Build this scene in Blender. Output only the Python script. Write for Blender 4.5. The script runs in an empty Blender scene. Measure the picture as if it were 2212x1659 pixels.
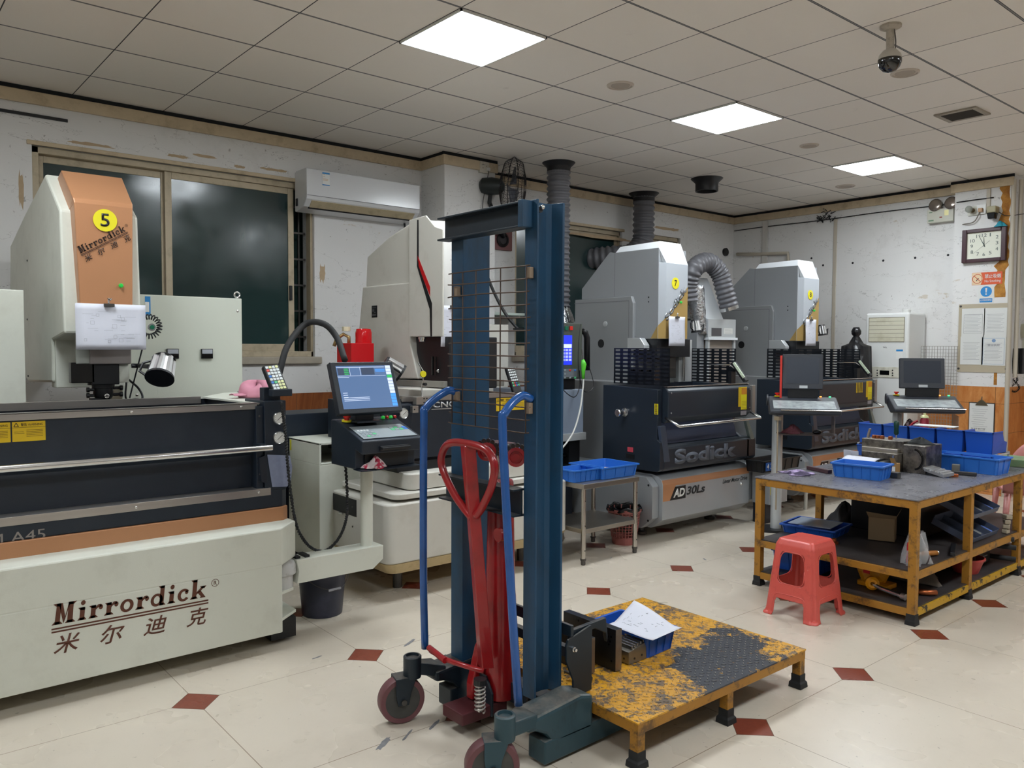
import bpy, bmesh, math, random
from mathutils import Vector, Matrix
random.seed(7)
C = bpy.context.scene.collection
sc = bpy.context.scene
PI = math.pi

# ---------------------------------------------------------------- camera
F_PX, YAW, PITCH, ROLL = 1736.0, -0.874417564, -0.0460790762, 0.00470244617
EYE = Vector((0, 0, 1.48))
CZ = 3.2126
cy, sy, cp, sp = math.cos(YAW), math.sin(YAW), math.cos(PITCH), math.sin(PITCH)
_f = Vector((sy*cp, cy*cp, sp)); _r = Vector((cy, -sy, 0)); _u = _r.cross(_f)
RIGHT = _r*math.cos(ROLL) + _u*math.sin(ROLL)
UP = _u*math.cos(ROLL) - _r*math.sin(ROLL)
cam = bpy.data.cameras.new('camera'); cam_o = bpy.data.objects.new('camera', cam); C.objects.link(cam_o)
cam.sensor_width = 36; cam.sensor_fit = 'HORIZONTAL'; cam.lens = F_PX/2212*36; cam.clip_start = 0.05
cam_o.matrix_world = Matrix.Translation(EYE) @ Matrix((RIGHT, UP, -_f)).transposed().to_4x4()
sc.camera = cam_o

# ---------------------------------------------------------------- world, exposure
w = bpy.data.worlds.new('world'); sc.world = w; w.use_nodes = True
w.node_tree.nodes['Background'].inputs[0].default_value = (0.02, 0.03, 0.04, 1)
w.node_tree.nodes['Background'].inputs[1].default_value = 0.3
sc.view_settings.view_transform = 'Standard'
sc.view_settings.look = 'None'
sc.view_settings.gamma = 1
sc.view_settings.exposure = 1.25
LAMP = 15.0

# ---------------------------------------------------------------- measuring helpers (photo survey -> room coordinates)
def ray(u, v): return RIGHT*((u-1106)/F_PX) + UP*((829.5-v)/F_PX) + _f
def PZ(u, v, z=0.0): d = ray(u, v); return EYE + d*((z-EYE.z)/d.z)
def PX(u, v, x): d = ray(u, v); return EYE + d*(x/d.x)
def PY(u, v, y): d = ray(u, v); return EYE + d*(y/d.y)

# ---------------------------------------------------------------- mesh helpers
class MB:
    def __init__(s): s.bm = bmesh.new()
    def _new(s, vs, faces):
        b = [s.bm.verts.new(v) for v in vs]
        for f in faces:
            try: s.bm.faces.new([b[i] for i in f])
            except ValueError: pass
        return s
    def box(s, a, b):
        x0, x1 = sorted((a[0], b[0])); y0, y1 = sorted((a[1], b[1])); z0, z1 = sorted((a[2], b[2]))
        return s._new([(x0,y0,z0),(x1,y0,z0),(x1,y1,z0),(x0,y1,z0),(x0,y0,z1),(x1,y0,z1),(x1,y1,z1),(x0,y1,z1)],
                      [(0,3,2,1),(4,5,6,7),(0,1,5,4),(1,2,6,5),(2,3,7,6),(3,0,4,7)])
    def obox(s, c, sz, rot=(0,0,0)):
        from mathutils import Euler
        m = Matrix.Translation(Vector(c)) @ Euler(rot).to_matrix().to_4x4()
        h = Vector(sz)/2
        vs = [m @ Vector((h.x*i, h.y*j, h.z*k)) for k in (-1,1) for (i,j) in ((-1,-1),(1,-1),(1,1),(-1,1))]
        return s._new(vs, [(0,3,2,1),(4,5,6,7),(0,1,5,4),(1,2,6,5),(2,3,7,6),(3,0,4,7)])
    def ext(s, pts, vec):
        pts = [Vector(p) for p in pts]; vec = Vector(vec); n = len(pts)
        return s._new(pts+[p+vec for p in pts], [tuple(range(n))[::-1], tuple(range(n, 2*n))]+[(i,(i+1)%n,(i+1)%n+n,i+n) for i in range(n)])
    def prism(s, p2, ax, lo, hi):
        if ax == 'x': f = lambda p: (lo, p[0], p[1]); v = (hi-lo,0,0)
        elif ax == 'y': f = lambda p: (p[0], lo, p[1]); v = (0,hi-lo,0)
        else: f = lambda p: (p[0], p[1], lo); v = (0,0,hi-lo)
        return s.ext([f(p) for p in p2], v)
    def loft(s, rings, cap=True, closed=True):
        base = []; n = len(rings[0])
        for r in rings: base.append([s.bm.verts.new(p) for p in r])
        for a, b in zip(base, base[1:]):
            for i in range(n if closed else n-1):
                j = (i+1) % n
                try: s.bm.faces.new((a[i], a[j], b[j], b[i]))
                except ValueError: pass
        if cap and closed:
            for q in (base[0][::-1], base[-1]):
                try: s.bm.faces.new(q)
                except ValueError: pass
        return s
    def frame(s, d):
        d = Vector(d).normalized(); a = Vector((0,0,1)) if abs(d.z) < .9 else Vector((1,0,0))
        x = d.cross(a).normalized(); return x, d.cross(x).normalized()
    def cyl(s, p0, p1, r0, r1=None, n=20):
        p0, p1 = Vector(p0), Vector(p1); r1 = r0 if r1 is None else r1
        x, y = s.frame(p1-p0)
        R = lambda p, r: [p + x*r*math.cos(2*PI*i/n) + y*r*math.sin(2*PI*i/n) for i in range(n)]
        return s.loft([R(p0, r0), R(p1, r1)])
    def lathe(s, prof, o, ax=(0,0,1), n=24):   # prof: (radius, height)
        o, ax = Vector(o), Vector(ax).normalized(); x, y = s.frame(ax)
        return s.loft([[o + ax*h + x*r*math.cos(2*PI*i/n) + y*r*math.sin(2*PI*i/n) for i in range(n)] for r, h in prof], cap=prof[0] != prof[-1])
    def tube(s, pts, r, n=10, rr=None):
        pts = [Vector(p) for p in pts]; rings = []; x0 = None
        for i, p in enumerate(pts):
            d = (pts[min(i+1, len(pts)-1)] - pts[max(i-1, 0)])
            if d.length < 1e-9: d = Vector((0,0,1))
            d.normalize()
            if x0 is None: x, y = s.frame(d)
            else:
                x = (x0 - d*x0.dot(d))
                if x.length < 1e-6: x, y = s.frame(d)
                x.normalize(); y = d.cross(x)
            x0 = x; q = r if rr is None else rr[i]
            rings.append([p + x*q*math.cos(2*PI*k/n) + y*q*math.sin(2*PI*k/n) for k in range(n)])
        return s.loft(rings)
    def sphere(s, c, r, n=16, m=10, sx=1, sy=1, sz=1):
        c = Vector(c)
        return s.loft([[c + Vector((sx*r*math.sin(t)*math.cos(2*PI*i/n), sy*r*math.sin(t)*math.sin(2*PI*i/n), sz*r*math.cos(t))) for i in range(n)]
                       for t in [PI*(.03+.94*k/m) for k in range(m+1)]])
    def grid(s, fn, nu, nv, th=0.0):
        rows = [[s.bm.verts.new(fn(i/nu, j/nv)) for i in range(nu+1)] for j in range(nv+1)]
        for j in range(nv):
            for i in range(nu): s.bm.faces.new((rows[j][i], rows[j][i+1], rows[j+1][i+1], rows[j+1][i]))
        return s
    def build(s, name, m, parent=None, bevel=0.0, smooth=False, solid=0.0, seg=2, sub=0, recalc=True):
        if recalc: bmesh.ops.recalc_face_normals(s.bm, faces=s.bm.faces)
        me = bpy.data.meshes.new(name); s.bm.to_mesh(me); s.bm.free()
        o = bpy.data.objects.new(name, me); C.objects.link(o)
        me.materials.append(m)
        if smooth:
            for p in me.polygons: p.use_smooth = True
            if smooth != 'all': me.set_sharp_from_angle(angle=math.radians(40))
        if parent is not None:
            o.parent = parent; me.transform(chain(parent).inverted())
        if solid: k = o.modifiers.new('solid', 'SOLIDIFY'); k.thickness = solid; k.offset = 0
        if sub: k = o.modifiers.new('sub', 'SUBSURF'); k.levels = k.render_levels = sub
        if bevel:
            k = o.modifiers.new('bevel', 'BEVEL'); k.width = bevel; k.segments = seg; k.limit_method = 'ANGLE'; k.angle_limit = math.radians(35)
            k.harden_normals = False
        return o
def chain(o):
    m = Matrix.LocRotScale(o.location, o.rotation_euler, o.scale)
    return chain(o.parent) @ m if o.parent else m
def tag(o, label, cat, group=None, kind=None):
    o['label'] = label; o['category'] = cat
    if group: o['group'] = group
    if kind: o['kind'] = kind
    return o
def thing(name, label, cat, loc=(0,0,0), rz=0.0, group=None):
    o = bpy.data.objects.new(name, None); C.objects.link(o); o.empty_display_size = .1
    o.location = loc; o.rotation_euler = (0,0,rz)
    return tag(o, label, cat, group)
def struct(name, mb, m, parent=None, **k):
    o = mb.build(name, m, parent, **k)
    if parent is None: o['kind'] = 'structure'
    return o
def kids(o): return [c for c in bpy.data.objects if c.parent == o]
def dup(root, loc, rz=None, label=None, group=None, scale=None):
    def cp(o, par):
        c = o.copy(); C.objects.link(c)
        if par: c.parent = par
        for ch in kids(o): cp(ch, c)
        return c
    r = cp(root, None); r.location = loc
    if rz is not None: r.rotation_euler = (0,0,rz)
    if scale: r.scale = scale
    if label: r['label'] = label
    if group: r['group'] = group
    return r
# lettering: flat mesh text fitted in a width x height box, on the plane (o, right, up), lifted by a hair
def text(name, body, m, parent, o, right, up, wid, hei=None, shear=0.0, bold=0.0, align='L', lift=0.0012, thick=0.0004):
    cu = bpy.data.curves.new('t', 'FONT'); cu.body = body; cu.size = 1; cu.shear = shear; cu.offset = bold; cu.extrude = 0.0; cu.resolution_u = 4
    t = bpy.data.objects.new('t', cu); C.objects.link(t)
    dg = bpy.context.evaluated_depsgraph_get(); me = bpy.data.meshes.new_from_object(t.evaluated_get(dg))
    bpy.data.objects.remove(t); bpy.data.curves.remove(cu)
    xs = [v.co.x for v in me.vertices]; ys = [v.co.y for v in me.vertices]
    x0, x1, y0, y1 = min(xs), max(xs), min(ys), max(ys)
    sx = wid/(x1-x0); syy = hei/(y1-y0) if hei else sx
    right, up = Vector(right).normalized(), Vector(up); nrm = right.cross(up).normalized(); up = up.normalized()
    off = {'L':0, 'C':-wid/2, 'R':-wid}[align]
    for v in me.vertices:
        v.co = Vector(o) + right*((v.co.x-x0)*sx+off) + up*((v.co.y-y0)*syy) + nrm*lift
    me.name = name; ob = bpy.data.objects.new(name, me); C.objects.link(ob); me.materials.clear(); me.materials.append(m)
    if parent is not None: ob.parent = parent; me.transform(chain(parent).inverted())
    if thick: k = ob.modifiers.new('solid', 'SOLIDIFY'); k.thickness = thick; k.offset = 1
    return ob

# ---------------------------------------------------------------- materials
def lin(h):
    if isinstance(h, str):
        c = [int(h[i:i+2], 16)/255 for i in (0,2,4)]
        return tuple(((x+.055)/1.055)**2.4 if x > .04045 else x/12.92 for x in c)+(1,)
    return tuple(h)+(1,)
MATS = {}
def P(name, col, rough=.5, metal=0.0, var=0.0, scale=6.0, dirt=None, damt=.35, dscale=3.0, bump=0.0, bscale=60.0, spec=.5, emit=None, alpha=None, trans=0.0, coat=0.0, stretch=None):
    if name in MATS: return MATS[name]
    m = bpy.data.materials.new(name); m.use_nodes = True; nt = m.node_tree; b = nt.nodes['Principled BSDF']
    N = nt.nodes.new; Lk = nt.links.new
    c = lin(col); b.inputs['Base Color'].default_value = c; b.inputs['Roughness'].default_value = rough; b.inputs['Metallic'].default_value = metal
    b.inputs['Specular IOR Level'].default_value = spec; b.inputs['Transmission Weight'].default_value = trans; b.inputs['Coat Weight'].default_value = coat
    if alpha is not None: b.inputs['Alpha'].default_value = alpha
    if emit: b.inputs['Emission Color'].default_value = lin(emit[0]); b.inputs['Emission Strength'].default_value = emit[1]
    if var or dirt or bump:
        tc = N('ShaderNodeTexCoord'); src = tc.outputs['Object']
        if stretch:
            mp = N('ShaderNodeMapping'); mp.inputs['Scale'].default_value = stretch; Lk(src, mp.inputs[0]); src = mp.outputs[0]
        cur = None
        if var:
            n = N('ShaderNodeTexNoise'); n.inputs['Scale'].default_value = scale; n.inputs['Detail'].default_value = 5; Lk(src, n.inputs['Vector'])
            mx = N('ShaderNodeMix'); mx.data_type = 'RGBA'
            mx.inputs['A'].default_value = tuple(max(0, x*(1-var)) for x in c[:3])+(1,); mx.inputs['B'].default_value = tuple(min(1, x*(1+var)) for x in c[:3])+(1,)
            Lk(n.outputs['Fac'], mx.inputs['Factor']); cur = mx.outputs['Result']
        if dirt:
            n = N('ShaderNodeTexNoise'); n.inputs['Scale'].default_value = dscale; n.inputs['Detail'].default_value = 8; n.inputs['Roughness'].default_value = .65; Lk(src, n.inputs['Vector'])
            rp = N('ShaderNodeValToRGB'); rp.color_ramp.elements[0].position = .5; rp.color_ramp.elements[1].position = .72; Lk(n.outputs['Fac'], rp.inputs[0])
            mu = N('ShaderNodeMath'); mu.operation = 'MULTIPLY'; mu.inputs[1].default_value = damt; Lk(rp.outputs[0], mu.inputs[0])
            mx = N('ShaderNodeMix'); mx.data_type = 'RGBA'; mx.inputs['A'].default_value = c; mx.inputs['B'].default_value = lin(dirt); Lk(mu.outputs[0], mx.inputs['Factor'])
            if cur: Lk(cur, mx.inputs['A'])
            cur = mx.outputs['Result']
        if cur: Lk(cur, b.inputs['Base Color'])
        if bump:
            n = N('ShaderNodeTexNoise'); n.inputs['Scale'].default_value = bscale; n.inputs['Detail'].default_value = 3; Lk(src, n.inputs['Vector'])
            bp = N('ShaderNodeBump'); bp.inputs['Strength'].default_value = bump; bp.inputs['Distance'].default_value = .01; Lk(n.outputs['Fac'], bp.inputs['Height']); Lk(bp.outputs[0], b.inputs['Normal'])
    MATS[name] = m
    return m
class NT:   # tiny node-graph writer
    def __init__(s, name, rough=.5, metal=0.0, spec=.5):
        s.m = bpy.data.materials.new(name); s.m.use_nodes = True; s.t = s.m.node_tree; s.b = s.t.nodes['Principled BSDF']
        s.b.inputs['Roughness'].default_value = rough; s.b.inputs['Metallic'].default_value = metal; s.b.inputs['Specular IOR Level'].default_value = spec
        s.tc = s.t.nodes.new('ShaderNodeTexCoord').outputs['Object']
        sx = s.t.nodes.new('ShaderNodeSeparateXYZ'); s.t.links.new(s.tc, sx.inputs[0]); s.X, s.Y, s.Z = sx.outputs
        MATS[name] = s.m
    def put(s, inp, v):
        if isinstance(v, (int, float)): inp.default_value = v
        elif isinstance(v, (tuple, list)): inp.default_value = tuple(v)
        elif isinstance(v, str): inp.default_value = lin(v)
        else: s.t.links.new(v, inp)
    def math(s, op, a, b=0.0, c=0.0):
        n = s.t.nodes.new('ShaderNodeMath'); n.operation = op; s.put(n.inputs[0], a); s.put(n.inputs[1], b)
        if op in ('MULTIPLY_ADD', 'SMOOTH_MIN', 'WRAP', 'COMPARE'): s.put(n.inputs[2], c)
        return n.outputs[0]
    def mix(s, f, a, b):
        n = s.t.nodes.new('ShaderNodeMix'); n.data_type = 'RGBA'; s.put(n.inputs['Factor'], f); s.put(n.inputs['A'], a); s.put(n.inputs['B'], b); return n.outputs['Result']
    def noise(s, scale, detail=4, rough=.5, stretch=None, dist=0.0, off=(0,0,0)):
        src = s.tc
        if stretch or any(off):
            mp = s.t.nodes.new('ShaderNodeMapping'); s.t.links.new(src, mp.inputs[0]); mp.inputs['Location'].default_value = off
            if stretch: mp.inputs['Scale'].default_value = stretch
            src = mp.outputs[0]
        n = s.t.nodes.new('ShaderNodeTexNoise'); s.t.links.new(src, n.inputs['Vector']); n.inputs['Scale'].default_value = scale
        n.inputs['Detail'].default_value = detail; n.inputs['Roughness'].default_value = rough; n.inputs['Distortion'].default_value = dist; return n.outputs['Fac']
    def ramp(s, v, lo, hi):
        n = s.t.nodes.new('ShaderNodeMapRange'); n.clamp = True; s.put(n.inputs['Value'], v); n.inputs['From Min'].default_value = lo; n.inputs['From Max'].default_value = hi
        return n.outputs[0]
    def bump(s, h, st=.3, d=.01):
        n = s.t.nodes.new('ShaderNodeBump'); n.inputs['Strength'].default_value = st; n.inputs['Distance'].default_value = d; s.put(n.inputs['Height'], h); s.t.links.new(n.outputs[0], s.b.inputs['Normal'])
    def col(s, v): s.put(s.b.inputs['Base Color'], v); return s.m
    def tri(s, v, off, per):  # distance to the nearest line of a periodic grid, metres
        a = s.math('SUBTRACT', v, off); a = s.math('DIVIDE', a, per); a = s.math('ADD', a, .5); a = s.math('FRACT', a); a = s.math('SUBTRACT', a, .5)
        return s.math('MULTIPLY', s.math('ABSOLUTE', a), per)
# ---------------------------------------------------------------- common materials
CREAM = P('cream paint', 'd8dace', .45, var=.05, scale=3, dirt='8f8a76', damt=.18, dscale=5, bump=.04, bscale=220)
CREAM2 = P('warm cream paint', 'd2cfc6', .45, var=.04, scale=3, dirt='98907c', damt=.25, dscale=4)
NAVY = P('navy powder coat', '1b2430', .42, var=.12, scale=2.5, dirt='3a444f', damt=.15, dscale=6, bump=.05, bscale=300)
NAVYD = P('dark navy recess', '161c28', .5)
STEEL = P('brushed steel', 'b9b4b0', .3, .9, var=.1, scale=14, stretch=(1, .2, 6))
STEELR = P('polished steel bar', 'd8d8d8', .22, 1.0)
DSTEEL = P('dark steel', '5c5a58', .4, .8, var=.3, scale=20)
COPPER = P('copper paint', 'bd8760', .38, .2, var=.06, scale=3, bump=.05, bscale=260)
BLACK = P('black plastic', '15161a', .45)
BLACKG = P('gloss black', '0a0a0c', .15)
RUBBER = P('black rubber', '1b1c1e', .7, var=.2, scale=20)
GREYM = P('grey machine paint', '9fa3a7', .42, .15, var=.05, scale=3, bump=.05, bscale=260)
GREYD = P('side grey paint', '8a8a88', .45, .1, var=.06, scale=2, bump=.05, bscale=260)
WHITEM = P('white machine cap', 'e2e6ea', .35)
GOLD = P('gold stripe', 'b99a5c', .4, .3)
WHITE = P('white plastic', 'dcdcd8', .35)
PAPER = P('paper', 'd9dbe6', .8, var=.03, scale=12)
PAPERW = P('white paper', 'e6e6e2', .8)
INK = P('ink', '3a3a40', .7)
INKL = P('pale ink', '8c8c92', .7)
YELLOW = P('yellow sticker', 'e8dc22', .45)
YELW = P('warning yellow', 'd8b414', .5)
REDP = P('red paint', 'c1121a', .35)
BROWN = P('brown lettering', '5a2f1c', .5)
LOGOK = P('dark lettering', '2a1a14', .45)
BLUEP = P('blue plastic', '2b70cc', .42, var=.08, scale=5, bump=.06, bscale=150)
BLUED = P('deep blue plastic', '1c55b4', .42, var=.1, scale=5)
BLUES = P('blue label', '2a86c8', .5)

# ---------------------------------------------------------------- room shell
FX0, FY0 = -1.757, .30
def mk_floor():
    n = NT('floor tiles', .28, spec=.45)
    # slight skew of the tile field against the machines
    u = n.tri(n.X, FX0, .8); v = n.tri(n.Y, FY0-.8*10, .8)
    joint = n.math('LESS_THAN', n.math('MINIMUM', u, v), .0016)
    inset = n.math('LESS_THAN', n.math('ADD', u, v), .098)
    edge = n.math('LESS_THAN', n.math('ABSOLUTE', n.math('SUBTRACT', n.math('ADD', u, v), .098)), .002)
    base = n.mix(n.noise(1.1, 5, .6), 'cabfae', 'd4cabb')
    base = n.mix(n.math('MULTIPLY', n.ramp(n.noise(3.2, 8, .7), .5, .85), .22), base, '8f8372')
    base = n.mix(n.math('MULTIPLY', n.ramp(n.noise(38, 3, .6), .68, .72), .45), base, '6c6155')
    # small scuffs
    base = n.mix(n.math('MULTIPLY', n.ramp(n.noise(14, 5, .7), .62, .8), .35), base, '9a8f80')
    red = n.mix(n.noise(60, 3), '8a4634', '733628')
    c = n.mix(joint, base, '8b7a68'); c = n.mix(inset, c, red); c = n.mix(edge, c, '5b4438')
    n.put(n.b.inputs['Roughness'], n.math('MULTIPLY_ADD', n.noise(2.3, 3), .12, .22))
    n.bump(n.math('SUBTRACT', 1.0, joint), .15, .002)
    return n.col(c)
struct('floor', MB().box((-6.6, -4.1, -.1), (6.1, 10.2, 0)), mk_floor())
def mk_ceiling():
    n = NT('ceiling tiles', .6, spec=.3)
    u = n.tri(n.X, -4.5905, .6); v = n.tri(n.Y, 2.4837-6.0, .6)
    l1 = n.math('LESS_THAN', n.math('ABSOLUTE', n.math('SUBTRACT', u, .005)), .0028)
    l1b = n.math('LESS_THAN', u, .0015)
    l2 = n.math('LESS_THAN', v, .0032)
    base = n.mix(n.noise(.9, 4), 'ece6dd', 'f2ece4')
    # tiles differ slightly from each other
    cx = n.math('FLOOR', n.math('DIVIDE', n.math('SUBTRACT', n.X, -4.5905), .6)); cyy = n.math('FLOOR', n.math('DIVIDE', n.math('SUBTRACT', n.Y, 2.4837), .6))
    wn = n.t.nodes.new('ShaderNodeTexWhiteNoise'); wn.noise_dimensions = '2D'; cb = n.t.nodes.new('ShaderNodeCombineXYZ')
    n.put(cb.inputs[0], cx); n.put(cb.inputs[1], cyy); n.t.links.new(cb.outputs[0], wn.inputs['Vector'])
    base = n.mix(n.math('MULTIPLY', wn.outputs['Value'], .35), base, 'e2dbd1')
    base = n.mix(n.math('MULTIPLY', n.ramp(n.noise(2.5, 7, .7), .66, .76), .25), base, '6f675f')
    c = n.mix(l2, base, '3c3c3e'); c = n.mix(l1, c, '4a4c50'); c = n.mix(l1b, c, '55585c')
    n.bump(n.noise(180, 2), .08, .002)
    return n.col(c)
struct('ceiling', MB().box((-6.6, -4.1, CZ), (6.1, 10.2, CZ+.1)), mk_ceiling())

def mk_wall(name, tile_a, tile_b, axis, zt=1.09):
    n = NT(name, .7, spec=.25)
    H = n.Y if axis == 'x' else n.X
    base = n.mix(n.noise(.8, 5, .6), 'dbd9d7', 'e4e3e1')
    # grime streaks, worn patches, hairline cracks
    base = n.mix(n.math('MULTIPLY', n.ramp(n.noise(1.7, 8, .7, off=(3, 5, 1)), .55, .80), .40), base, 'a29c94')
    base = n.mix(n.math('MULTIPLY', n.ramp(n.noise(3.0, 9, .72, stretch=(1, 1, 3.2), dist=.8, off=(7.3, .2, 4)), .655, .67), .6), base, 'c2b39d')
    base = n.mix(n.math('MULTIPLY', n.ramp(n.noise(22, 4, .6), .68, .72), .55), base, '77706a')
    ck = n.math('ABSOLUTE', n.math('SUBTRACT', n.noise(1.3, 6, .6, stretch=(1, 1, 2.5), dist=.5, off=(1, 9, 2)), .5))
    base = n.mix(n.math('MULTIPLY', n.math('LESS_THAN', ck, .0013), .55), base, '6f6a65')
    # wood-look ceramic dado
    g = n.noise(5, 6, .7, stretch=(1, 1, .35) if axis == 'y' else (1, 1, .35), dist=2.0)
    til = n.mix(n.ramp(g, .35, .7), tile_a, tile_b)
    j = n.math('LESS_THAN', n.math('MINIMUM', n.tri(H, .12, .40), n.tri(n.Z, .03, .30)), .002)
    til = n.mix(j, til, '6a4a34')
    low = n.math('LESS_THAN', n.Z, zt)
    n.put(n.b.inputs['Roughness'], n.math('MULTIPLY_ADD', low, -.4, .72))
    n.bump(n.noise(14, 6, .6), .12, .01)
    return n.col(n.mix(low, base, til))
WL = mk_wall('left wall', '7a4226', 'a8673c', 'x', 1.085)
WF = mk_wall('far wall', 'b9713a', 'd89a5e', 'y', 1.10)
XW, YW = -6.30, 9.05
W1 = (1.03, 3.09, 1.39, 2.83); W2 = (5.3, 6.90, 1.39, 2.80); W3 = (7.36, 7.95, 2.2, 2.82)
wl = MB(); t = XW-.22
ys = [-4.1, W1[0], W1[1], W2[0], W2[1], W3[0], W3[1], YW+.2]
for i in range(0, 8, 2): wl.box((t, ys[i], 0), (XW, ys[i+1], CZ))
for W in (W1, W2, W3): wl.box((t, W[0], 0), (XW, W[1], W[2])); wl.box((t, W[0], W[3]), (XW, W[1], CZ))
struct('wall_left', wl, WL)
wf = MB().prism([(XW, YW), (-3.52, YW), (-3.52, YW-.12), (-2.99, YW-.12), (-2.99, YW+.35), (6.1, YW+.35), (6.1, YW+.6), (XW, YW+.6)], 'z', 0, CZ)
struct('wall_far', wf, WF)
PL = (4.165, 4.74)   # pillar against the left wall
struct('wall_left_pillar', MB().box((XW, PL[0], 0), (-5.93, PL[1], CZ)), WL)
WB_ = P('plain white wall', 'e4e4e2', .7)
struct('wall_back', MB().box((-6.6, -4.1, 0), (6.1, -4.0, CZ)), WB_)
struct('wall_right', MB().box((6.0, -4.1, 0), (6.1, 10.2, CZ)), WB_)

TRIM = P('stained beige moulding', 'c9b79a', .6, var=.15, scale=9, dirt='7d6a4c', damt=.5, dscale=7)
GAPM = P('dark gap', '1c1e22', .9)
def mould(name, a, b, nx, ny):  # ceiling moulding with a dark gap above, from a to b, facing n
    o = MB(); ax, ay = a; bx, by = b
    o.box((ax, ay, CZ-.115), (bx+nx*.025, by+ny*.025, CZ-.03))
    o = struct(name, o, TRIM, bevel=.006)
    g = MB().box((ax, ay, CZ-.03), (bx+nx*.012, by+ny*.012, CZ-.001)); struct('shadow_gap', g, GAPM, o)
    return o
mould('trim_1', (XW, -4), (XW, PL[0]), 1, 0)
mould('trim_2', (XW, PL[0]), (-5.93, PL[0]), 0, -1)
mould('trim_3', (-5.93, PL[0]-.025), (-5.93, PL[1]+.02), 1, 0)
mould('trim_4', (XW, PL[1]), (XW, YW), 1, 0)
mould('trim_5', (XW, YW), (-3.52, YW), 0, -1)
mould('trim_6', (-3.56, YW-.12), (-2.97, YW-.12), 0, -1)
# thin dark wire line under the moulding on the far wall, and a short one on the left wall
tag(MB().tube([(x, YW-.012, CZ-.20+.004*math.sin(x*4)) for x in [XW+.02+i*.1 for i in range(28)]], .006, 6).build('wall_cable', BLACK),
    'thin black cable running along the far wall just below its moulding', 'cable')
tag(MB().tube([(-3.50, YW-.13, CZ-.215), (-3.3, YW-.13, CZ-.212), (-3.15, YW-.13, CZ-.213)], .006, 6).build('wall_cable', BLACK),
    'short black cable on the clock pillar under its beige moulding', 'cable')
tag(MB().box((XW+.001, -.6, 3.015), (XW+.012, PX(145, 224, XW).y, 3.035)).build('cable_slot', BLACK), 'dark horizontal strip on the left wall above the window corner', 'strip')

# windows --------------------------------------------------------
ALU = P('champagne aluminium', 'b9ab92', .5, .2, var=.12, scale=12, dirt='6e6048', damt=.4, dscale=10)
def mk_glass():
    n = NT('dark tinted glass', .07, spec=.8)
    b = n.mix(n.ramp(n.noise(1.0, 3), .3, .7), '1a3436', '2a4a4a')
    b = n.mix(n.math('MULTIPLY', n.ramp(n.noise(9, 8, .7, stretch=(1, 1, .3)), .6, .75), .35), b, '6d7f7a')
    n.put(n.b.inputs['Roughness'], n.math('MULTIPLY_ADD', n.noise(4, 6), .3, .02))
    n.b.inputs['Transmission Weight'].default_value = .35
    return n.col(b)
GLASS = mk_glass()
OUT = P('green tarpaulin outside', '1c3a33', .8, var=.4, scale=1.2, stretch=(1, 8, .5))
struct('backdrop_left', MB().box((-6.62, .6, .9), (-6.60, 8.4, 3.1)), OUT).name = 'trim_7'  # tarpaulin backdrop added outside as a dark green backing for the window glass
def window(n, W, panes, mull, gapx=None):
    y0, y1, z0, z1 = W; x = XW-.03; f = .045
    r = MB()
    r.box((x-.08, y0, z1-f), (x, y1, z1)); r.box((x-.08, y0, z0), (x, y1, z0+f)); r.box((x-.08, y0, z0), (x, y0+f, z1)); r.box((x-.08, y1-f*.5, z0), (x, y1, z1))
    fr = struct('window_%d' % n, r, ALU, bevel=.004)
    for a, b, dx in panes:
        q = MB(); X = x-.02-dx
        q.box((X-.02, a, z0+f), (X, a+.05, z1-f)); q.box((X-.02, b-.05, z0+f), (X, b, z1-f)); q.box((X-.02, a+.05, z1-f-.05), (X, b-.05, z1-f)); q.box((X-.02, a+.05, z0+f), (X, b-.05, z0+f+.06))
        s = q.build('sash', ALU, fr, bevel=.003)
        MB().box((X-.013, a+.05, z0+f+.06), (X-.007, b-.05, z1-f-.05)).build('pane', GLASS, s)
    return fr
m1 = PX(357, 500, XW-.05).y
w1 = window(1, W1, [(W1[0]+.03, m1+.03, .03), (m1, 2.93, 0)], None)
MB().box((XW-.048, 2.885, 1.86), (XW-.03, 2.905, 1.98)).build('latch', BLACK, w1)
for z in [1.5+.16*i for i in range(8)]: pass
g = MB()
for z in [1.55+.22*i for i in range(6)]: g.box((XW-.17, 2.94, z), (XW-.15, 3.08, z+.015))
g.box((XW-.18, 3.02, 1.4), (XW-.165, 3.035, 2.8)); g.build('grille_bar', DSTEEL, w1)
window(2, W2, [(W2[0]+.02, 6.1, .03), (6.06, W2[1]-.03, 0)], None)
w3 = window(3, W3, [(W3[0]+.02, W3[0]+.25, .03)], None)
SILL = P('window reveal plaster', 'a89f90', .8, var=.2, scale=10)
for i, W in enumerate((W1, W2)):
    struct('trim_%d' % (8+i), MB().box((XW-.02, W[0]-.04, W[2]-.06), (XW+.035, W[1]+.05, W[2])), SILL, bevel=.008)
    struct('trim_%d' % (10+i), MB().box((XW-.02, W[0]-.03, W[3]), (XW+.012, W[1]+.03, W[3]+.03)), TRIM, bevel=.004)

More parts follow.
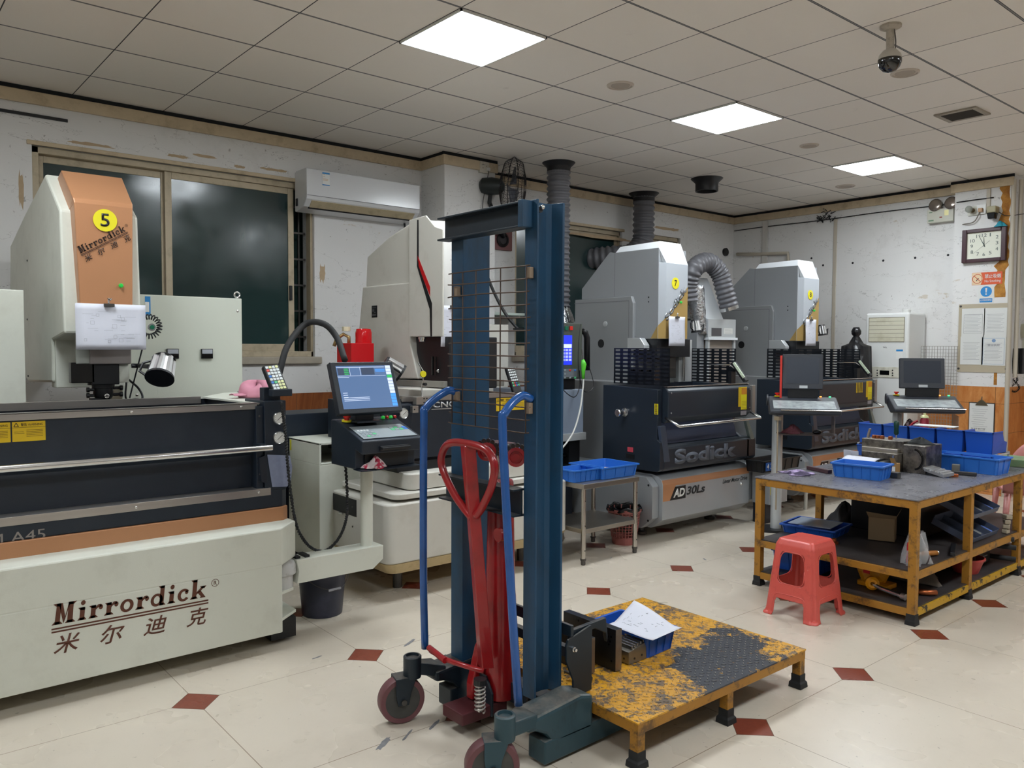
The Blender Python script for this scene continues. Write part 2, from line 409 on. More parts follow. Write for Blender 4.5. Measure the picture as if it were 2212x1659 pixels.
# ceiling lights ----------------------------------------------------
LIGHTM = bpy.data.materials.new('lit diffuser'); LIGHTM.use_nodes = True
_b = LIGHTM.node_tree.nodes['Principled BSDF']; _b.inputs['Emission Color'].default_value = (.88, .95, 1, 1); _b.inputs['Emission Strength'].default_value = LAMP
def ceiling_light(x, y, label, group=None):
    t = thing('ceiling_light', label, 'light', (x, y, CZ), group=group)
    a, b = .298, .288; f = MB()
    for s in (-1, 1): f.box((x+s*b, y-a, CZ-.012), (x+s*a, y+a, CZ)); f.box((x-a, y+s*b, CZ-.012), (x+a, y+s*a, CZ))
    f.build('frame', WHITE, t); MB().box((x-b, y-b, CZ-.008), (x+b, y+b, CZ-.002)).build('diffuser', LIGHTM, t)
    return t
lx = -4.5905+.9
for yy, lb in ((2.784, 'large lit square panel nearest the camera in the ceiling'), (5.184, 'middle lit square panel in the ceiling, above the tall blue lift'), (7.584, 'farthest lit square panel in the ceiling, left of the wall clock')):
    ceiling_light(lx, yy, lb)
for (x, yy) in ((lx, .384), (lx+3.6, -2.016), (lx+3.6, 2.784), (lx+3.6, 5.184), (lx+3.6, 7.584), (lx+3.6, .384)):
    ceiling_light(x, yy, 'square ceiling panel light out of the picture behind or beside the camera', 'ceiling lights outside the picture')

# peeled plaster patches above the window and cracks in the floor glaze
PEEL = P('bare tan plaster', 'b9a284', .85, var=.15, scale=20)
random.seed(31)
def ragged(par, name, c, a_, b_, n, m_, U, V, lift):
    c = Vector(c); U = Vector(U); V = Vector(V)
    pts = []
    for i in range(n):
        t = 2*PI*i/n; e = lambda v: math.copysign(abs(v)**.6, v)
        pts.append(c+U*a_*e(math.cos(t))*random.uniform(.75, 1.05)+V*b_*e(math.sin(t))*random.uniform(.55, 1.1))
    return MB().ext(pts, Vector(lift)).build(name, m_, par)
wleft = bpy.data.objects['wall_left']
for (u0, v0, u1, v1) in ((145, 302, 250, 322), (358, 330, 408, 345), (415, 334, 470, 341), (560, 360, 625, 374), (505, 356, 530, 364), (38, 352, 53, 468), (690, 560, 703, 620)):
    p0, p1 = PX(u0, v0, XW), PX(u1, v1, XW); c = (p0+p1)/2; c.x = XW+.0002
    ragged(wleft, 'peeled_patch', c, abs(p1.y-p0.y)/2, max(.012, abs(p1.z-p0.z)/2.6), 26, PEEL, (0,1,0), (0,0,1), (.0008,0,0))
for (u0, v0, u1, v1) in ((1225, 508, 1370, 516), (1410, 488, 1470, 500)):
    p0, p1 = PX(u0, v0, XW), PX(u1, v1, XW); c = (p0+p1)/2; c.x = XW+.0002
    ragged(wleft, 'peeled_patch', c, abs(p1.y-p0.y)/2, .02, 26, PEEL, (0,1,0), (0,0,1), (.0008,0,0))
fl = bpy.data.objects['floor']; CRK = P('chipped grey glaze', '77777a', .6, var=.4, scale=40)
for (u, v, l, w_, a_) in ((828, 1606, .055, .014, 35), (880, 1588, .05, .006, 35), (938, 1566, .05, .008, 30), (885, 1388, .06, .010, 30), (920, 1378, .05, .004, 30), (1522, 1208, .03, .008, 60), (685, 1420, .03, .006, 10), (1320, 1205, .02, .004, 20)):
    c = PZ(u, v, .0002); d = Vector((math.sin(math.radians(a_))*-1, math.cos(math.radians(a_)), 0)).normalized()
    ragged(fl, 'floor_chip', c, l, w_, 22, CRK, d, (d.y*-1, d.x, 0), (0, 0, .0004))
# ---------------------------------------------------------------- shared little builders
def pxs(pts, x): return [PX(u, v, x) for u, v in pts]
def pys(pts, y): return [PY(u, v, y) for u, v in pts]
def bezier(pts, n=24):   # Catmull-Rom through points
    P_ = [Vector(p) for p in pts]; P_ = [P_[0]*2-P_[1]] + P_ + [P_[-1]*2-P_[-2]]; out = []; k = max(2, n//(len(pts)-1))
    for i in range(1, len(P_)-2):
        a, b, c, d = P_[i-1:i+3]
        for j in range(k):
            t = j/k; out.append(.5*((2*b)+(c-a)*t+(2*a-5*b+4*c-d)*t*t+(3*b-a-3*c+d)*t**3))
    out.append(P_[-2]); return out
def screw(t, p, nrm=(1,0,0), r=.006, m=None, name='screw'):
    n = Vector(nrm).normalized(); p = Vector(p)
    return MB().lathe([(r*1.0, -.001), (r, .002), (r*.55, .0035)], p, n, 10).build(name, m or STEELR, t, smooth=True)
def lines_on(mb, o, right, up, rows, th=.0018, rnd=None, lift=.0008):   # rows: (x0, x1, y) metres, pretend small print
    right, up = Vector(right).normalized(), Vector(up).normalized(); nrm = right.cross(up); o = Vector(o)
    for x0, x1, y in rows:
        a = o + right*x0 + up*y + nrm*lift
        mb.ext([a, a+right*(x1-x0), a+right*(x1-x0)+up*th, a+up*th], nrm*.0003)
    return mb
def sheet(name, o, right, up, w_, h_, m, parent=None, th=.0012, curl=0.0, nu=1, nv=1):
    right, up = Vector(right).normalized(), Vector(up).normalized(); nrm = right.cross(up); o = Vector(o)
    if not curl: return MB().ext([o, o+right*w_, o+right*w_+up*h_, o+up*h_], nrm*th).build(name, m, parent)
    mb = MB().grid(lambda a, b: o+right*w_*a+up*h_*b+nrm*(curl*(math.sin(a*3.1)*.5+math.sin(b*4+a*2)*.3)), nu or 8, nv or 8)
    return mb.build(name, m, parent, smooth='all', solid=th, recalc=False)
GREENB = P('green button', '1f9a3a', .3, emit=('1fae3f', .25)); REDB = P('red button', 'cc2018', .3)
def warning_plate(t, o, w_, h_, right=(0,1,0), up=(0,0,1), big=True):
    right, up = Vector(right), Vector(up); o = Vector(o)
    s = sheet('warning_sticker', o, right, up, w_, h_, YELW, t, .001)
    nrm = right.cross(up)
    k = MB(); e = o + nrm*.0011
    k.ext([e+up*h_*.70, e+right*w_+up*h_*.70, e+right*w_+up*(h_*.70+.0012), e+up*(h_*.70+.0012)], nrm*.0003)
    lines_on(k, e, right, up, [(w_*.42, w_*.92, h_*(.56-.08*i)) for i in range(5)]+[(w_*.06, w_*.34, h_*.48), (w_*.06, w_*.36, h_*.40)], .0014, lift=0)
    a = e+right*w_*.05+up*h_*.76; b = w_*.14; 
    for p, q in (((0,0),(b,0)), ((0,0),(b/2,b*.9)), ((b,0),(b/2,b*.9))):
        p0 = a+right*p[0]+up*p[1]; p1 = a+right*q[0]+up*q[1]; d = (p1-p0).normalized(); n2 = nrm.cross(d)*.0012
        k.ext([p0-n2, p1-n2, p1+n2, p0+n2], nrm*.0003)
    k.build('print', LOGOK, s)
    text('lettering', '警告 WARNING' if big else '警 告', LOGOK, s, e+right*w_*.26+up*h_*.77, right, up, w_*.66, h_*.15, lift=.0003)
    return s
def worklamp(t, c, d, r=.055, ln=.10):   # finned work lamp, axis d pointing to the lens
    c, d = Vector(c), Vector(d).normalized()
    b = MB(); x, y = b.frame(d); n = 28
    ring = lambda h, rr: [c + d*h + (x*math.cos(2*PI*i/n)+y*math.sin(2*PI*i/n))*(rr*(1.10 if i % 4 < 2 else .93)) for i in range(n)]
    b.loft([ring(-ln/2, r*.86), ring(ln/2, r)]); a = b.build('lamp_housing', P('lamp aluminium', 'c4c4c4', .3, .9), t)
    MB().cyl(c+d*ln/2, c+d*(ln/2+.014), r*1.12, r*1.16, 20).build('lamp_rim', BLACK, a)
    MB().cyl(c-d*(ln/2+.012), c-d*ln/2, r*.8, r*.95, 16).build('lamp_cap', BLACK, a)
    MB().tube([c-d*ln*.45+x*r*1.0, c-d*ln*.3+x*r*1.6, c+d*ln*.2+x*r*1.7, c+d*ln*.45+x*r*1.1], .007, 6).build('handle', BLACK, a)
    return a
def gauge(t, p, r=.035):
    p = Vector(p)
    g = MB().lathe([(r, 0), (r*1.02, .012), (r*.9, .018), (r*.82, .015)], p, (1,0,0), 28).build('pressure_gauge', STEELR, t, smooth=True)
    MB().cyl(p+Vector((.0152,0,0)), p+Vector((.0162,0,0)), r*.81, n=24).build('dial', PAPERW, g)
    k = MB()
    for i in range(11):
        a = math.radians(-130+26*i); d = Vector((0, math.sin(a), math.cos(a))); k.tube([p+Vector((.0168,0,0))+d*r*.62, p+Vector((.0168,0,0))+d*r*.74], .0006, 4)
    k.build('tick_marks', INK, g)
    MB().tube([p+Vector((.018,-r*.35,-r*.3)), p+Vector((.018,r*.45,r*.4))], .0012, 4).build('needle', BLACK, g)
    return g
def clip_sheet(name, label, cat, tl, w_, h_, group=None, clip_col=None, marks=5, nrm=(1,0,0), tiltz=0.0, up=None):
    """drawing sheets held by a bulldog clip; tl = top-left corner, hangs down, faces nrm"""
    t = thing(name, label, cat, tl, group=group); tl = Vector(tl); nrm = Vector(nrm).normalized(); right = Vector((0,0,1)).cross(nrm).normalized(); upv = Vector((0,0,1))
    if up is not None: upv = Vector(up).normalized(); nrm = right.cross(upv)
    o = tl-upv*h_
    for k in range(2):
        MB().grid(lambda a, b: o+right*(w_*a+.004*k)+upv*(h_*b+.002*k)+nrm*(.004*math.sin(a*5+k)*(1-b)+.002*math.sin(b*6)-.004*k), 8, 8).build('sheet', PAPER, t, smooth='all', solid=.0008, recalc=False)
    k = MB(); random.seed(int(w_*1000))
    q = o+nrm*.0065
    for i in range(marks*3):
        x = random.uniform(.08, .75)*w_; y = random.uniform(.08, .85)*h_; l = random.uniform(.03, .2)*w_
        lines_on(k, q, right, upv, [(x, min(x+l, w_*.95), y)], .0009, lift=0)
    for i in range(marks):
        x = random.uniform(.1, .7)*w_; y = random.uniform(.15, .75)*h_; a = q+right*x+upv*y; s = random.uniform(.008, .02)
        for p0, p1 in ((a, a+right*s), (a, a+upv*s), (a+right*s, a+right*s+upv*s), (a+upv*s, a+upv*s+right*s)): k.tube([p0, p1], .0004, 4)
    k.build('drawing_lines', INKL, t)
    c = tl+right*w_*.47+nrm*.008
    cl = MB().obox(c+upv*-.004, (.012, .05, .016) if abs(nrm.x) > .5 else (.05, .012, .016)).build('bulldog_clip', DSTEEL, t, bevel=.002)
    k = MB(); k.tube([c+upv*.004, c+upv*.022-right*.004, c+upv*.03+right*.004], .005, 6); k.tube([c+upv*.03-right*.008+nrm*.004, c+upv*.02+right*.006, c+upv*.03+right*.012], .0035, 6); k.build('clip_lever', STEELR, cl)
    return t

# ---------------------------------------------------------------- machine 5, the near one
t5 = thing('edm_machine', 'large spark erosion machine with a copper head front and yellow number 5, nearest left', 'machine', (-4.2, .9, 0))
x = -3.67; Z0, Z1 = .085, .599
m = MB().prism([(x, -.45), (x, 1.622), (-4.75, 1.622), (-4.75, -.45)], 'z', Z0, .42); base = m.build('base', CREAM, t5, bevel=.006)
MB().prism([(x, -.45), (x, 1.622), (-3.79, 1.745), (-4.75, 1.745), (-4.75, -.45)], 'z', .415, Z1).build('base_rim', CREAM, t5, bevel=.008)
MB().prism([(x-.03, 1.622), (x-.03, 1.63), (-3.79, 1.745), (-4.2, 1.745), (-4.2, 1.622)], 'z', .13, .145).build('bracket_plate', CREAM, t5, bevel=.002)
MB().prism([(x-.03, 1.60), (-3.76, 1.72), (-4.1, 1.72), (-4.1, 1.60)], 'z', .255, .27).build('bracket_plate', CREAM, t5, bevel=.002)
MB().lathe([(.055, .27), (.055, .33), (.07, .34), (.07, .38), (.062, .40), (.03, .418)], (-3.80, 1.675, 0), (0,0,1), 24).build('hinge_post', P('white hinge paint', 'c8c8c6', .4, dirt='6f6258', damt=.6, dscale=14), t5, smooth=True)
MB().box((-3.76, 1.6, .12), (-4.2, 1.73, .02)).build('foot', BLACK, t5)
for yy in (-.2, .9): MB().box((-4.2, yy-.1, 0), (-4.45, yy+.1, .09)).build('foot', BLACK, t5)
MB().box((-4.4, 1.5, 0), (-4.6, 1.6, .09)).build('foot', BLACK, t5)
# copper strip, navy tank
MB().prism([(-3.835, -.45), (-3.835, 1.70), (-3.86, 1.735), (-4.7, 1.735), (-4.7, -.45)], 'z', Z1-.003, .668).build('copper_strip', COPPER, t5, bevel=.004)
xt = -3.845
MB().prism([(xt, -.45), (xt, 1.60), (xt, 1.70), (xt-.03, 1.735), (-4.7, 1.735), (-4.7, -.45)], 'z', .668, .755).build('tank_skirt', NAVY, t5, bevel=.004)
# side post with the gauges
post = MB().prism([(xt, 1.612), (xt, 1.725), (-4.1, 1.735), (-4.1, 1.612)], 'z', .755, 1.205).build('gauge_post', NAVY, t5, bevel=.004)
for v in (903, 945): gauge(post, PX(601, v, xt+.002), .033)
# tank body with recess
MB().prism([(-3.93, .75), (-3.93, .93), (-3.885, .955), (-3.885, 1.175), (-3.94, 1.175), (-3.94, .75)], 'y', -.45, 1.60).build('tank_door', NAVY, t5, bevel=.005)
MB().box((-3.94, 1.575, .76), (-3.86, 1.612, 1.18)).build('door_hinge_strip', NAVY, t5, bevel=.003)
for z in (.84, .99, 1.13): screw(t5, (-3.860, 1.592, z), r=.005, m=DSTEEL)
tb = MB(); 
tb.box((-3.95, 1.58, .75), (-4.58, 1.612, 1.18)); tb.box((-4.58, -.45, .75), (-4.60, 1.612, 1.18)); tb.box((-3.95, -.45, .75), (-4.58, 1.612, .80))
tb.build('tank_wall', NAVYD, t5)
RX = PX(565, 878, -3.87)
rim = MB(); rim.box((-3.872, -.45, 1.165), (-3.885, 1.585, 1.195)); rim.box((-3.872, -.45, 1.19), (-3.92, 1.60, 1.195)); rim.build('tank_rim', STEEL, t5, bevel=.0015)
rim = MB(); rim.box((-4.575, -.45, 1.155), (-4.59, 1.55, 1.195)); rim.build('rear_rim', STEEL, t5, bevel=.0015)
MB().prism([(-3.9, 1.60), (-4.58, 1.56), (-4.9, 1.80), (-4.9, 1.98), (-4.0, 1.735)], 'z', 1.183, 1.192).build('side_cover', CREAM, t5)
for u, v in ((284, 890), (521, 879)): screw(t5, PX(u, v, -3.8715), r=.006)
# steel handle bar and lower rail, drip plate
zb = PX(587, 967, -3.80).z
MB().cyl((-3.80, -.45, zb), (-3.80, PX(587, 967, -3.80).y, zb), .0155, n=20).build('handle_bar', STEELR, t5, smooth=True)
for yy in (.1, 1.57): MB().box((-3.80, yy, zb-.012), (-3.90, yy+.03, zb+.02)).build('bar_bracket', NAVY, t5)
a = PX(585, 1069, -3.84); b = PX(585, 1054, -3.84)
MB().box((-3.838, -.45, a.z), (-3.845, a.y, b.z)).box((-3.838, -.45, b.z-.002), (-3.93, a.y, b.z+.001)).build('lower_rail', STEEL, t5, bevel=.001)
for u, v in ((294, 1096), (559, 1063)): screw(t5, PX(u, v, -3.837), r=.006)
q = pxs([(577, 982), (626, 984), (631, 1008), (628, 1040), (620, 1051), (588, 1052)], -3.843)
MB().ext(q, (.002, 0, 0)).build('drip_plate', P('blue-grey galvanised plate', '8b94b0', .35, .3, var=.15, scale=40), t5)
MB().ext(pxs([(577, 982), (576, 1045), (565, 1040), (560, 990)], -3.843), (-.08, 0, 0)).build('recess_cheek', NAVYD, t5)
# lettering on the base
def logo(t, o, right, up, W_, col, s=1.0, kids_name='brand_lettering'):
    right, up = Vector(right).normalized(), Vector(up).normalized()
    return text(kids_name, 'Mirrordick', col, t, o, right, up, W_, W_*.155, bold=.035, shear=.12)
def tilt(deg): a = math.radians(deg); return Vector((0, math.cos(a), math.sin(a))), Vector((0, -math.sin(a), math.cos(a)))
GL = {  # slab-serif glyphs: width, polygons (x, y) with x-height .62
 'M': (1.30, [[(.16,0),(.44,0),(.44,1),(.20,1)], [(0,0),(.60,0),(.46,.13),(.14,.13)], [(0,1),(.44,1),(.40,.85),(.16,.88)], [(.30,1),(.52,1),(.74,.25),(.64,.0)], [(.64,0),(.74,.28),(.94,1),(.86,1)], [(.84,0),(1.14,0),(1.12,1),(.84,1)], [(.72,0),(1.30,0),(1.16,.13),(.84,.13)], [(.84,1),(1.30,1),(1.14,.87),(.84,.87)]]),
 'i': (.52, [[(.12,0),(.39,0),(.39,.62),(.12,.62)], [(0,0),(.52,0),(.41,.12),(.11,.12)], [(0,.62),(.39,.62),(.39,.48),(.12,.5)], 'o.26,.84,.13,.12']),
 'r': (.80, [[(.12,0),(.39,0),(.39,.62),(.12,.62)], [(0,0),(.56,0),(.42,.12),(.11,.12)], [(0,.62),(.39,.62),(.39,.48),(.12,.5)], [(.37,.36),(.37,.52),(.52,.63),(.68,.63),(.72,.5),(.56,.5),(.46,.44)], 'o.68,.48,.12,.12']),
 'o': (.84, ['r.42,.31,.40,.33,.19,.20']),
 'd': (.98, ['r.40,.31,.38,.33,.19,.20', [(.58,0),(.84,0),(.84,1),(.58,1)], [(.58,0),(.98,0),(.86,.12),(.58,.12)], [(.44,1),(.84,1),(.84,.87),(.58,.89)]]),
 'c': (.74, ['c.42,.31,.40,.33,.19,.20', 'o.60,.44,.11,.10']),
 'k': (1.06, [[(.14,0),(.42,0),(.42,1),(.14,1)], [(0,0),(.54,0),(.42,.12),(.12,.12)], [(0,1),(.42,1),(.42,.87),(.14,.89)], [(.42,.20),(.42,.34),(.78,.62),(.96,.62),(.92,.55)], [(.48,.30),(.66,.42),(.98,.08),(1.06,0),(.66,0),(.72,.08)], [(.62,.62),(1.04,.62),(.94,.50),(.74,.50)]]),
}
def glyphs(name, word, t, o, right, up, W_, H_, col, shear=.12, gap=.10, lift=.0012):
    right, up = Vector(right).normalized(), Vector(up).normalized(); nrm = right.cross(up); o = Vector(o)+nrm*lift
    tot = sum(GL[c][0]+gap for c in word)-gap; mb = MB(); x0 = 0
    def pt(x_, y_): return o+right*((x_+shear*y_)/tot*W_)+up*(y_*H_)
    for c in word:
        for g_ in GL[c][1]:
            if isinstance(g_, str):
                v = [float(q_) for q_ in g_[1:].split(',')]; n_ = 20
                if g_[0] == 'o': mb.ext([pt(x0+v[0]+v[2]*math.cos(2*PI*i/n_), v[1]+v[3]*math.sin(2*PI*i/n_)) for i in range(n_)], nrm*.0006)
                else:
                    rng = range(n_) if g_[0] == 'r' else range(2, n_-2)
                    for i in rng:
                        a_, b2 = 2*PI*i/n_, 2*PI*(i+1)/n_
                        mb.ext([pt(x0+v[0]+v[2]*math.cos(a_), v[1]+v[3]*math.sin(a_)), pt(x0+v[0]+v[2]*math.cos(b2), v[1]+v[3]*math.sin(b2)),
                                pt(x0+v[0]+v[4]*math.cos(b2), v[1]+v[5]*math.sin(b2)), pt(x0+v[0]+v[4]*math.cos(a_), v[1]+v[5]*math.sin(a_))], nrm*.0006)
            else: mb.ext([pt(x0+a_, b2) for a_, b2 in g_], nrm*.0006)
        x0 += GL[c][0]+gap
    return mb.build(name, col, t)
def mark5(t, p0, p1, xx, col, name='brand_lettering'):
    a, b = PX(p0[0], p0[1], xx), PX(p1[0], p1[1], xx); r = (b-a); W_ = r.length; r.normalize(); u = Vector((1,0,0)).cross(r); u = -u if u.z < 0 else u
    a.x = b.x = xx
    ang = math.atan2(r.z, r.y)
    glyphs(name, 'Mirrordick', t, a+u*W_*.02, r, u, W_*.98, W_*.135, col)
    k = MB()
    for h in (-.012, -.032): k.ext([a+u*W_*h, b+u*W_*h, b+u*W_*(h+.010), a+u*W_*(h+.010)], (.0012, 0, 0))
    k.build('underline', col, t)
    for i, ch in enumerate('米尔迪克'):
        w_ = W_*.155; o = a+r*(W_*(.01+.273*i)) - u*W_*.175 + Vector((0, 0, 0))
        if i == 3: o = b - r*w_ - u*W_*.175
        text('chinese_character', ch, col, t, o, r, u, w_, W_*.125, shear=.25, bold=.01)
    o = b + r*W_*.05 + u*W_*.11; rr = W_*.026
    MB().tube([o+r*rr*math.cos(2*PI*i/20)+u*rr*math.sin(2*PI*i/20) for i in range(21)], W_*.0022, 4).build('ring', col, t)
    text('registered_mark', 'R', col, t, o-r*rr*.4-u*rr*.55, r, u, rr*.85, rr*1.1)
mark5(t5, (111, 1358), (450, 1294), x, BROWN)
_a = PX(-60, 1200, xt); _b = PX(98, 1145, xt); _c = PX(98, 1163, xt); text('model_lettering', 'EDM A45', P('grey lettering', '8d8580', .5), t5, (xt, _c.y-.30, _c.z), (0,1,0), (0,0,1), .30, .043)
y1 = PX(98, 930, -3.886).y; z1 = PX(24, 955, -3.886).z; hh = PX(24, 912, -3.886).z-z1; wd = y1-PX(26, 930, -3.886).y
warning_plate(t5, (-3.884, y1-wd, z1), wd, hh); warning_plate(t5, (-3.884, y1-2*wd-.006, z1), wd, hh)
# column + head
ya, yb = .865, 1.245
side = pys([(99, 376), (52, 465), (22, 530), (22, 900), (112, 900), (112, 735), (158, 728), (133, 640), (127, 452)], ya)
xf = max(p.x for p in side); print('head5', xf, side[0])
prof = [(-4.52, 2.315), (-5.02, 2.12), (-5.28, 1.98), (-5.28, 1.10), (-4.72, 1.10), (-4.72, 1.51), (-4.54, 1.51), (-4.47, 1.55), (-4.435, 2.08)]
def sideprof(L): return [(p.x, p.z) for p in pys(L, ya)]
pr = sideprof([(97, 376), (52, 465), (22, 530), (22, 760), (60, 824), (112, 826), (112, 735), (138, 720), (133, 590), (128, 452)])
FRX = -4.555
MB().prism(pr, 'y', ya, 1.235).build('head_shell', CREAM, t5, bevel=.012)
print('FRX', FRX, pr)
xo = -4.50
yl, yr = .915, 1.188; zl = 1.69
cf = MB(); cf.loft([[(-4.80, .917, 2.397), (-4.80, 1.215, 2.397), (-4.90, 1.215, 2.37), (-4.90, .917, 2.37)],
                    [(xo-.008, .911, 2.213), (xo-.008, 1.19, 2.213), (xo-.12, 1.19, 2.16), (xo-.12, .911, 2.16)],
                    [(xo, .914, 2.19), (xo, 1.188, 2.19), (xo-.12, 1.188, 2.16), (xo-.12, .914, 2.16)],
                    [(xo, .935, zl-.10), (xo, 1.178, zl-.10), (xo-.09, 1.178, zl-.10), (xo-.09, .935, zl-.10)]])
front = cf.build('copper_front', COPPER, t5, bevel=.005)
c = PX(227, 476, xo+.004); rr = (PX(253, 476, xo).y-PX(201, 476, xo).y)/2
nb = MB().cyl((xo+.003, c.y, c.z), (xo+.006, c.y, c.z), rr, n=40).build('number_sticker', YELLOW, front)
text('number', '5', BLACK, nb, (xo+.0062, c.y-.022, c.z-.032), (0,1,0), (0,0,1), .042, .066, bold=.01)
mark5(front, (174, 550), (275, 500), xo+.003, LOGOK, 'head_lettering')
MB().lathe([(.011, 0), (.011, .008), (.007, .013)], PX(261, 617, xo+.003), (1,0,0), 14).build('green_button', GREENB, front, smooth=True)
# lower ram, chuck
def bx(x0, x1, p, q, m_, n_, par, bev=.004, xp=None):   # box whose front face (x=x1) covers the photo points p (top left) and q (bottom right)
    a = PX(p[0], p[1], x1); b = PX(q[0], q[1], x1); return MB().box((x0, a.y, a.z), (x1, b.y, b.z)).build(n_, m_, par, bevel=bev)
MB().box((-4.95, .88, 1.25), (-4.835, 1.22, 1.60)).build('column_front', CREAM, t5, bevel=.004)
ram = bx(-4.62, FRX-.02, (192, 655), (284, 786), P('taupe steel paint', '8f8784', .4, .3), 'ram', t5)
bx(-4.6, FRX-.03, (162, 655), (196, 786), P('shadow grey paint', '8c8e86', .5), 'ram_side_cover', t5)
xr = FRX-.06
bx(-4.6, xr, (196, 783), (257, 830), BLACK, 'spindle_block', t5)
bx(-4.6, xr-.04, (148, 783), (200, 826), BLACKG, 'spindle_block', t5)
bx(xr-.02, xr+.004, (247, 785), (280, 826), CREAM, 'sensor_box', t5)
MB().cyl(PX(212, 826, xr-.06), PX(212, 832, xr-.06), .05, n=20).build('chuck', BLACK, t5)
ck = MB().lathe([(.055, 0), (.055, .022), (.048, .024), (.05, .06), (.03, .09), (.018, .11)], PX(223, 829, xr-.05), (0,0,-1), 20).build('chuck', BLACK, t5, smooth=True)
MB().lathe([(.051, 0), (.051, .008)], PX(223, 834, xr-.05), (0,0,-1), 20).build('chuck_ring', STEELR, ck)
MB().lathe([(.012, 0), (.012, .02), (.008, .022)], PX(229, 855, xr), (1,0,0), 14).build('chuck_knob', STEELR, ck)
for v in (838, 852): MB().lathe([(.008, 0), (.008, .03), (.013, .032), (.013, .045)], PX(245, v, xr-.03), (0,1,0), 12).build('chuck_knob', BLACK, ck)
for v in (842, 854): MB().lathe([(.008, 0), (.008, .02), (.013, .022), (.013, .035)], PX(203, v, xr-.03), (0,-1,0), 12).build('chuck_knob', BLACK, ck)
MB().cyl(PX(227, 872, xr-.05), PX(227, 889, xr-.05), .008, .004, 8).build('electrode', P('graphite electrode', '6a6f86', .5), t5)
MB().obox(PX(215, 866, xr-.04), (.05, .09, .03)).build('chuck_base', BLACK, t5)
# hose loops at the chuck
MB().tube(bezier([PX(278, 820, xr), PX(300, 840, xr-.02), PX(307, 862, xr), PX(280, 880, xr), PX(240, 876, xr-.02)], 30), .006, 8).build('hose', BLACK, t5, smooth='all')
MB().tube(bezier([PX(273, 826, xr-.05), PX(273, 862, xr-.05), PX(300, 862, xr-.1), PX(325, 882, xr-.1)], 24), .005, 8).build('hose', BLACK, t5, smooth='all')
MB().tube([PX(316, 720, xr), PX(280, 860, xr)], .004, 6).build('hose', BLACK, t5)
# work lamp on its joint and the coiled cable with green button
la = worklamp(t5, PX(350, 795, -4.33), (.55, -.35, -.75), .062, .11)
MB().tube([PX(284, 790, xr), PX(300, 790, xr), PX(322, 792, -4.36)], .012, 8).build('lamp_arm', BLACK, t5)
pb = PX(327, 707, FRX)
MB().lathe([(.017, 0), (.017, .015), (.02, .02)], pb-Vector((.01,0,0)), (1,0,0), 18).build('cable_holder', STEELR, t5, smooth=True)
MB().cyl(pb+Vector((.011,0,0)), pb+Vector((.016,0,0)), .012, n=16).build('green_button', P('dark green button', '0f6a4c', .3), t5)
cc = pb+Vector((0, -.01, 0)); pts = []
for i in range(15*10+1):
    s = i/(150.0); th = math.radians(115-240*s); a = s*15*2*PI
    R_ = .052+.013*math.cos(a); pts.append(cc+Vector((.013*math.sin(a), R_*math.cos(th), R_*math.sin(th)+.004)))
MB().tube(pts, .0035, 5).build('coiled_cable', BLACK, t5, smooth='all')
# left-hand cabinet of the machine
bx(-5.2, -4.72, (-60, 622), (57, 872), CREAM, 'left_cabinet', t5)
for (u, v) in ((59, 563), (59, 690), (61, 812)): screw(t5, PY(u, v, ya-.001), (0,-1,0), .006, BLACK)

# console of machine 5: swing arm, post, keyboard box, screen
con = thing('control_console', 'dark console with lit blue screen on a cream swing arm beside the nearest machine', 'console', (-3.8, 1.9, 0))
arm = [PX(641, 1213, -3.75), PX(828, 1183, -3.75), PX(828, 1208, -3.75), PX(805, 1232, -3.75), PX(641, 1257, -3.75)]
za, zb_ = .405, .285
MB().prism([(1.733, za), (2.232, za), (2.232, za-.075), (2.17, zb_), (1.735, zb_), (1.745, .345)], 'x', -3.87, -3.75).build('swing_arm', CREAM, con, bevel=.003)
for yy in (1.75, 1.80): MB().box((-3.85, yy-.012, za), (-3.77, yy+.012, za+.012)).build('bolt_head', BLACK, con)
MB().cyl((-3.81, 2.165, za), (-3.81, 2.165, .93), .033, n=24).build('post', CREAM, con, smooth=True)
# box
BX = -3.53
L0 = PX(782, 953, BX); R0 = PX(912, 943, BX); T0 = PX(724, 908, -3.80); T1 = PX(893, 897, -3.80)
yA, yB = L0.y, R0.y+.0; zf = (L0.z+R0.z)/2; zk = (T0.z+T1.z)/2
print('console', L0, R0, T0, T1)
zbot = PX(785, 1018, BX).z
body = MB().prism([(BX, zf-.002), (-3.80, zk), (-3.86, zk), (-3.86, zbot), (-3.60, zbot), (-3.60, zbot+.10), (BX, zf-.07)], 'y', yA, yB).build('console_box', NAVY, con, bevel=.006)
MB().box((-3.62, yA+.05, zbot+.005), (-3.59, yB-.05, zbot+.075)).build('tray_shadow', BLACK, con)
pn = Vector((BX+3.80, 0, zf-zk)); pn.normalize(); upv = -pn
plo = Vector((BX, yA, zf)); L_ = (Vector((-3.80, yA, zk))-plo).length
rr_ = Vector((0,1,0)); nn = rr_.cross(upv)
KEYP = P('membrane keypad', '9aa3a8', .25, var=.12, scale=12)
kp = MB().ext([plo+rr_*.02+upv*.02+nn*.001, plo+rr_*(yB-yA-.02)+upv*.02+nn*.001, plo+rr_*(yB-yA-.03)+upv*L_*.62+nn*.001, plo+rr_*.02+upv*L_*.62+nn*.001], nn*.002).build('keypad', KEYP, con)
def keys(par, o, right, up, nn, n_, m_, w_, h_, gx_, gy_, mats, name='key'):
    for j in range(m_):
        for i in range(n_):
            a = o+right*gx_*i+up*gy_*j+nn*.003
            MB().ext([a, a+right*w_, a+right*w_+up*h_, a+up*h_], nn*.0015).build(name, mats[(i+j*n_) % len(mats)], par)
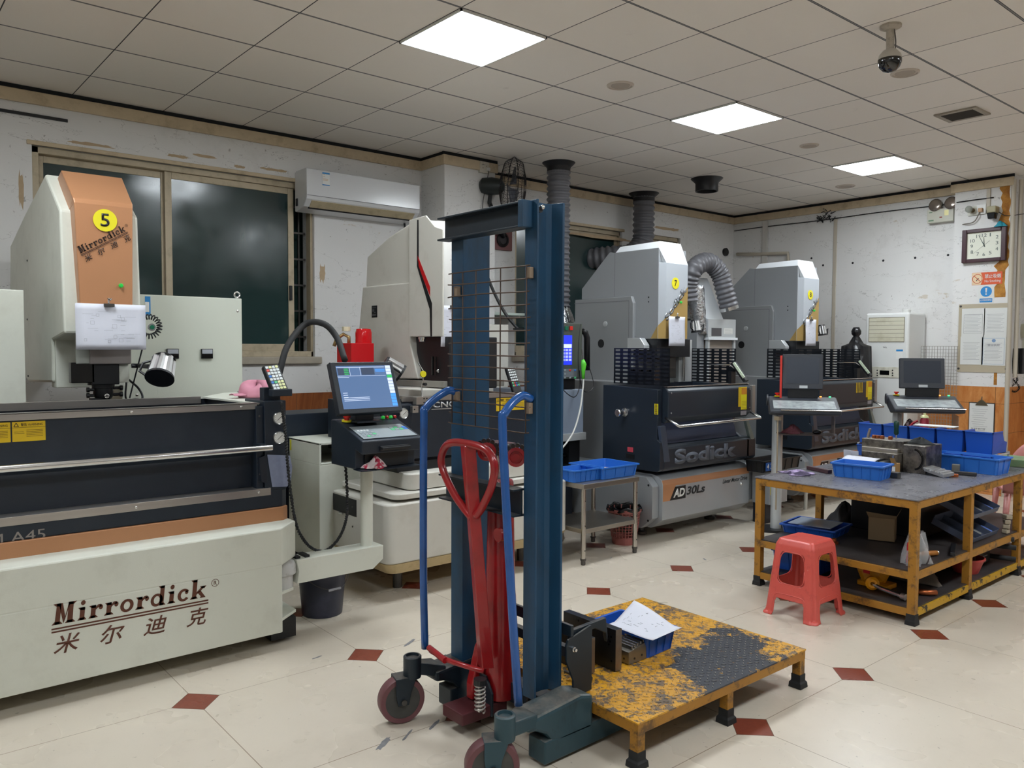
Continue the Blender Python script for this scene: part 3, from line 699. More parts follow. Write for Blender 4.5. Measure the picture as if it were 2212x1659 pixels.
KW = P('white key', 'd5dadb', .4); KG = P('green key', '55c083', .4); KB = P('blue key', '3a78c8', .4); KGr = P('grey key', '8d979c', .4); KY = P('pale yellow key', 'd9dba0', .4); KR = P('red key', 'd03a30', .4); KD = P('dark key', '3d444c', .4)
keys(kp, plo+rr_*.035+upv*.04, rr_, upv, nn, 4, 3, .018, .016, .022, .024, [KGr, KG, KGr, KGr, KGr, KGr])
keys(kp, plo+rr_*.035+upv*.115, rr_, upv, nn, 4, 1, .013, .012, .018, .02, [KW])
keys(kp, plo+rr_*.23+upv*.10, rr_, upv, nn, 4, 2, .022, .018, .026, .022, [KG, KGr, KG, KB, KGr, KG, KGr, KB])
MB().box((BX, yA+.10, zf-.055), (BX+.012, yA+.27, zf-.032)).box((BX+.012, yA+.10, zf-.05), (BX+.03, yA+.27, zf-.037)).build('pull_handle', BLACK, con, bevel=.003)
e = Vector((-3.77, yA+.045, zk-.008)); es = MB().lathe([(.026, 0), (.026, .008)], e, (0.1,0,1), 20).build('stop_collar', YELLOW, con)
MB().lathe([(.013, .008), (.013, .02), (.019, .022), (.019, .032), (.014, .037)], e, (0.1,0,1), 20).build('emergency_stop', REDB, es, smooth=True)
for i, mm in enumerate((GREENB, REDB, GREENB, REDB)):
    MB().lathe([(.010, 0), (.010, .01), (.006, .014)], (-3.775, yB-.09+.024*i, zk-.004), (0,0,1), 14).build('lit_button', mm, con, smooth=True)
# screen
s_tl, s_tr = PX(712, 784, -3.76), PX(844, 779, -3.76); sy0, sy1 = s_tl.y, s_tr.y+.01
szt = (s_tl.z+s_tr.z)/2; szb = szt-.262; xb_ = -3.655
up_s = Vector((-3.76-xb_, 0, szt-szb)); hs = up_s.length; up_s.normalize(); nrm_s = rr_.cross(up_s); so = Vector((xb_, sy0, szb))
scr = MB().ext([so, so+rr_*(sy1-sy0), so+rr_*(sy1-sy0)+up_s*hs, so+up_s*hs], nrm_s*-.04).build('screen_housing', P('screen bezel', '1e242c', .4, bump=.1, bscale=200), con, bevel=.004)
def mk_screen(name, col, st):
    m_ = bpy.data.materials.new(name); m_.use_nodes = True; b_ = m_.node_tree.nodes['Principled BSDF']; b_.inputs['Base Color'].default_value = (.02,.02,.03,1); b_.inputs['Roughness'].default_value = .3
    b_.inputs['Emission Color'].default_value = lin(col); b_.inputs['Emission Strength'].default_value = st; MATS[name] = m_; return m_
SC = mk_screen('lit blue screen', '4a678f', .55); SW = mk_screen('lit white bar', 'c8d4ec', .6); SG = mk_screen('lit green bar', '2fb45c', .55); SB = mk_screen('lit light blue', '3f93e8', .6); SD = mk_screen('lit dark cell', '34455e', .4)
W_ = sy1-sy0; dm, dy = .03, .022
disp = MB().ext([so+rr_*.028+up_s*.025+nrm_s*.0005, so+rr_*(W_-.022)+up_s*.025+nrm_s*.0005, so+rr_*(W_-.022)+up_s*(hs-.022)+nrm_s*.0005, so+rr_*.028+up_s*(hs-.022)+nrm_s*.0005], nrm_s*.001).build('display', SC, scr)
def cell(a, b, c_, d_, mm, name='display_cell'):   # fractions of the display
    w0, h0 = W_-.05, hs-.047; o_ = so+rr_*(.028+w0*a)+up_s*(.025+h0*c_)+nrm_s*.0018
    MB().ext([o_, o_+rr_*w0*(b-a), o_+rr_*w0*(b-a)+up_s*h0*(d_-c_), o_+up_s*h0*(d_-c_)], nrm_s*.0003).build(name, mm, disp)
for i in range(13): cell(.90, .995, .93-.075*i, .995-.075*i, [SW, SW, SW, SG, SW, SW, SW, SW, SW, SB, SB, SB, SB][i])
cell(0, .88, .955, .965, SW); cell(0, .88, .755, .762, SW); cell(.0, .2, .72, .73, SW); cell(.23, .235, .77, .95, SW); cell(.42, .425, .77, .95, SW)
cell(.02, .22, .78, .94, SD); cell(.44, .68, .78, .95, SD)
for i in range(4): cell(.13, .21, .79+.04*i, .81+.04*i, SG)
for i in range(3): cell(.7, .88, .90-.025*i, .913-.025*i, SB)
for i in range(3): cell(.04, .5, .25-.035*i, .26-.035*i, SW)
for i in range(3): cell(.04, .12, .36-.05*i, .37-.05*i, SW)
MB().box((-3.80, (sy0+sy1)/2-.05, zk-.01), (-3.74, (sy0+sy1)/2+.06, szb+.01)).build('screen_stand', NAVY, con, bevel=.004)
MB().box((-3.76, (sy0+sy1)/2-.07, zk-.012), (-3.68, (sy0+sy1)/2+.08, zk-.004)).build('stand_foot', NAVY, con)

# rag below the console
RAG = NT('red checked rag', .9); RAG.col(RAG.mix(RAG.ramp(RAG.noise(28, 3), .45, .52), 'b02c48', 'd9c8c8')); RAG = RAG.m
def blob_rag(name, c, sx, sy_, sz_, m_, label, cat='rag', seed=1, amp=.35, n=26):
    random.seed(seed); ph = [random.uniform(0, 6) for _ in range(8)]
    mb = MB(); c = Vector(c)
    def f(a, b):
        th, z = a*2*PI, b
        r = math.sin(PI*min(max(b*.5+.0, 0), 1)) if False else math.sqrt(max(0, 1-(1-b)**2)) if b < 1 else 1
        k = 1+amp*(math.sin(3*th+ph[0])*.5+math.sin(5*th+ph[1]+b*4)*.35+math.sin(9*th+ph[2])*.25)*b
        h = (1-b**1.5)*(1+amp*math.sin(4*th+ph[3]+b*7)*.6)+amp*.3*math.sin(7*th+ph[4])*b*(1-b)
        return c+Vector((sx*b*k*math.cos(th), sy_*b*k*math.sin(th), max(.002, sz_*h)))
    mb.grid(f, n, 10); bmesh.ops.remove_doubles(mb.bm, verts=mb.bm.verts, dist=.0004)
    o_ = mb.build(name, m_, None, smooth='all', solid=.003)
    return tag(o_, label, cat)
blob_rag('rag', (-3.57, (yA+.10), zbot+.003), .035, .06, .05, RAG, 'crumpled red and white rag on the ledge under the lit control console', seed=3, amp=.5)
MB2 = MB().box((-3.62, yA, zbot-.004), (-3.53, yB, zbot)).build('tray', NAVY, con)
# handheld pendant in its holder
hp = thing('handheld_pendant', 'black handheld keypad with colourful keys, holstered on the tank corner of machine 5', 'remote control', (-3.86, 1.66, 1.2))
pa, pb_ = PX(574, 790, -3.86), PX(603, 790, -3.86); pd = PX(590, 850, -3.82); wv = Vector((0, 1, 0))
o_ = Vector((-3.82, PX(589, 845, -3.82).y, PX(589, 845, -3.82).z)); upp = (Vector((-3.90, pa.y, pa.z))-o_); hL = upp.length; upp.normalize(); wv = (wv-upp*wv.dot(upp)).normalized(); nn2 = wv.cross(upp); wd = .088
hb = MB().ext([o_, o_+wv*wd, o_+wv*wd+upp*hL, o_+upp*hL], nn2*-.03).build('pendant_body', BLACK, hp, bevel=.008)
MB().ext([o_+wv*.006+upp*.01, o_+wv*(wd-.006)+upp*.01, o_+wv*(wd-.006)+upp*(hL-.008), o_+wv*.006+upp*(hL-.008)], nn2*.001).build('faceplate', P('dark faceplate', '2b2d30', .4), hb)
for j in range(9):
    for i in range(4):
        mm = [KW, KY, KW, KY][i] if j < 1 else KW
        if j in (3, 5) and i == 0: mm = KB
        if j == 5 and i == 1: mm = KG
        if j > 4 and i > 1: mm = KY
        if j == 1 and i == 0: mm = KR
        a = o_+wv*(.01+i*.0175)+upp*(hL-.018-.0175*j-.004)+nn2*.001
        MB().ext([a, a+wv*.014, a+wv*.014+upp*.013, a+upp*.013], nn2*.0015).build('key', mm, hb)
MB().obox(o_+wv*wd/2+upp*-.008+nn2*-.012, (.05, .105, .035)).build('holder', NAVY, hp, bevel=.004)
MB().obox((-3.90, 1.665, 1.235), (.05, .09, .07)).build('holder_block', NAVY, hp, bevel=.004)
# curled cables
def coil(pts, name, par, R_=.008, r=.005, turns=60, m_=None):
    P_ = bezier(pts, turns*6); out = []
    mb = MB()
    for i, p in enumerate(P_):
        d = (P_[min(i+1, len(P_)-1)]-P_[max(i-1, 0)]).normalized(); x_, y_ = mb.frame(d); a = i*2*PI/6
        out.append(p+x_*R_*math.cos(a)+y_*R_*math.sin(a))
    return mb.tube(out, r, 4).build(name, m_ or RUBBER, par, smooth='all')
coil([PX(608, 868, -3.80), PX(612, 900, -3.80), PX(618, 950, -3.80), PX(622, 1010, -3.79), PX(630, 1080, -3.80), PX(642, 1140, -3.82), PX(668, 1180, -3.85), PX(700, 1190, -3.86), PX(730, 1165, -3.84), PX(748, 1120, -3.80), PX(750, 1070, -3.80), PX(746, 1000, -3.80), PX(742, 950, -3.80)], 'coiled_cable', hp, .0028, .0068, 110)
MB().tube(bezier([(-4.0, 1.72, 1.19), PX(605, 800, -4.0), PX(622, 745, -4.05), PX(660, 700, -4.1), PX(700, 700, -4.0), PX(728, 730, -3.95), PX(745, 778, -3.82)], 40), .017, 12).build('conduit_hose', RUBBER, con, smooth='all')
# drawing held to the head
dw = clip_sheet('clipped_drawing', 'drawing sheet in a bulldog clip on the copper head front of the machine marked 5', 'paper', PX(162, 655, xo+.02), PX(313, 660, xo+.02).y-PX(162, 655, xo+.02).y, PX(200, 655, xo+.02).z-PX(200, 754, xo+.02).z, marks=9)

# electrical cabinet behind machine 5
ec = thing('electrical_cabinet', 'pale green-white cabinet with two small meters and a lifting ring behind machine 5', 'cabinet', (-5.3, 1.6, 0))
xc = -5.02
y0_, y1_ = PX(300, 700, xc).y, PX(523, 700, xc).y; zt_ = PX(523, 645, xc).z
MB().box((-5.45, 1.25, .10), (xc, y1_, zt_)).build('cabinet_body', P('pale cabinet paint', 'cfd3c6', .45, var=.03, scale=3, bump=.05, bscale=200), ec, bevel=.005)
p = PX(512, 637, xc-.04); MB().tube([p+Vector((0, .017*math.cos(a), .017*math.sin(a))) for a in [2*PI*i/20 for i in range(21)]], .006, 8).build('lifting_ring', STEELR, ec, smooth='all')
for u in (372, 446):
    q = PX(u, 764, xc); MB().box((xc, q.y-.035, q.z-.030), (xc+.015, q.y+.035, q.z+.030)).build('meter', BLACKG, ec, bevel=.002)
    MB().box((xc+.015, q.y-.031, q.z+.0), (xc+.017, q.y+.031, q.z+.026)).build('meter_dial', P('meter dial', 'a9adb5', .3), ec)
for u, v in ((513, 672), (515, 846), (296, 853)): screw(ec, PX(u, v, xc), r=.008)
lb = PX(313, 640, xc+.001); sheet('energy_label', (xc, lb.y, PX(313, 682, xc).z), (0,1,0), (0,0,1), PX(325, 660, xc).y-lb.y, PX(313, 640, xc).z-PX(313, 682, xc).z, BLUES, ec)
sheet('label_field', (xc+.0012, lb.y, PX(313, 674, xc).z), (0,1,0), (0,0,1), PX(322, 660, xc).y-lb.y, PX(313, 652, xc).z-PX(313, 674, xc).z, PAPERW, ec)
for yy in (1.3, y1_-.1): MB().box((-5.4, yy, 0), (-5.1, yy+.06, .1)).build('foot', BLACK, ec)

# bucket under the arm
def bucket(name, label, c, r0, r1, h, m_, rim=None):
    t = thing(name, label, 'bucket', c)
    MB().lathe([(r0, 0), (r0+.004, .004), (r1, h), (r1+.008, h), (r1+.008, h-.018), (r1-.004, h-.004), (r1-.006, h-.004), (r0-.004, .01), (.001, .008)], c, (0,0,1), 32).build('bucket_body', m_, t, smooth=True)
    return t
bc = Vector((-4.05, 2.02, 0)); bk = bucket('bucket', 'dark blue-grey plastic bucket with a wire handle on the floor under the cream swing arm', bc, .105, .135, .30, P('dark bucket plastic', '2c3042', .45, var=.2, scale=5, dirt='55566a', damt=.4, dscale=8))
hd = [bc+Vector((.142*math.sin(a)*.0+.145*math.cos(a), .145*math.sin(a), .235-.13*math.sin(max(0,min(PI,(a+PI/4)/(1.0)))) if 0 else .25)) for a in [0]]
pts = [bc+Vector((.02, -.137, .26)), bc+Vector((.10, -.10, .20)), bc+Vector((.148, -.02, .165)), bc+Vector((.148, .04, .17)), bc+Vector((.11, .10, .21)), bc+Vector((.02, .142, .26))]
MB().tube(bezier(pts, 30), .002, 5).build('wire_handle', DSTEEL, bk)
MB().tube([bc+Vector((.147, -.035, .165)), bc+Vector((.149, .035, .168))], .007, 8).build('grip', P('grip', '9a9aa0', .5), bk)
# ---------------------------------------------------------------- wall air conditioner
xa = -6.08
ac = thing('air_conditioner', 'white wall-mounted split air conditioner with an energy label, between window and pillar', 'air conditioner', (XW, 3.5, 2.7))
A0, A1 = PX(662, 361, xa), PX(907, 401, xa); y0 = A0.y; y1 = min(PX(907, 430, xa).y, PL[0]-.012); zt = A0.z; zb = PX(662, 428, xa).z
yb0 = PX(637, 400, XW+.0).y+.0
prof = [(XW, zt-.015), (XW+.03, zt), (xa-.02, zt), (xa, zt-.006), (xa+.004, zb+.03), (xa-.005, zb), (xa-.06, zb-.055), (XW+.02, zb-.085), (XW, zb-.08)]
ACW = P('ac white', 'd8d9db', .18, spec=.7)
MB().prism(prof, 'y', y0, y1).build('casing', ACW, ac, bevel=.006)
MB().box((xa+.0005, y0+.004, zb+.026), (xa+.0065, y1-.004, zb+.030)).build('seam', P('seam grey', '75757a', .5), ac)
MB().ext([(xa-.012, y0+.05, zb-.008), (xa-.012, y1-.05, zb-.008), (xa-.062, y1-.05, zb-.054), (xa-.062, y0+.05, zb-.054)], (.006, 0, -.006)).build('louver', P('dusty beige louver', 'b9aa8b', .5, dirt='7f7055', damt=.5, dscale=9), ac)
MB().ext([(xa-.064, y0+.045, zb-.052), (xa-.064, y1-.045, zb-.052), (xa-.075, y1-.045, zb-.066), (xa-.075, y0+.045, zb-.066)], (.004, 0, -.003)).build('outlet_slot', BLACK, ac)
a = PX(696, 372, xa+.004); b = PX(712, 402, xa+.004)
el = sheet('energy_label', (xa+.005, a.y, b.z), (0,1,0), (0,0,1), b.y-a.y, a.z-b.z, PAPERW, ac)
sheet('label_header', (xa+.0064, a.y, a.z-.012), (0,1,0), (0,0,1), b.y-a.y, .012, BLUES, ac); sheet('label_footer', (xa+.0064, a.y, b.z), (0,1,0), (0,0,1), b.y-a.y, .007, BLUES, ac)
k = lines_on(MB(), (xa+.0064, a.y, b.z), (0,1,0), (0,0,1), [(.006, .022, .085), (.006, .022, .07), (.006, .05, .05), (.006, .05, .04)], .0025); k.build('label_print', P('orange print', 'd09a50', .6), ac)
p = PX(782, 432, xa+.002); text('maker_lettering', 'GREE AIR', INK, ac, (xa+.002, p.y, p.z-.004), (0,1,0), (0,0,1), .07, .01)
MB().tube([(XW+.06, y1-.06, zb-.08), (XW+.05, y1-.05, zb-.13), (XW+.03, y1-.05, zb-.20)], .009, 8).build('drain_hose', BLACK, ac, smooth='all')
MB().box((XW+.03, y0-.008, zb-.04), (XW+.06, y0+.002, zb+.02)).build('pipe_cover', BLACK, ac)

# sockets on the pillar, wall fan on a red-brown board
xp = -5.93
sk = thing('wall_socket', 'white wall socket with a plug at the top of the pillar beside the fan', 'socket', (xp, 4.6, 2.9))
p = PX(1043, 362, xp); MB().box((xp, p.y-.055, p.z-.055), (xp+.03, p.y+.055, p.z+.05)).build('socket_box', P('aged socket plastic', 'cfc9bc', .4, dirt='7d7260', damt=.4, dscale=20), sk, bevel=.004)
k = MB()
for dy_, dz in ((-.03, .02), (-.015, .022), (0, .02), (-.02, -.01), (.02, .01)): k.box((xp+.03, p.y+dy_-.003, p.z+dz-.004), (xp+.0305, p.y+dy_+.003, p.z+dz+.004))
k.build('socket_holes', BLACK, sk)
MB().obox((xp+.045, p.y+.03, p.z-.02), (.03, .025, .03)).build('plug', WHITE, sk, bevel=.004)
MB().tube(bezier([(xp+.05, p.y+.03, p.z-.035), (xp+.03, p.y+.02, p.z-.15), (xp+.02, p.y-.01, p.z-.30), (xp+.02, p.y-.02, p.z-.45)], 20), .004, 6).build('cord', DSTEEL, sk)
fb = (1095, 510); xfz = -6.27
fan = thing('wall_fan', 'black wire-caged wall fan high on the wall right of the pillar', 'fan', (-6.2, 5.0, 2.7))
fc = PX(1108, 405, -5.72); ax = Vector((.72, .62, -.08)).normalized()
cg = MB(); X_, Y_ = cg.frame(ax); R_ = .27
def ringpts(h, r, n=36): return [fc+ax*h+X_*r*math.cos(2*PI*i/n)+Y_*r*math.sin(2*PI*i/n) for i in range(n+1)]
for h, r in ((0, R_), (.07, R_*.86), (-.07, R_*.86), (.10, R_*.45), (-.10, R_*.45)): cg.tube(ringpts(h, r), .004 if h == 0 else .0022, 5)
for i in range(44):
    a = 2*PI*i/44; d = X_*math.cos(a)+Y_*math.sin(a)
    for s in (1, -1): cg.tube([fc+ax*.115*s+d*.03, fc+ax*.105*s+d*R_*.45, fc+ax*.07*s+d*R_*.86, fc+d*R_], .0016, 3)
WIRE = P('dark wire', '2a2628', .5, .6)
cg.build('cage', WIRE, fan)
bl = MB()
for i in range(3):
    a0 = 2*PI*i/3+.5; rows = []
    for rr_i, (r, wdt) in enumerate(((.03, .25), (.10, .55), (.19, .5))):
        rows.append([fc+X_*r*math.cos(a0+s*wdt)+Y_*r*math.sin(a0+s*wdt)+ax*(.03*s) for s in (-1, 0, 1)])
    vs = [[bl.bm.verts.new(q) for q in r] for r in rows]
    for u_ in range(2):
        for v_ in range(2): bl.bm.faces.new((vs[u_][v_], vs[u_][v_+1], vs[u_+1][v_+1], vs[u_+1][v_]))
bl.build('blade', P('grey fan blade', '4a4c54', .4), fan, solid=.003)
MB().lathe([(.03, 0), (.075, -.05), (.085, -.16), (.07, -.24), (.03, -.27)], fc-ax*.05, ax, 24).build('motor', P('fan motor black green', '1e2525', .4), fan, smooth=True) if False else MB().lathe([(.03, 0), (.07, .03), (.082, .12), (.07, .21), (.03, .24)], fc-ax*.08, -ax, 24).build('motor', P('fan motor black green', '1e2525', .4), fan, smooth=True)
bp = PX(1085, 505, XW+.03); bd = MB().box((XW, bp.y-.13, bp.z-.16), (XW+.03, bp.y+.13, bp.z+.18)).build('mounting_board', P('red-brown board', '7c5252', .7, var=.2, scale=14), fan, bevel=.003)
MB().tube([fc-ax*.2, fc-ax*.22+Vector((0,0,-.15)), (XW+.05, bp.y, bp.z-.03)], .02, 10).build('bracket', BLACK, fan)
MB().lathe([(.07, 0), (.075, .015), (.05, .03), (.045, .02)], (XW+.03, bp.y, bp.z-.06), (1,0,0), 20).build('wall_flange', WIRE, fan, smooth=True)

# ---------------------------------------------------------------- machine 6 (half hidden behind the lift)
t6 = thing('edm_machine', 'cream machine with a red and black stripe and white head, behind the tall blue lift', 'machine', (-4.7, 3.15, 0))
xb = -3.945; ya6, yb6 = 2.375, 3.815
def rrect(x0, y0, x1, y1, r, n=5):
    out = []
    for cx_, cy_, a0 in ((x1-r, y1-r, 0), (x0+r, y1-r, 90), (x0+r, y0+r, 180), (x1-r, y0+r, 270)):
        for i in range(n+1): a = math.radians(a0+90*i/n); out.append((cx_+r*math.cos(a), cy_+r*math.sin(a)))
    return out
KICK = P('tan kick strip', 'c3ae84', .55, dirt='8b744e', damt=.5, dscale=10)
MB().prism(rrect(-5.05, ya6, xb, yb6, .06), 'z', .22, .570).build('base', CREAM2, t6, bevel=.01, smooth=True)
MB().loft([[(px_, py_, .22) for px_, py_ in rrect(-5.05, ya6, xb, yb6, .06)], [(px_, py_, .15) for px_, py_ in rrect(-5.0, ya6+.05, xb-.05, yb6-.05, .06)]]).build('kick_strip', KICK, t6)
MB().prism(rrect(-4.95, 2.44, xb-.02, 3.76, .06), 'z', .587, .622).build('cover_plate', CREAM2, t6, bevel=.006, smooth=True)
MB().prism(rrect(-4.85, 2.56, xb-.06, 3.70, .06), 'z', .627, .725).build('upper_cover', CREAM2, t6, bevel=.008, smooth=True)
for yy in (2.6, 3.6):
    for xx in (-4.2, -4.8): MB().cyl((xx, yy, 0), (xx, yy, .155), .03, n=14).build('levelling_foot', DSTEEL, t6)
for pnt in ((-4.75, 2.409, .30), (-4.75, 2.409, .50), (-4.35, 2.409, .50), (-4.35, 2.409, .38), (-4.2, 2.409, .30)): screw(t6, (pnt[0], ya6-.001, pnt[2]), (0,-1,0), .006, DSTEEL)
a = PY(719, 1064, ya6-.001); b = PY(770, 1116, ya6-.001)
hp_ = MB().box((a.x, ya6-.002, PY(719, 1100, ya6).z), (b.x, ya6, PY(769, 1080, ya6).z)).build('access_plate', BLACK, t6)
MB().tube([((a.x+b.x)/2-.05, ya6-.01, .44), ((a.x+b.x)/2, ya6-.012, .445)], .008, 8).build('latch', STEELR, hp_)
# left tower (cream) beside it
yL = 2.28
MB().box((-5.05, yL, .12), (-4.60, yL+.5, .735)).build('side_tower', CREAM, t6, bevel=.004)
tw = MB().box((-5.05, yL, .74), (-4.60, yL+.015, .872)).box((-5.05, yL, .86), (-4.60, yL+.5, .875)).box((-5.05, yL+.48, .74), (-4.60, yL+.5, .872)).box((-5.05, yL, .74), (-5.03, yL+.5, .872)).box((-5.05, yL, .735), (-4.60, yL+.5, .745))
tw.build('open_tray_box', CREAM, t6, bevel=.003)
sheet('yellow_tag', (-5.02, yL-.002, .79), (1,0,0), (0,0,1), .02, .07, YELLOW, t6)
# tank
xt6 = -4.10; zr6 = PX(1135, 846, xt6).z; y6r = PX(1140, 850, xt6).y; y6l = PX(905, 880, xt6).y
print('m6', zr6, y6r, y6l)
MB().box((-4.9, 2.55, .72), (xt6-.02, y6r+.06, .78)).build('tank_base', BLACK, t6)
MB().box((xt6-.04, y6l-.12, .80), (xt6, y6r, zr6-.02)).build('tank_door', NAVY, t6, bevel=.004)
MB().box((-4.9, y6l-.20, .80), (xt6-.06, y6l-.13, zr6-.05)).build('tank_side_panel', NAVY, t6, bevel=.004)
MB().box((-4.9, y6r-.02, .80), (xt6-.04, y6r, zr6-.02)).box((-4.9, 2.7, .80), (-4.88, y6r, zr6-.02)).build('tank_wall', NAVYD, t6)
MB().box((xt6-.012, y6l-.12, zr6-.03), (xt6+.004, y6r+.01, zr6)).build('tank_rim', STEEL, t6, bevel=.001)
MB().box((-4.88, 2.62, zr6-.02), (-4.85, y6r, zr6)).box((-4.88, 2.62, zr6-.02), (xt6-.04, 2.65, zr6)).build('rear_rim', STEEL, t6, bevel=.001)
yq = PX(935, 880, xt6).y; zq = PX(955, 880, xt6).z
text('lettering', 'CNC-EDM', P('silver lettering', 'b4b4b4', .3, .6), t6, (xt6, yq, zq), (0,1,0), (0,0,1), .36, .036, bold=.02)
MB().box((xt6, yq-.01, zq-.012), (xt6+.002, yq+.4, zq-.006)).box((xt6, yq+.02, zq+.055), (xt6+.002, yq+.4, zq+.061)).build('underline', P('silver lettering', 'b4b4b4', .3, .6), t6)
a = PX(1072, 850, xt6+.002); b = PX(1134, 874, xt6+.002); wd = (b.y-a.y)/2
hh = .085
for i in range(2): warning_plate(t6, (xt6+.001, a.y+wd*i, zr6-.035-hh), wd-.002, hh, big=False)
gauge(t6, PX(870, 893, -4.03), .032)
MB().box((xt6-.1, PX(845, 890, -4.06).y-.07, .80), (-4.06, PX(885, 890, -4.06).y+.02, zr6-.04)).build('gauge_post', NAVY, t6, bevel=.01)
# clamp blocks on the rim
def blk(name, u, v, x_, sz, m_, par, holes=()):
    p_ = PX(u, v, x_); o_ = MB().obox(p_, sz).build(name, m_, par, bevel=.002)
    k_ = MB()
    for dy_, dz in holes: k_.cyl((p_.x+sz[0]/2, p_.y+dy_, p_.z+dz), (p_.x+sz[0]/2+.0006, p_.y+dy_, p_.z+dz), .005, n=12)
    if holes: k_.build('hole', BLACK, o_)
    return o_
fx = thing('clamping_block', 'steel clamping blocks and a yellow dial gauge on the rim left of the blue tube', 'fixture', PX(910, 868, -4.05))
blk('block', 912, 865, -4.04, (.04, .11, .045), STEEL, fx, ((.0, .012), (.02, .012), (.0, -.012), (.022, -.012)))
blk('block', 895, 884, -4.03, (.03, .04, .04), STEEL, fx, ((-.008, .0),))
MB().tube([PX(912, 857, -4.05), PX(911, 838, -4.06), PX(914, 822, -4.06), PX(913, 808, -4.06)], .005, 8).build('stem', STEELR, fx)
pp = PX(914, 808, -4.05); MB().cyl(pp-Vector((.006,0,0)), pp+Vector((.006,0,0)), .019, n=24).build('dial_gauge', YELLOW, fx)
MB().tube([pp+Vector((0,0,.018)), pp+Vector((-.01,-.03,.07))], .003, 6).build('probe', STEELR, fx)
MB().lathe([(.009,0),(.009,.02)], PX(916, 830, -4.05), (1,0,0), 12).build('clamp_knob', BLACK, fx)
# column, head
y6a = 2.93
s6 = lambda L: [(p_.x, p_.z) for p_ in pys(L, y6a)]
MB().prism(s6([(889, 480), (840, 512), (793, 555), (790, 620), (888, 618), (890, 560)]), 'y', y6a, 3.45).build('column_upper', CREAM2, t6, bevel=.01)
MB().prism(s6([(888, 610), (786, 620), (775, 740), (800, 790), (830, 818), (905, 818), (888, 740)]), 'y', y6a-.01, 3.46).build('column_lower', CREAM2, t6, bevel=.008)
HX = PY(889, 480, y6a).x; print('HX6', HX)
hx1 = HX+.06
MB().prism(s6([(889, 476), (925, 466), (945, 490), (962, 496), (962, 727), (889, 727)])[:], 'y', y6a-.02, y6a-.009).build('side_cheek', CREAM2, t6, bevel=.004)
fy0, fy1 = y6a-.02, y6a+.50; fxx = PY(932, 600, fy0).x
fr = []
for z_, dx in ((PY(930, 727, fy0).z, 0), (PY(930, 560, fy0).z, 0), (PY(945, 495, fy0).z, -.0), (PY(930, 470, fy0).z, -.10)):
    ring = [(HX+.012, fy0+.012), (fxx-.06+dx, fy0+.012), (fxx+.0+dx, fy0+.05), (fxx+.035+dx, fy0+.14), (fxx+.045+dx, (fy0+fy1)/2), (fxx+.035+dx, fy1-.14), (fxx+dx, fy1-.05), (fxx-.06+dx, fy1), (HX+.012, fy1)]
    fr.append([(a_, b_, z_) for a_, b_ in ring])
MB().loft(fr).build('head_cover', P('white head paint', 'dddcd8', .3), t6, smooth=True, bevel=.01)
yz = y6a-.0212
MB().ext(pys([(901, 475), (904, 475), (904.5, 575), (900.5, 575)], yz), (0, .001, 0)).ext(pys([(900.5, 575), (904.5, 575), (933, 655), (928, 668)], yz), (0, .001, 0)).ext(pys([(928, 668), (933, 655), (933, 727), (929.5, 727)], yz), (0, .001, 0)).build('black_stripe', BLACK, t6)
MB().ext(pys([(902, 552), (929, 620), (929, 640), (903, 574)], yz), (0, .001, 0)).build('red_stripe', REDP, t6)
p_ = PY(809, 673, y6a-.011); pl = MB().obox(p_, (.075, .004, .085)).build('name_plate', BLACK, t6, bevel=.003)
lines_on(MB(), p_+Vector((-.03, -.0022, -.035)), (1,0,0), (0,0,1), [(.004, .056, .062), (.006, .03, .05), (.006, .03, .042), (.006, .03, .034), (.03, .05, .028), (.004, .056, .012), (.004, .056, .006)], .002).build('plate_print', INKL, pl)
text('lettering', 'HOTMAN', P('teal black lettering', '2c3a3a', .5), t6, (fxx+.045, y6a+.20, PX(965, 700, fxx+.04).z), (0,0,1), (0,-1,0), .20, .035)
q = PX(975, 550, fxx+.045); 
text('small_lettering', 'HOTMAN', INK, t6, (fxx+.044, PX(965, 558, fxx).y, q.z-.04), (0,1,0), (0,0,1), .06, .011)
k = MB(); e0 = Vector((fxx+.045, PX(970, 548, fxx).y, q.z-.02)); k.ext([e0, e0+Vector((0,.02,0)), e0+Vector((0,.028,.035)), e0+Vector((0,.008,.035))], (.001,0,0)); k.build('emblem', INK, t6)
k = MB(); k.ext([e0+Vector((0,-.004,-.006)), e0+Vector((0,.05,-.006)), e0+Vector((0,.05,-.002)), e0+Vector((0,-.002,-.002))], (.001,0,0)); k.build('emblem', REDP, t6)
MB().prism(s6([(890, 727), (962, 727), (962, 842), (895, 832)]), 'y', y6a+.03, y6a+.42).build('ram', BLACK, t6, bevel=.006)
for i in range(4):
    p_ = PX(935+8*i, 790, fxx-.02); MB().cyl(p_+Vector((0,0,.06)), p_-Vector((0,0,.06)), .008, n=10).build('guide_rod', BLACKG, t6)
ck = MB().lathe([(.05, 0), (.05, .03), (.04, .05), (.045, .07), (.03, .10), (.02, .12)], PX(962, 788, fxx-.05), (0,0,-1), 20).build('chuck', DSTEEL, t6, smooth=True)
MB().lathe([(.012, 0), (.012, .03), (.008, .033)], PX(945, 801, fxx-.02), (1,-.3,0), 14).build('chuck_knob', STEELR, ck)
MB().lathe([(.026, 0), (.026, .01), (.02, .02), (.02, .03)], PX(912, 728, fxx-.06), (0,0,-1), 16).build('nozzle', STEELR, t6, smooth=True)
MB().prism(s6([(830, 818), (958, 824), (958, 838), (832, 832)]), 'y', y6a, y6a+.5).build('cross_slide', P('grey slide', '8f8d86', .5), t6, bevel=.004)
MB().obox(PX(925, 848, -4.35), (.3, .3, .06)).build('work_head', CREAM2, t6, bevel=.006)
worklamp(t6, PX(848, 795, -4.22), (.35, .75, -.55), .05, .10)
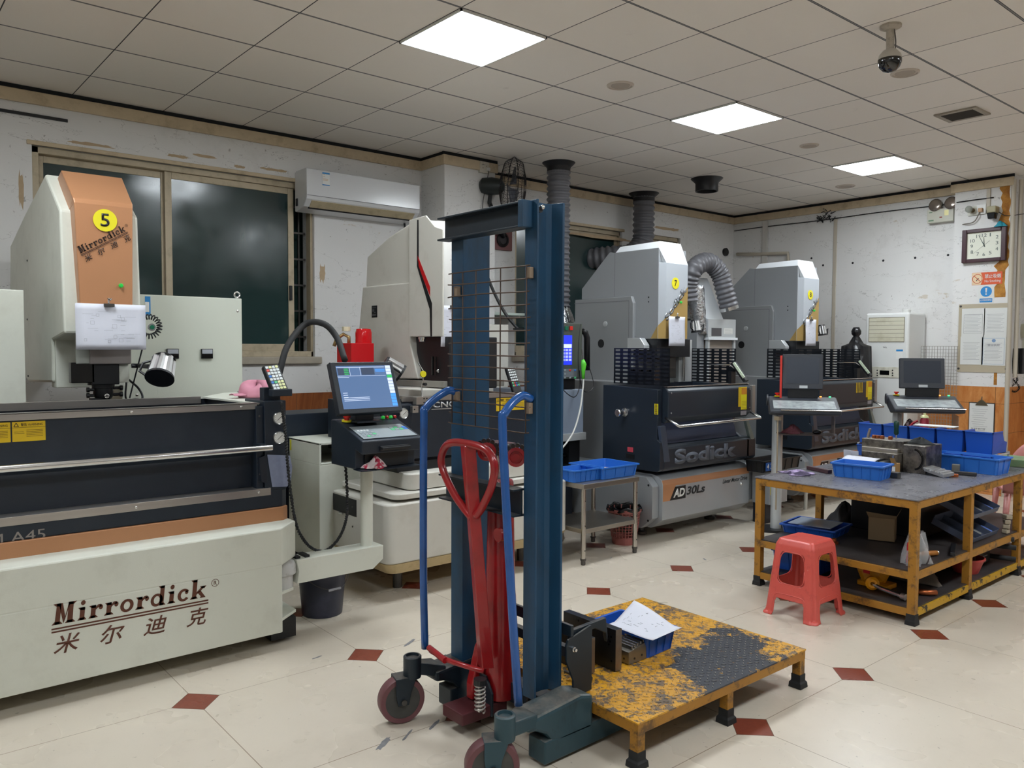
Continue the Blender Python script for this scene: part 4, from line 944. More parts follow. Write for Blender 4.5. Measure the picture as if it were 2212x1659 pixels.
d6 = clip_sheet('clipped_drawing', 'white handwritten sheets clipped to the white head behind the left lift column', 'paper', (fxx+.075, PX(951, 660, fxx+.07).y, PX(951, 660, fxx+.07).z), .20, .26, marks=4)
# pale cabinet and shelf seen between the columns of the lift
ec2 = thing('electrical_cabinet', 'tall cream electrical cabinet seen between the columns of the blue lift', 'cabinet', (-5.4, 4.6, 0))
xq = -5.35; a = PX(1040, 700, xq); b = PX(1098, 840, xq)
MB().box((-5.85, a.y, .1), (xq, b.y, a.z)).build('cabinet_body', CREAM2, ec2, bevel=.006)
for yy in (a.y+.02, b.y-.08): MB().box((-5.8, yy, 0), (-5.4, yy+.06, .1)).build('foot', BLACK, ec2)
sh = thing('wall_shelf', 'pale green wall shelf seen between the columns of the blue lift', 'shelf', (XW, 5.2, 1.8))
a = PX(1040, 673, -5.98); b = PX(1142, 673, -5.98)
MB().box((XW, a.y, a.z-.025), (-5.98, b.y+.1, a.z)).build('board', P('pale green shelf', 'c3cfc6', .5), sh, bevel=.003)
for yy in (a.y+.1, b.y-.1): MB().box((XW, yy, a.z-.18), (XW+.02, yy+.025, a.z-.025)).box((XW, yy, a.z-.045), (-6.02, yy+.025, a.z-.025)).build('bracket', WHITE, sh)
MB().tube(bezier([PX(1040, 560, -5.9), PX(1062, 620, -5.8), PX(1090, 675, -5.7), PX(1122, 715, -5.6)], 24), .014, 8).build('lamp_arm_hose', BLACK, t6, smooth='all')
q = PX(1120, 712, -5.55); MB().obox(q, (.03, .1, .03)).build('clamp', BLACK, t6)
# second pendant on machine 6
h6 = thing('handheld_pendant', 'black handheld keypad with white keys leaning on the tank rim, seen through the wire mesh', 'remote control', PX(1110, 835, -4.12))
o_ = PX(1118, 843, -4.10); up6 = (PX(1102, 793, -4.16)-o_); hL = up6.length+.02; up6.normalize(); w6 = (Vector((0,1,0))-up6*up6.y).normalized(); n6 = w6.cross(up6); o_ = o_-w6*.035-up6*.02
b6 = MB().ext([o_, o_+w6*.075, o_+w6*.075+up6*hL, o_+up6*hL], n6*-.028).build('pendant_body', BLACK, h6, bevel=.008)
for j in range(7):
    for i in range(4):
        mm = KW if j < 5 else [KG, KR, KB, KG][i]
        a_ = o_+w6*(.009+i*.0155)+up6*(hL-.024-.0185*j)
        MB().ext([a_, a_+w6*.011, a_+w6*.011+up6*.011, a_+up6*.011], n6*.0015).build('key', mm, b6)
# red fire alarm cabinet with beacon, left of machine 6's column
xx = -4.70
fa = thing('fire_suppression_box', 'bright red metal box with a red beacon and hose fitting behind the lit console', 'fire box', (xx, 3.2, 1.3))
a = PX(759, 741, xx); b = PX(808, 790, xx); zlow = a.z-.30
MB().box((xx-.20, a.y, zlow), (xx, b.y, a.z)).build('box_body', REDP, fa, bevel=.003)
pl_ = PX(787, 741, xx-.08); MB().lathe([(.055, -.005), (.055, .07), (.048, .095), (.02, .10)], (xx-.09, pl_.y, a.z), (0,0,1), 24).build('beacon', P('red beacon lens', 'c01018', .12), fa, smooth=True)
MB().tube([(xx-.18, a.y+.08, a.z-.01), (xx-.18, a.y+.08, a.z+.04), (xx-.2, a.y+.05, a.z+.06), (xx-.22, a.y+.01, a.z+.03), (xx-.22, a.y-.01, a.z-.02)], .012, 10).build('hose_fitting', P('brass fitting', 'a48a5c', .4, .7), fa, smooth='all')
MB().cyl((xx-.18, a.y+.06, a.z+.08), (xx-.18, a.y+.06, a.z+.11), .028, n=12).build('valve_knob', P('ivory knob', 'cfc6a8', .5), fa)
MB().box((xx-.19, a.y+.02, zr6-.001), (xx-.14, b.y-.02, zlow)).build('stand', REDP, fa)
# pink cap lying on the back of machine 5, navy panel behind the console
CAP = P('pink cloth', 'c9889a', .85, var=.15, scale=20)
cp = PX(555, 852, -4.35); cp.z = 1.196
mb = MB().grid(lambda a_, b_: cp+Vector((.085*math.sqrt(max(0,1-(1-b_)**2))*math.cos(2*PI*a_)*(1+.08*math.sin(5*a_*2*PI)), .10*math.sqrt(max(0,1-(1-b_)**2))*math.sin(2*PI*a_), .075*(1-b_**2)*(1+.25*math.sin(a_*2*PI*2)))), 24, 8)
c_ = thing('cap', 'faded pink cloth cap lying on the back corner of the nearest machine', 'cap', cp)
mb.build('crown', CAP, c_, smooth='all', solid=.003)
MB().grid(lambda a_, b_: cp+Vector((.04*(a_-.5)*2+.02, -.08-.07*b_, .012+.01*math.cos((a_-.5)*3))), 8, 4).build('brim', CAP, c_, smooth='all', solid=.003)
pnl = MB().box((-5.40, 2.2, .55), (-5.08, 3.1, PX(660, 893, -5.08).z)).build('coolant_tank', NAVY, None, bevel=.004)
tag(pnl, 'long dark navy tank panel behind the lit console, against the brown tiles', 'tank')
MB().box((-5.4, 2.25, 0), (-5.1, 3.0, .55)).build('plinth', NAVYD, pnl)
# ---------------------------------------------------------------- machines 7 and 8 (same make)
t7 = thing('edm_machine', 'grey and dark navy machine marked with a yellow number 7, right of the lift', 'machine', (-4.4, 5.27, 0))
SILV = P('silver base paint', 'a9adb1', .32, .35, var=.04, scale=3, bump=.04, bscale=260)
SILVT = P('light silver rim', 'c2c6c8', .3, .3)
yA7, yB7 = 4.74, 5.87; xs = -3.89
MB().prism([(-5.2, .10), (-4.00, .10), (xs, .175), (xs, .44), (xs-.012, .475), (xs-.045, .503), (xs-.10, .515), (-5.2, .515)], 'y', yA7, yB7).build('base_panel', SILV, t7, bevel=.003, smooth=True)
MB().prism([(-5.2, .10), (-4.04, .10), (xs-.035, .19), (xs-.035, .43), (xs-.10, .50), (-5.2, .505)], 'y', yA7-.075, yA7-.002).build('base_end', SILV, t7, bevel=.004)
MB().prism([(-5.2, .14), (-4.0, .14), (xs-.03, .19), (xs-.03, .42), (-4.0, .49), (-5.2, .49)], 'y', yB7+.002, yB7+.14).build('base_end', SILV, t7, bevel=.004)
for z in (.17, .44): MB().cyl((-3.965, yA7-.0765, z), (-3.965, yA7-.075, z), .009, n=12).build('bolt_hole', BLACK, t7)
for xx in (-4.2, -4.9):
    for yy in (yA7+.12, yB7-.12): MB().lathe([(.045, 0), (.045, .02), (.022, .03), (.022, .11)], (xx, yy, 0), (0,0,1), 14).build('levelling_foot', DSTEEL, t7, smooth=True)
MB().prism([(xs+.0005, .425), (xs+.0005, .44), (xs-.011, .4755), (xs-.011, .462)], 'y', yA7+.004, yB7-.004).build('copper_stripe', COPPER, t7)
z0_, z1_ = .33, .425
MB().ext([(xs, yA7+.004, .315), (xs, yA7+.085, .315), (xs, yA7+.155, .425), (xs, yA7+.004, .425)], (.0012, 0, 0)).build('copper_patch', COPPER, t7)
MB().ext([(xs+.0013, yA7+.085, .315), (xs+.0013, yA7+.275, .315), (xs+.0013, yA7+.275, .415), (xs+.0013, yA7+.145, .415)], (.0008, 0, 0)).build('logo_field', BLACK, t7)
text('model_letter', 'AD', WHITE, t7, (xs+.0021, yA7+.125, .332), (0,1,0), (0,0,1), .14, .066, shear=.2, bold=.04, lift=.0003)
text('model_number', '30Ls', BLACK, t7, (xs+.001, yA7+.285, .335), (0,1,0), (0,0,1), .235, .066, shear=.2, bold=.03)
text('small_lettering', 'Linear Motor Drive', BLACK, t7, (xs+.0005, yB7-.375, .375), (0,1,0), (0,0,1), .345, .034, shear=.25, bold=.01)
MB().lathe([(.016, 0), (.016, .004), (.010, .012)], (xs, yB7-.115, .345), (1,0,0), 14).build('panel_lock', STEELR, t7, smooth=True)
# tank
yt0, yt1, xf_ = 4.68, 5.83, -3.87
zt7 = 1.18
TK = P('dark tank enamel', '222b36', .36, var=.15, scale=2.5, bump=.04, bscale=260)
tk = MB(); tk.prism([(xf_+.0, .60), (xf_+.0, .565), (xf_-.03, .545), (-4.46, .545), (-4.46, zt7), (-4.36, zt7), (xf_-.03, 1.165), (xf_-.03, .79), (xf_, .77)], 'y', yt0, yt0+.045)
tk.build('tank_side', TK, t7, bevel=.004)
MB().prism([(xf_, .60), (xf_, .565), (xf_-.03, .545), (-4.46, .545), (-4.46, zt7), (-4.36, zt7), (xf_-.10, 1.165), (xf_-.16, .79), (xf_-.05, .725), (xf_, .725)], 'y', yt1-.03, yt1).build('tank_side', TK, t7, bevel=.004)
MB().prism([(xf_, .565), (xf_, .725), (xf_-.05, .735), (-4.4, .735), (-4.4, .545), (xf_-.03, .545)], 'y', yt0+.04, yt1+.10).build('tank_foot', TK, t7, bevel=.012)
MB().box((-4.44, yt0+.04, .72), (-4.46, yt1, zt7)).box((-4.46, yt0+.04, .72), (xf_-.16, yt1, .80)).build('tank_wall', NAVYD, t7)
MB().prism([(xf_-.10, .74), (xf_-.16, .93), (xf_-.18, .93), (xf_-.12, .74)], 'y', yt0+.045, yt1-.03).build('recess_back', P('deep blue recess', '1a2238', .5), t7)
dr = MB().prism([(xf_+.03, .955), (xf_+.03, 1.15), (xf_+.0, 1.185), (xf_-.04, 1.185), (xf_-.04, .91), (xf_-.01, .91)], 'y', yt0+.055, yt1-.03).build('tank_door', TK, t7, bevel=.008)
MB().box((xf_+.012, yt0+.06, 1.183), (xf_-.02, yt1-.035, 1.189)).build('door_rim', STEELR, t7, bevel=.002)
for yy, z in ((yt0+.085, 1.14), (yt0+.085, .99), (yt1-.05, 1.14), (yt1-.05, .99)): screw(t7, (xf_+.031, yy, z), r=.006)
MB().tube([(xf_-.0, yt0+.055, .955), (xf_+.11, yt0+.075, .90), (xf_+.115, yt0+.085, .898), (xf_+.115, yt1-.02, .905), (xf_+.11, yt1-.01, .908), (xf_+.0, yt1-.02, .96)], .011, 10).build('handle_bar', STEELR, t7, smooth='all')
MB().ext([(xf_+.003, yt0+.055, .895), (xf_+.003, yt0-.005, .895), (xf_+.003, yt0+.05, .62), (xf_+.003, yt0+.115, .62)], (-.03, 0, 0)).build('cheek', P('side cheek blue grey', '4a5464', .35, .3), t7, bevel=.003)
MB().ext([(xf_-.02, yt1+.0, .90), (xf_-.02, yt1-.03, .90), (xf_-.0, yt1+.03, .70), (xf_-.0, yt1+.08, .72)], (-.03, 0, 0)).build('cheek', P('pale cheek', '7c8a88', .35, .3), t7, bevel=.003)
text('brand_lettering', 'Sodick', P('embossed grey lettering', '575d69', .45, .0), t7, (xf_+.001, yt0+.17, .590), (0,1,0), (0,0,1), .80, .118, bold=.05, thick=.0008)
a = 5.62; MB().box((xf_+.031, a, 1.00), (xf_+.032, a+.075, 1.16)).build('warning_sticker', YELW, t7)
sk2 = MB().box((xf_+.0325, a+.035, .975), (xf_+.0335, a+.115, 1.16)).build('warning_sticker', YELLOW, t7)
lines_on(MB(), (xf_+.0337, a+.038, .98), (0,1,0), (0,0,1), [(.003, .07, .012*i) for i in range(6)], .002).build('print', P('brown print', '8a5a20', .6), sk2)
MB().box((xf_+.0335, a+.037, 1.10), (xf_+.0345, a+.113, 1.155)).build('pictogram', P('orange pictogram', 'd08a20', .5), sk2)
MB().box((xf_+.031, a+.035, .93), (xf_+.032, a+.115, .965)).build('serial_plate', P('grey label', '8d8a90', .5), t7)
sx_ = PY(1420, 860, yt0).x; s3 = MB().box((sx_-.02, yt0-.001, .98), (sx_+.0, yt0, 1.06)).build('warning_sticker', YELW, t7)
MB().box((sx_-.026, yt0-.001, .98), (sx_+.01, yt0, 1.06)).build('print_field', YELLOW, t7)
lines_on(MB(), (sx_-.022, yt0-.0012, .985), (1,0,0), (0,0,1), [(.002, .026, .014*i) for i in range(5)], .003).build('print', INK, s3)
vx = PY(1345, 890, yt0)
MB().lathe([(.034, 0), (.034, .012), (.016, .018), (.016, .05), (.027, .055), (.030, .09), (.024, .096)], (vx.x+.03, yt0, vx.z), (0,-1,0), 22).build('valve_knob', STEELR, t7, smooth=True)
rp = PY(1362, 971, yt0); MB().box((rp.x-.028, yt0-.004, rp.z-.018), (rp.x+.028, yt0, rp.z+.018)).build('red_label', P('pinkish red label', 'd04858', .5), t7)
MB().box((rp.x-.04, yt0-.006, rp.z-.07), (rp.x+.04, yt0, rp.z-.035)).build('rating_plate', BLACK, t7)
# slotted guards round the tank: a lattice of strips leaving rows of slots
def slotted(name, o, right, w_, h_, nx, ny, m_, par, fx_=.62, fy_=.42, skip=None, th=.003):
    right = Vector(right); up = Vector((0,0,1)); nrm = right.cross(up).normalized()*th; o = Vector(o); cw, ch = w_/nx, h_/ny; mb = MB()
    def q(x0, x1, y0, y1): mb.ext([o+right*x0+up*y0, o+right*x1+up*y0, o+right*x1+up*y1, o+right*x0+up*y1], nrm)
    for i in range(nx+1):
        g_ = cw*(1-fx_)/2; q(max(0, i*cw-g_), min(w_, i*cw+g_), 0, h_)
    for j in range(ny+1):
        g_ = ch*(1-fy_)/2
        q(0, w_, max(0, j*ch-g_), min(h_, j*ch+g_))
    if skip:
        for (i, j) in skip: q(i*cw, (i+1)*cw, j*ch, (j+1)*ch)
    return mb.build(name, m_, par)
GRD = P('slotted guard black', '171b22', .4)
zg = 1.475
xg0, xg1 = PY(1327, 753, yt0+.03).x, PY(1448, 753, yt0+.03).x
slotted('slotted_guard', (xg0, yt0+.03, zt7+.015), (1,0,0), xg1-xg0, zg-zt7-.015, 7, 9, GRD, t7, skip=[(i, j) for i in (2,3,4) for j in (0,1,2)]+[(6, j) for j in range(9)])
MB().box((xg0+.14, yt0+.06, zt7+.03), (xg0+.36, yt0+.20, zt7+.13)).build('clamp_block', BLACKG, t7)
yg = yt1-.02; xh0, xh1 = PY(1478, 753, yg).x, PY(1590, 753, yg).x
slotted('slotted_guard', (xh0, yg, zt7+.0), (1,0,0), xh1-xh0, zg-zt7, 7, 11, GRD, t7, skip=[(6, j) for j in range(5)]+[(5, j) for j in (3,)])
MB().box((xh1-.03, yg-.06, zt7), (xh1, yg+.0, zt7+.10)).build('guard_corner', BLACK, t7)
MB().tube([(xh1-.25, yg-.04, zt7+.155), (xh1-.02, yg-.05, zt7+.155), (xh1+.02, yg-.05, zt7+.13)], .006, 6).build('coolant_pipe', STEELR, t7)
b7 = MB().obox((xh1+.06, yg-.03, zt7+.10), (.03, .05, .20), (0, math.radians(-40), 0)).build('handheld_pendant', BLACK, t7, bevel=.004)
MB().obox((xh1+.067, yg-.052, zt7+.115), (.02, .012, .16), (0, math.radians(-40), 0)).build('pendant_keypad', P('keypad mix', 'c5d8b8', .5, var=.6, scale=60), b7)
MB().box((xf_-.02, yt1+.02, .93), (xf_+.01, yt1+.065, 1.17)).build('flow_gauge', P('grey cast gauge', 'a09c96', .35, .4), t7, bevel=.004)
# casing and head
hy0, hy1 = 5.26, 5.62; hf = -4.345
SIDEG = GREYM
MB().prism([(-5.36, .55), (-4.64, .55), (-4.64, 1.86), (-4.665, 1.921), (-5.353, 1.917)], 'y', hy0-.03, hy1+.05).build('column_casing', P('casing grey', '979a9c', .4, .15, var=.04, scale=3, bump=.05, bscale=260), t7, bevel=.006)
MB().box((-5.36, hy0-.0315, 1.88), (-4.69, hy0-.03, 1.885)).box((-4.69, hy0-.0315, .6), (-4.685, hy0-.03, 1.885)).build('seam', P('seam grey', '75757a', .5), t7)
MB().prism([(-4.39, 1.553), (-4.39, 2.312), (-4.883, 2.312), (-4.95, 2.322), (-5.294, 2.017), (-5.294, 1.92), (-4.72, 1.92), (-4.66, 1.553)], 'y', hy0, hy1).build('head_body', GREYM, t7, bevel=.003)
MB().box((-4.886, hy0-.001, 1.925), (-4.883, hy0, 2.312)).build('seam', P('seam grey', '75757a', .5), t7)
fc_ = MB().prism([(-4.395, hy0), (hf, hy0+.045), (hf, hy1-.03), (-4.375, hy1), (-4.395, hy1)], 'z', 1.553, 2.19).build('head_front', P('pale grey front', 'b9bfc6', .35, .1, bump=.03, bscale=260), t7, bevel=.003)
cap = MB(); cap.loft([[(-4.88, hy0, 2.312), (-4.39, hy0, 2.312), (hf, hy0+.045, 2.185), (hf, hy1-.03, 2.185), (-4.372, hy1, 2.19), (-4.88, hy1, 2.312)],
                      [(-4.86, hy0+.04, 2.365), (-4.42, hy0+.045, 2.375), (-4.41, hy0+.06, 2.372), (-4.41, hy1-.05, 2.372), (-4.44, hy1-.04, 2.365), (-4.86, hy1-.04, 2.36)]])
cap.build('head_cap', WHITEM, t7, bevel=.003)
# gold wedge and embossed lettering
gx_ = hf+.0008
MB().ext([(gx_, hy0+.045, 1.556), (gx_, hy1-.03, 1.556), (gx_, hy1-.03, 2.00), (gx_, hy0+.045, 1.73)][:], (.0012, 0, 0)).build('gold_wedge', GOLD, fc_)
MB().ext([(-4.396+.0007, hy0-.0007, 1.556), (gx_, hy0+.0442, 1.556), (gx_, hy0+.0442, 1.73), (-4.3955, hy0-.0007, 1.66)], (.0008, -.0009, 0)).build('gold_wedge', GOLD, fc_)
MB().ext([(-4.396, hy0-.001, 1.556), (-4.396, hy0-.001, 1.66), (-4.47, hy0-.001, 1.556)], (0, .0009, 0)).build('gold_wedge', GOLD, t7)
r_ = Vector((0, .285, .30)).normalized(); u_ = Vector((0, -r_.z, r_.y))
text('head_lettering', 'Sodick', P('embossed silver', '8d9096', .3, .5), fc_, (gx_+.001, hy0+.06, 1.70), r_, u_, .38, .058, bold=.04, thick=.003)
sc_ = PX(1459, 612, gx_); 
ns = MB().cyl((gx_, sc_.y, sc_.z), (gx_+.003, sc_.y, sc_.z), .048, n=32).build('number_sticker', YELLOW, fc_)
num = text('number_lettering', '7', BLACK, ns, (gx_+.0032, sc_.y-.016, sc_.z-.025), (0,1,0), (0,0,1), .032, .052, bold=.01)
gb = PX(1470, 653, gx_); MB().lathe([(.010, 0), (.010, .01), (.006, .016)], gb, (1,0,0), 12).build('green_button', GREENB, fc_, smooth=True)
hk = PY(1298, 742, hy0-.031); MB().cyl((hk.x, hk.y, hk.z), (hk.x, hk.y+.003, hk.z), .038, n=24).build('cable_port', BLACK, t7)
hk = PY(1308, 700, hy0-.031); MB().lathe([(.024, 0), (.024, .006), (.010, .012)], hk, (0,-1,0), 18).build('round_plug', SILVT, t7, smooth=True)
for u_2, v_2 in ((1371, 663), (1371, 727), (1401, 642), (1401, 652)): screw(t7, PY(u_2, v_2, hy0-.001), (0,-1,0), .006, BLACK)
MB().prism([(-4.64, 1.46), (-4.45, 1.46), (-4.45, 1.50), (-4.5, 1.56), (-4.64, 1.56)], 'y', hy0-.10, hy0-.035).build('shoulder_cover', SILVT, t7, bevel=.003)
MB().box((-4.64, hy0-.02, 1.40), (-4.38, hy1+.06, 1.552)).build('bellows', BLACK, t7)
MB().box((-4.60, hy1+.0, 1.18), (-4.45, hy1+.18, 1.55)).build('side_housing', SILVT, t7, bevel=.003)
MB().box((-4.50, hy0+.12, 1.22), (-4.40, hy0+.26, 1.42)).build('spindle', DSTEEL, t7, bevel=.004)
MB().cyl((-4.43, hy1+.04, 1.19), (-4.43, hy1+.04, 1.50), .012, n=12).build('guide_rod', STEELR, t7)
MB().box((-5.3, yt0+.3, .5), (-4.5, yt1-.1, 1.19)).build('rear_body', P('casing grey', '979a9c', .4), t7)
wl7 = worklamp(t7, PX(1503, 704, -4.44), (.15, .05, -1), .042, .085)
MB().tube([PX(1512, 708, -4.44), PX(1520, 700, -4.42), PX(1518, 716, -4.42)], .008, 8).build('lamp_bracket', BLACK, t7)

# machine 8: the same machine farther along the wall
DY = 2.15
t8 = dup(t7, Vector(t7.location)+Vector((0, DY, 0)), label='grey and dark navy machine marked with a yellow number 8, in the far corner')
t7['group'] = t8['group'] = 'grey spark erosion machines along the window wall'
def find(o, n_):
    for c_2 in kids(o):
        if c_2.name.split('.')[0] == n_: return c_2
        r__ = find(c_2, n_)
        if r__: return r__
n8 = find(t8, 'number_lettering'); tmp = text('t8n', '8', BLACK, ns, (gx_+.0032, sc_.y-.016, sc_.z-.025), (0,1,0), (0,0,1), .032, .052, bold=.01); n8.data = tmp.data; bpy.data.objects.remove(tmp)
for i in range(5):   # row of yellow arrow stickers, only on machine 8
    yy = 5.42+DY+.0+.028*i; MB().ext([(xf_+.0315, yy, 1.06), (xf_+.0315, yy+.012, 1.06), (xf_+.0315, yy+.012, 1.15), (xf_+.0315, yy, 1.15)], (.0008,0,0)).ext([(xf_+.0315, yy-.005, 1.06), (xf_+.0315, yy+.017, 1.06), (xf_+.0315, yy+.006, 1.045)], (.0008,0,0)).build('arrow_sticker', YELW, t8)
# clipped drawings on both heads
d7 = clip_sheet('clipped_drawing', 'pad of drawing sheets clipped to the head of the machine marked 7', 'paper', (hf+.035, PX(1438, 684, hf).y, PX(1438, 684, hf).z), .215, .245, marks=5)
p8 = PX(1736, 690, -4.34); d8 = clip_sheet('clipped_drawing', 'crumpled drawing sheets clipped to the head of the machine marked 8', 'paper', (hf+.03, p8.y, p8.z), .20, .265, marks=5)

# ---------------------------------------------------------------- grey cabinet and touch-screen unit left of machine 7
gc = thing('grey_cabinet', 'low blue-grey steel cabinet between the blue lift and the machine marked 7', 'cabinet', (-4.9, 4.6, 0))
xg = -4.62; a = PX(1205, 843, xg); b = PX(1300, 930, xg)
MB().box((-5.25, a.y-.15, b.z), (xg, min(b.y, 4.62+.0), a.z)).build('cabinet_body', P('blue-grey cabinet', '8b97a8', .4, .1), gc, bevel=.004)
MB().box((-5.25, a.y-.15, b.z-.06), (xg+.015, min(b.y, 4.64), b.z-.0)).build('lower_ledge', SILVT, gc, bevel=.003)
MB().box((-5.2, a.y-.1, 0), (xg-.10, min(b.y, 4.6), b.z-.06)).build('dark_plinth', NAVYD, gc)
for k_ in range(3): MB().cyl((xg-.07+.02*k_, a.y+.0, .62-.07*k_), (xg-.07+.02*k_, 4.55, .60-.07*k_), .014, n=10).build('pipe', BLACKG, gc)
MB().box((xg-.10, 4.50, .45), (xg-.04, 4.62, a.z-.06)).build('pipe_duct', BLACK, gc)
tu = thing('touch_screen_unit', 'dark olive control unit with a blue touch screen, seen just right of the blue lift', 'controller', (-4.9, 4.2, a.z))
xt_ = -4.60; a2 = PX(1205, 697, xt_); b2 = PX(1257, 818, xt_)
OL = P('olive grey housing', '4c524c', .4, .1)
MB().box((xt_-.25, a2.y-.10, b2.z), (xt_, b2.y, a2.z)).build('housing', OL, tu, bevel=.006)
MB().box((xt_-.2, a2.y-.05, a.z+.002), (xt_-.05, b2.y-.03, b2.z)).build('stand', BLACK, tu)
a3 = PX(1205, 724, xt_); b3 = PX(1235, 788, xt_)
MB().box((xt_, a3.y-.08, b3.z), (xt_+.002, b3.y, a3.z)).build('touch_screen', mk_screen('lit royal blue', '1226d8', .9), tu)
for j in range(4):
    for i in range(3):
        yy = b3.y-.035-.037*i; zz = b3.z+.03+.026*j
        MB().box((xt_+.002, yy, zz), (xt_+.003, yy+.028, zz+.018)).build('screen_key', SD if False else mk_screen('lit grey key', '8c94c0', .8) if 'lit grey key' not in MATS else MATS['lit grey key'], tu)
MB().box((xt_+.002, a3.y-.08, a3.z-.10), (xt_+.003, b3.y-.005, a3.z-.07)).build('screen_bar', SW, tu)
for i, mm in enumerate((P('dark green button', '0f6a4c', .3), REDB)):
    p_ = PX(1223+10*i, 709, xt_); MB().box((xt_, p_.y-.016, p_.z-.016), (xt_+.008, p_.y+.016, p_.z+.016)).build('push_button', mm, tu, bevel=.002)
a4 = PX(1218, 797, xt_); b4 = PX(1247, 814, xt_); MB().box((xt_, a4.y-.05, b4.z), (xt_+.002, b4.y, a4.z)).build('button_panel', P('panel grey', '6c7278', .4), tu)
for (uu, vv, mm) in ((1231, 800, KR), (1242, 800, KB), (1242, 816, KG), (1231, 816, KGr), (1220, 800, KGr), (1220, 808, KGr), (1220, 816, KGr)):
    p_ = PX(uu, vv-.5, xt_+.002); MB().box((xt_+.002, p_.y-.01, p_.z-.007), (xt_+.005, p_.y+.01, p_.z+.007)).build('key', mm, tu)
MB().tube([PX(1258, 716, xt_-.05), PX(1264, 718, xt_-.05), PX(1268, 730, xt_-.05), PX(1268, 800, xt_-.05)], .025, 10).build('side_handle', BLACK, tu, smooth='all')
gn = thing('air_gun', 'bright green blow gun on a thin white hose hanging beside the blue touch screen', 'air gun', PX(1259, 790, xt_+.03))
MB().tube([PX(1257, 755, xt_+.05), PX(1258, 768, xt_+.05), PX(1259, 778, xt_+.05)], .004, 6).build('nozzle', STEELR, gn)
MB().tube([PX(1259, 777, xt_+.05), PX(1261, 787, xt_+.05), PX(1260, 800, xt_+.05), PX(1260, 818, xt_+.05)], .02, 10, rr=[.012, .023, .016, .012]).build('grip', P('lime plastic', '63d63a', .35), gn, smooth='all')
MB().tube(bezier([PX(1260, 818, xt_+.05), PX(1259, 840, xt_+.06), PX(1252, 890, xt_+.12), PX(1235, 940, xt_+.2), PX(1200, 985, xt_+.3)], 30), .007, 8).build('air_hose', P('white hose', 'cfcfc8', .4), gn, smooth='all')
MB().tube(bezier([PX(1252, 800, xt_+.03), PX(1252, 835, xt_+.03), PX(1240, 858, xt_+.03), PX(1215, 840, xt_+.03), PX(1205, 815, xt_+.02)], 30), .004, 6).build('cable', BLACK, tu)
MB().tube(bezier([PX(1254, 700, xt_+.02), PX(1250, 740, xt_+.03), PX(1250, 800, xt_+.03), PX(1262, 845, xt_+.02), PX(1282, 835, xt_+.0), PX(1275, 800, xt_), PX(1268, 790, xt_)], 40), .003, 6).build('cable', BLACK, tu)

# ---------------------------------------------------------------- ducts
DUCT = P('grey corrugated duct', '6b6b70', .42, .1, var=.08, scale=10)
def duct(name, pts, r, label, n_r, group=None, m_=None, cat='duct'):
    P_ = bezier(pts, n_r*8); L_ = [0]
    for p0, p1 in zip(P_, P_[1:]): L_.append(L_[-1]+(p1-p0).length)
    rr = [r*(1+.075*math.cos(2*PI*n_r*l/L_[-1])) for l in L_]
    t = thing(name, label, cat, pts[0], group=group)
    mb = MB(); mb.tube(P_, r, 24, rr=rr)
    for f_ in [f_ for f_ in mb.bm.faces if len(f_.verts) > 4]: mb.bm.faces.remove(f_)
    mb.build('hose', m_ or DUCT, t, smooth='all', solid=.003, recalc=False); return t, P_
def flange(t, c, r, r2, h, m_=BLACK):
    return MB().lathe([(r2*1.42, 0), (r2*1.38, -.006), (r2*1.1, -.035), (r2, -.05), (r2, -h), (r2-.012, -h), (r2-.02, -.03), (r2-.02, -.004), (.001, -.004)], c, (0,0,1), 28).build('ceiling_flange', m_, t, smooth=True)
def ceil_at(u, v): return PZ(u, v, CZ)
c1 = ceil_at(1207, 352); c1.z = CZ; rd = .105
d1, _ = duct('ventilation_duct', [c1+Vector((0,0,-.04)), c1+Vector((0,0,-.5)), c1+Vector((0,.0,-1.0)), c1+Vector((0,.01,-1.35))], rd, 'grey corrugated duct dropping from the ceiling just right of the blue lift top', 26)
flange(d1, c1, 0, rd*1.05, .10)
cn = c1+Vector((0,.01,-1.33)); rows = []
MB().grid(lambda a_, b_: Vector((cn.x+(rd*.9+.16*b_+.006*math.sin(a_*60+b_*30))*math.cos(2*PI*a_), cn.y+(rd*.9+.16*b_+.006*math.cos(a_*50+b_*22))*math.sin(2*PI*a_), cn.z-.45*b_+.01*math.sin(a_*40+b_*9))), 60, 14).build('foil_cone', P('crumpled foil', 'cfd2d6', .25, .95, bump=1.0, bscale=40), d1, smooth='all', solid=.002)
c2 = ceil_at(1391, 418); c2.z = CZ
d2, _ = duct('ventilation_duct', [c2+Vector((0,0,-.04)), c2+Vector((0,0,-.35)), c2+Vector((0,-.02,-.56)), c2+Vector((-.06,-.16,-.70)), c2+Vector((-.12,-.34,-.72)), c2+Vector((-.35,-.50,-.74)), c2+Vector((-.75,-.56,-.72))], .115, 'grey corrugated duct bending behind the machine marked 7', 26)
flange(d2, c2, 0, .12, .10)
c3 = ceil_at(1527, 386); c3.z = CZ
d3 = thing('duct_stub', 'short black open duct collar in the ceiling between the second duct and the corner', 'duct', c3); flange(d3, c3, 0, .115, .13)
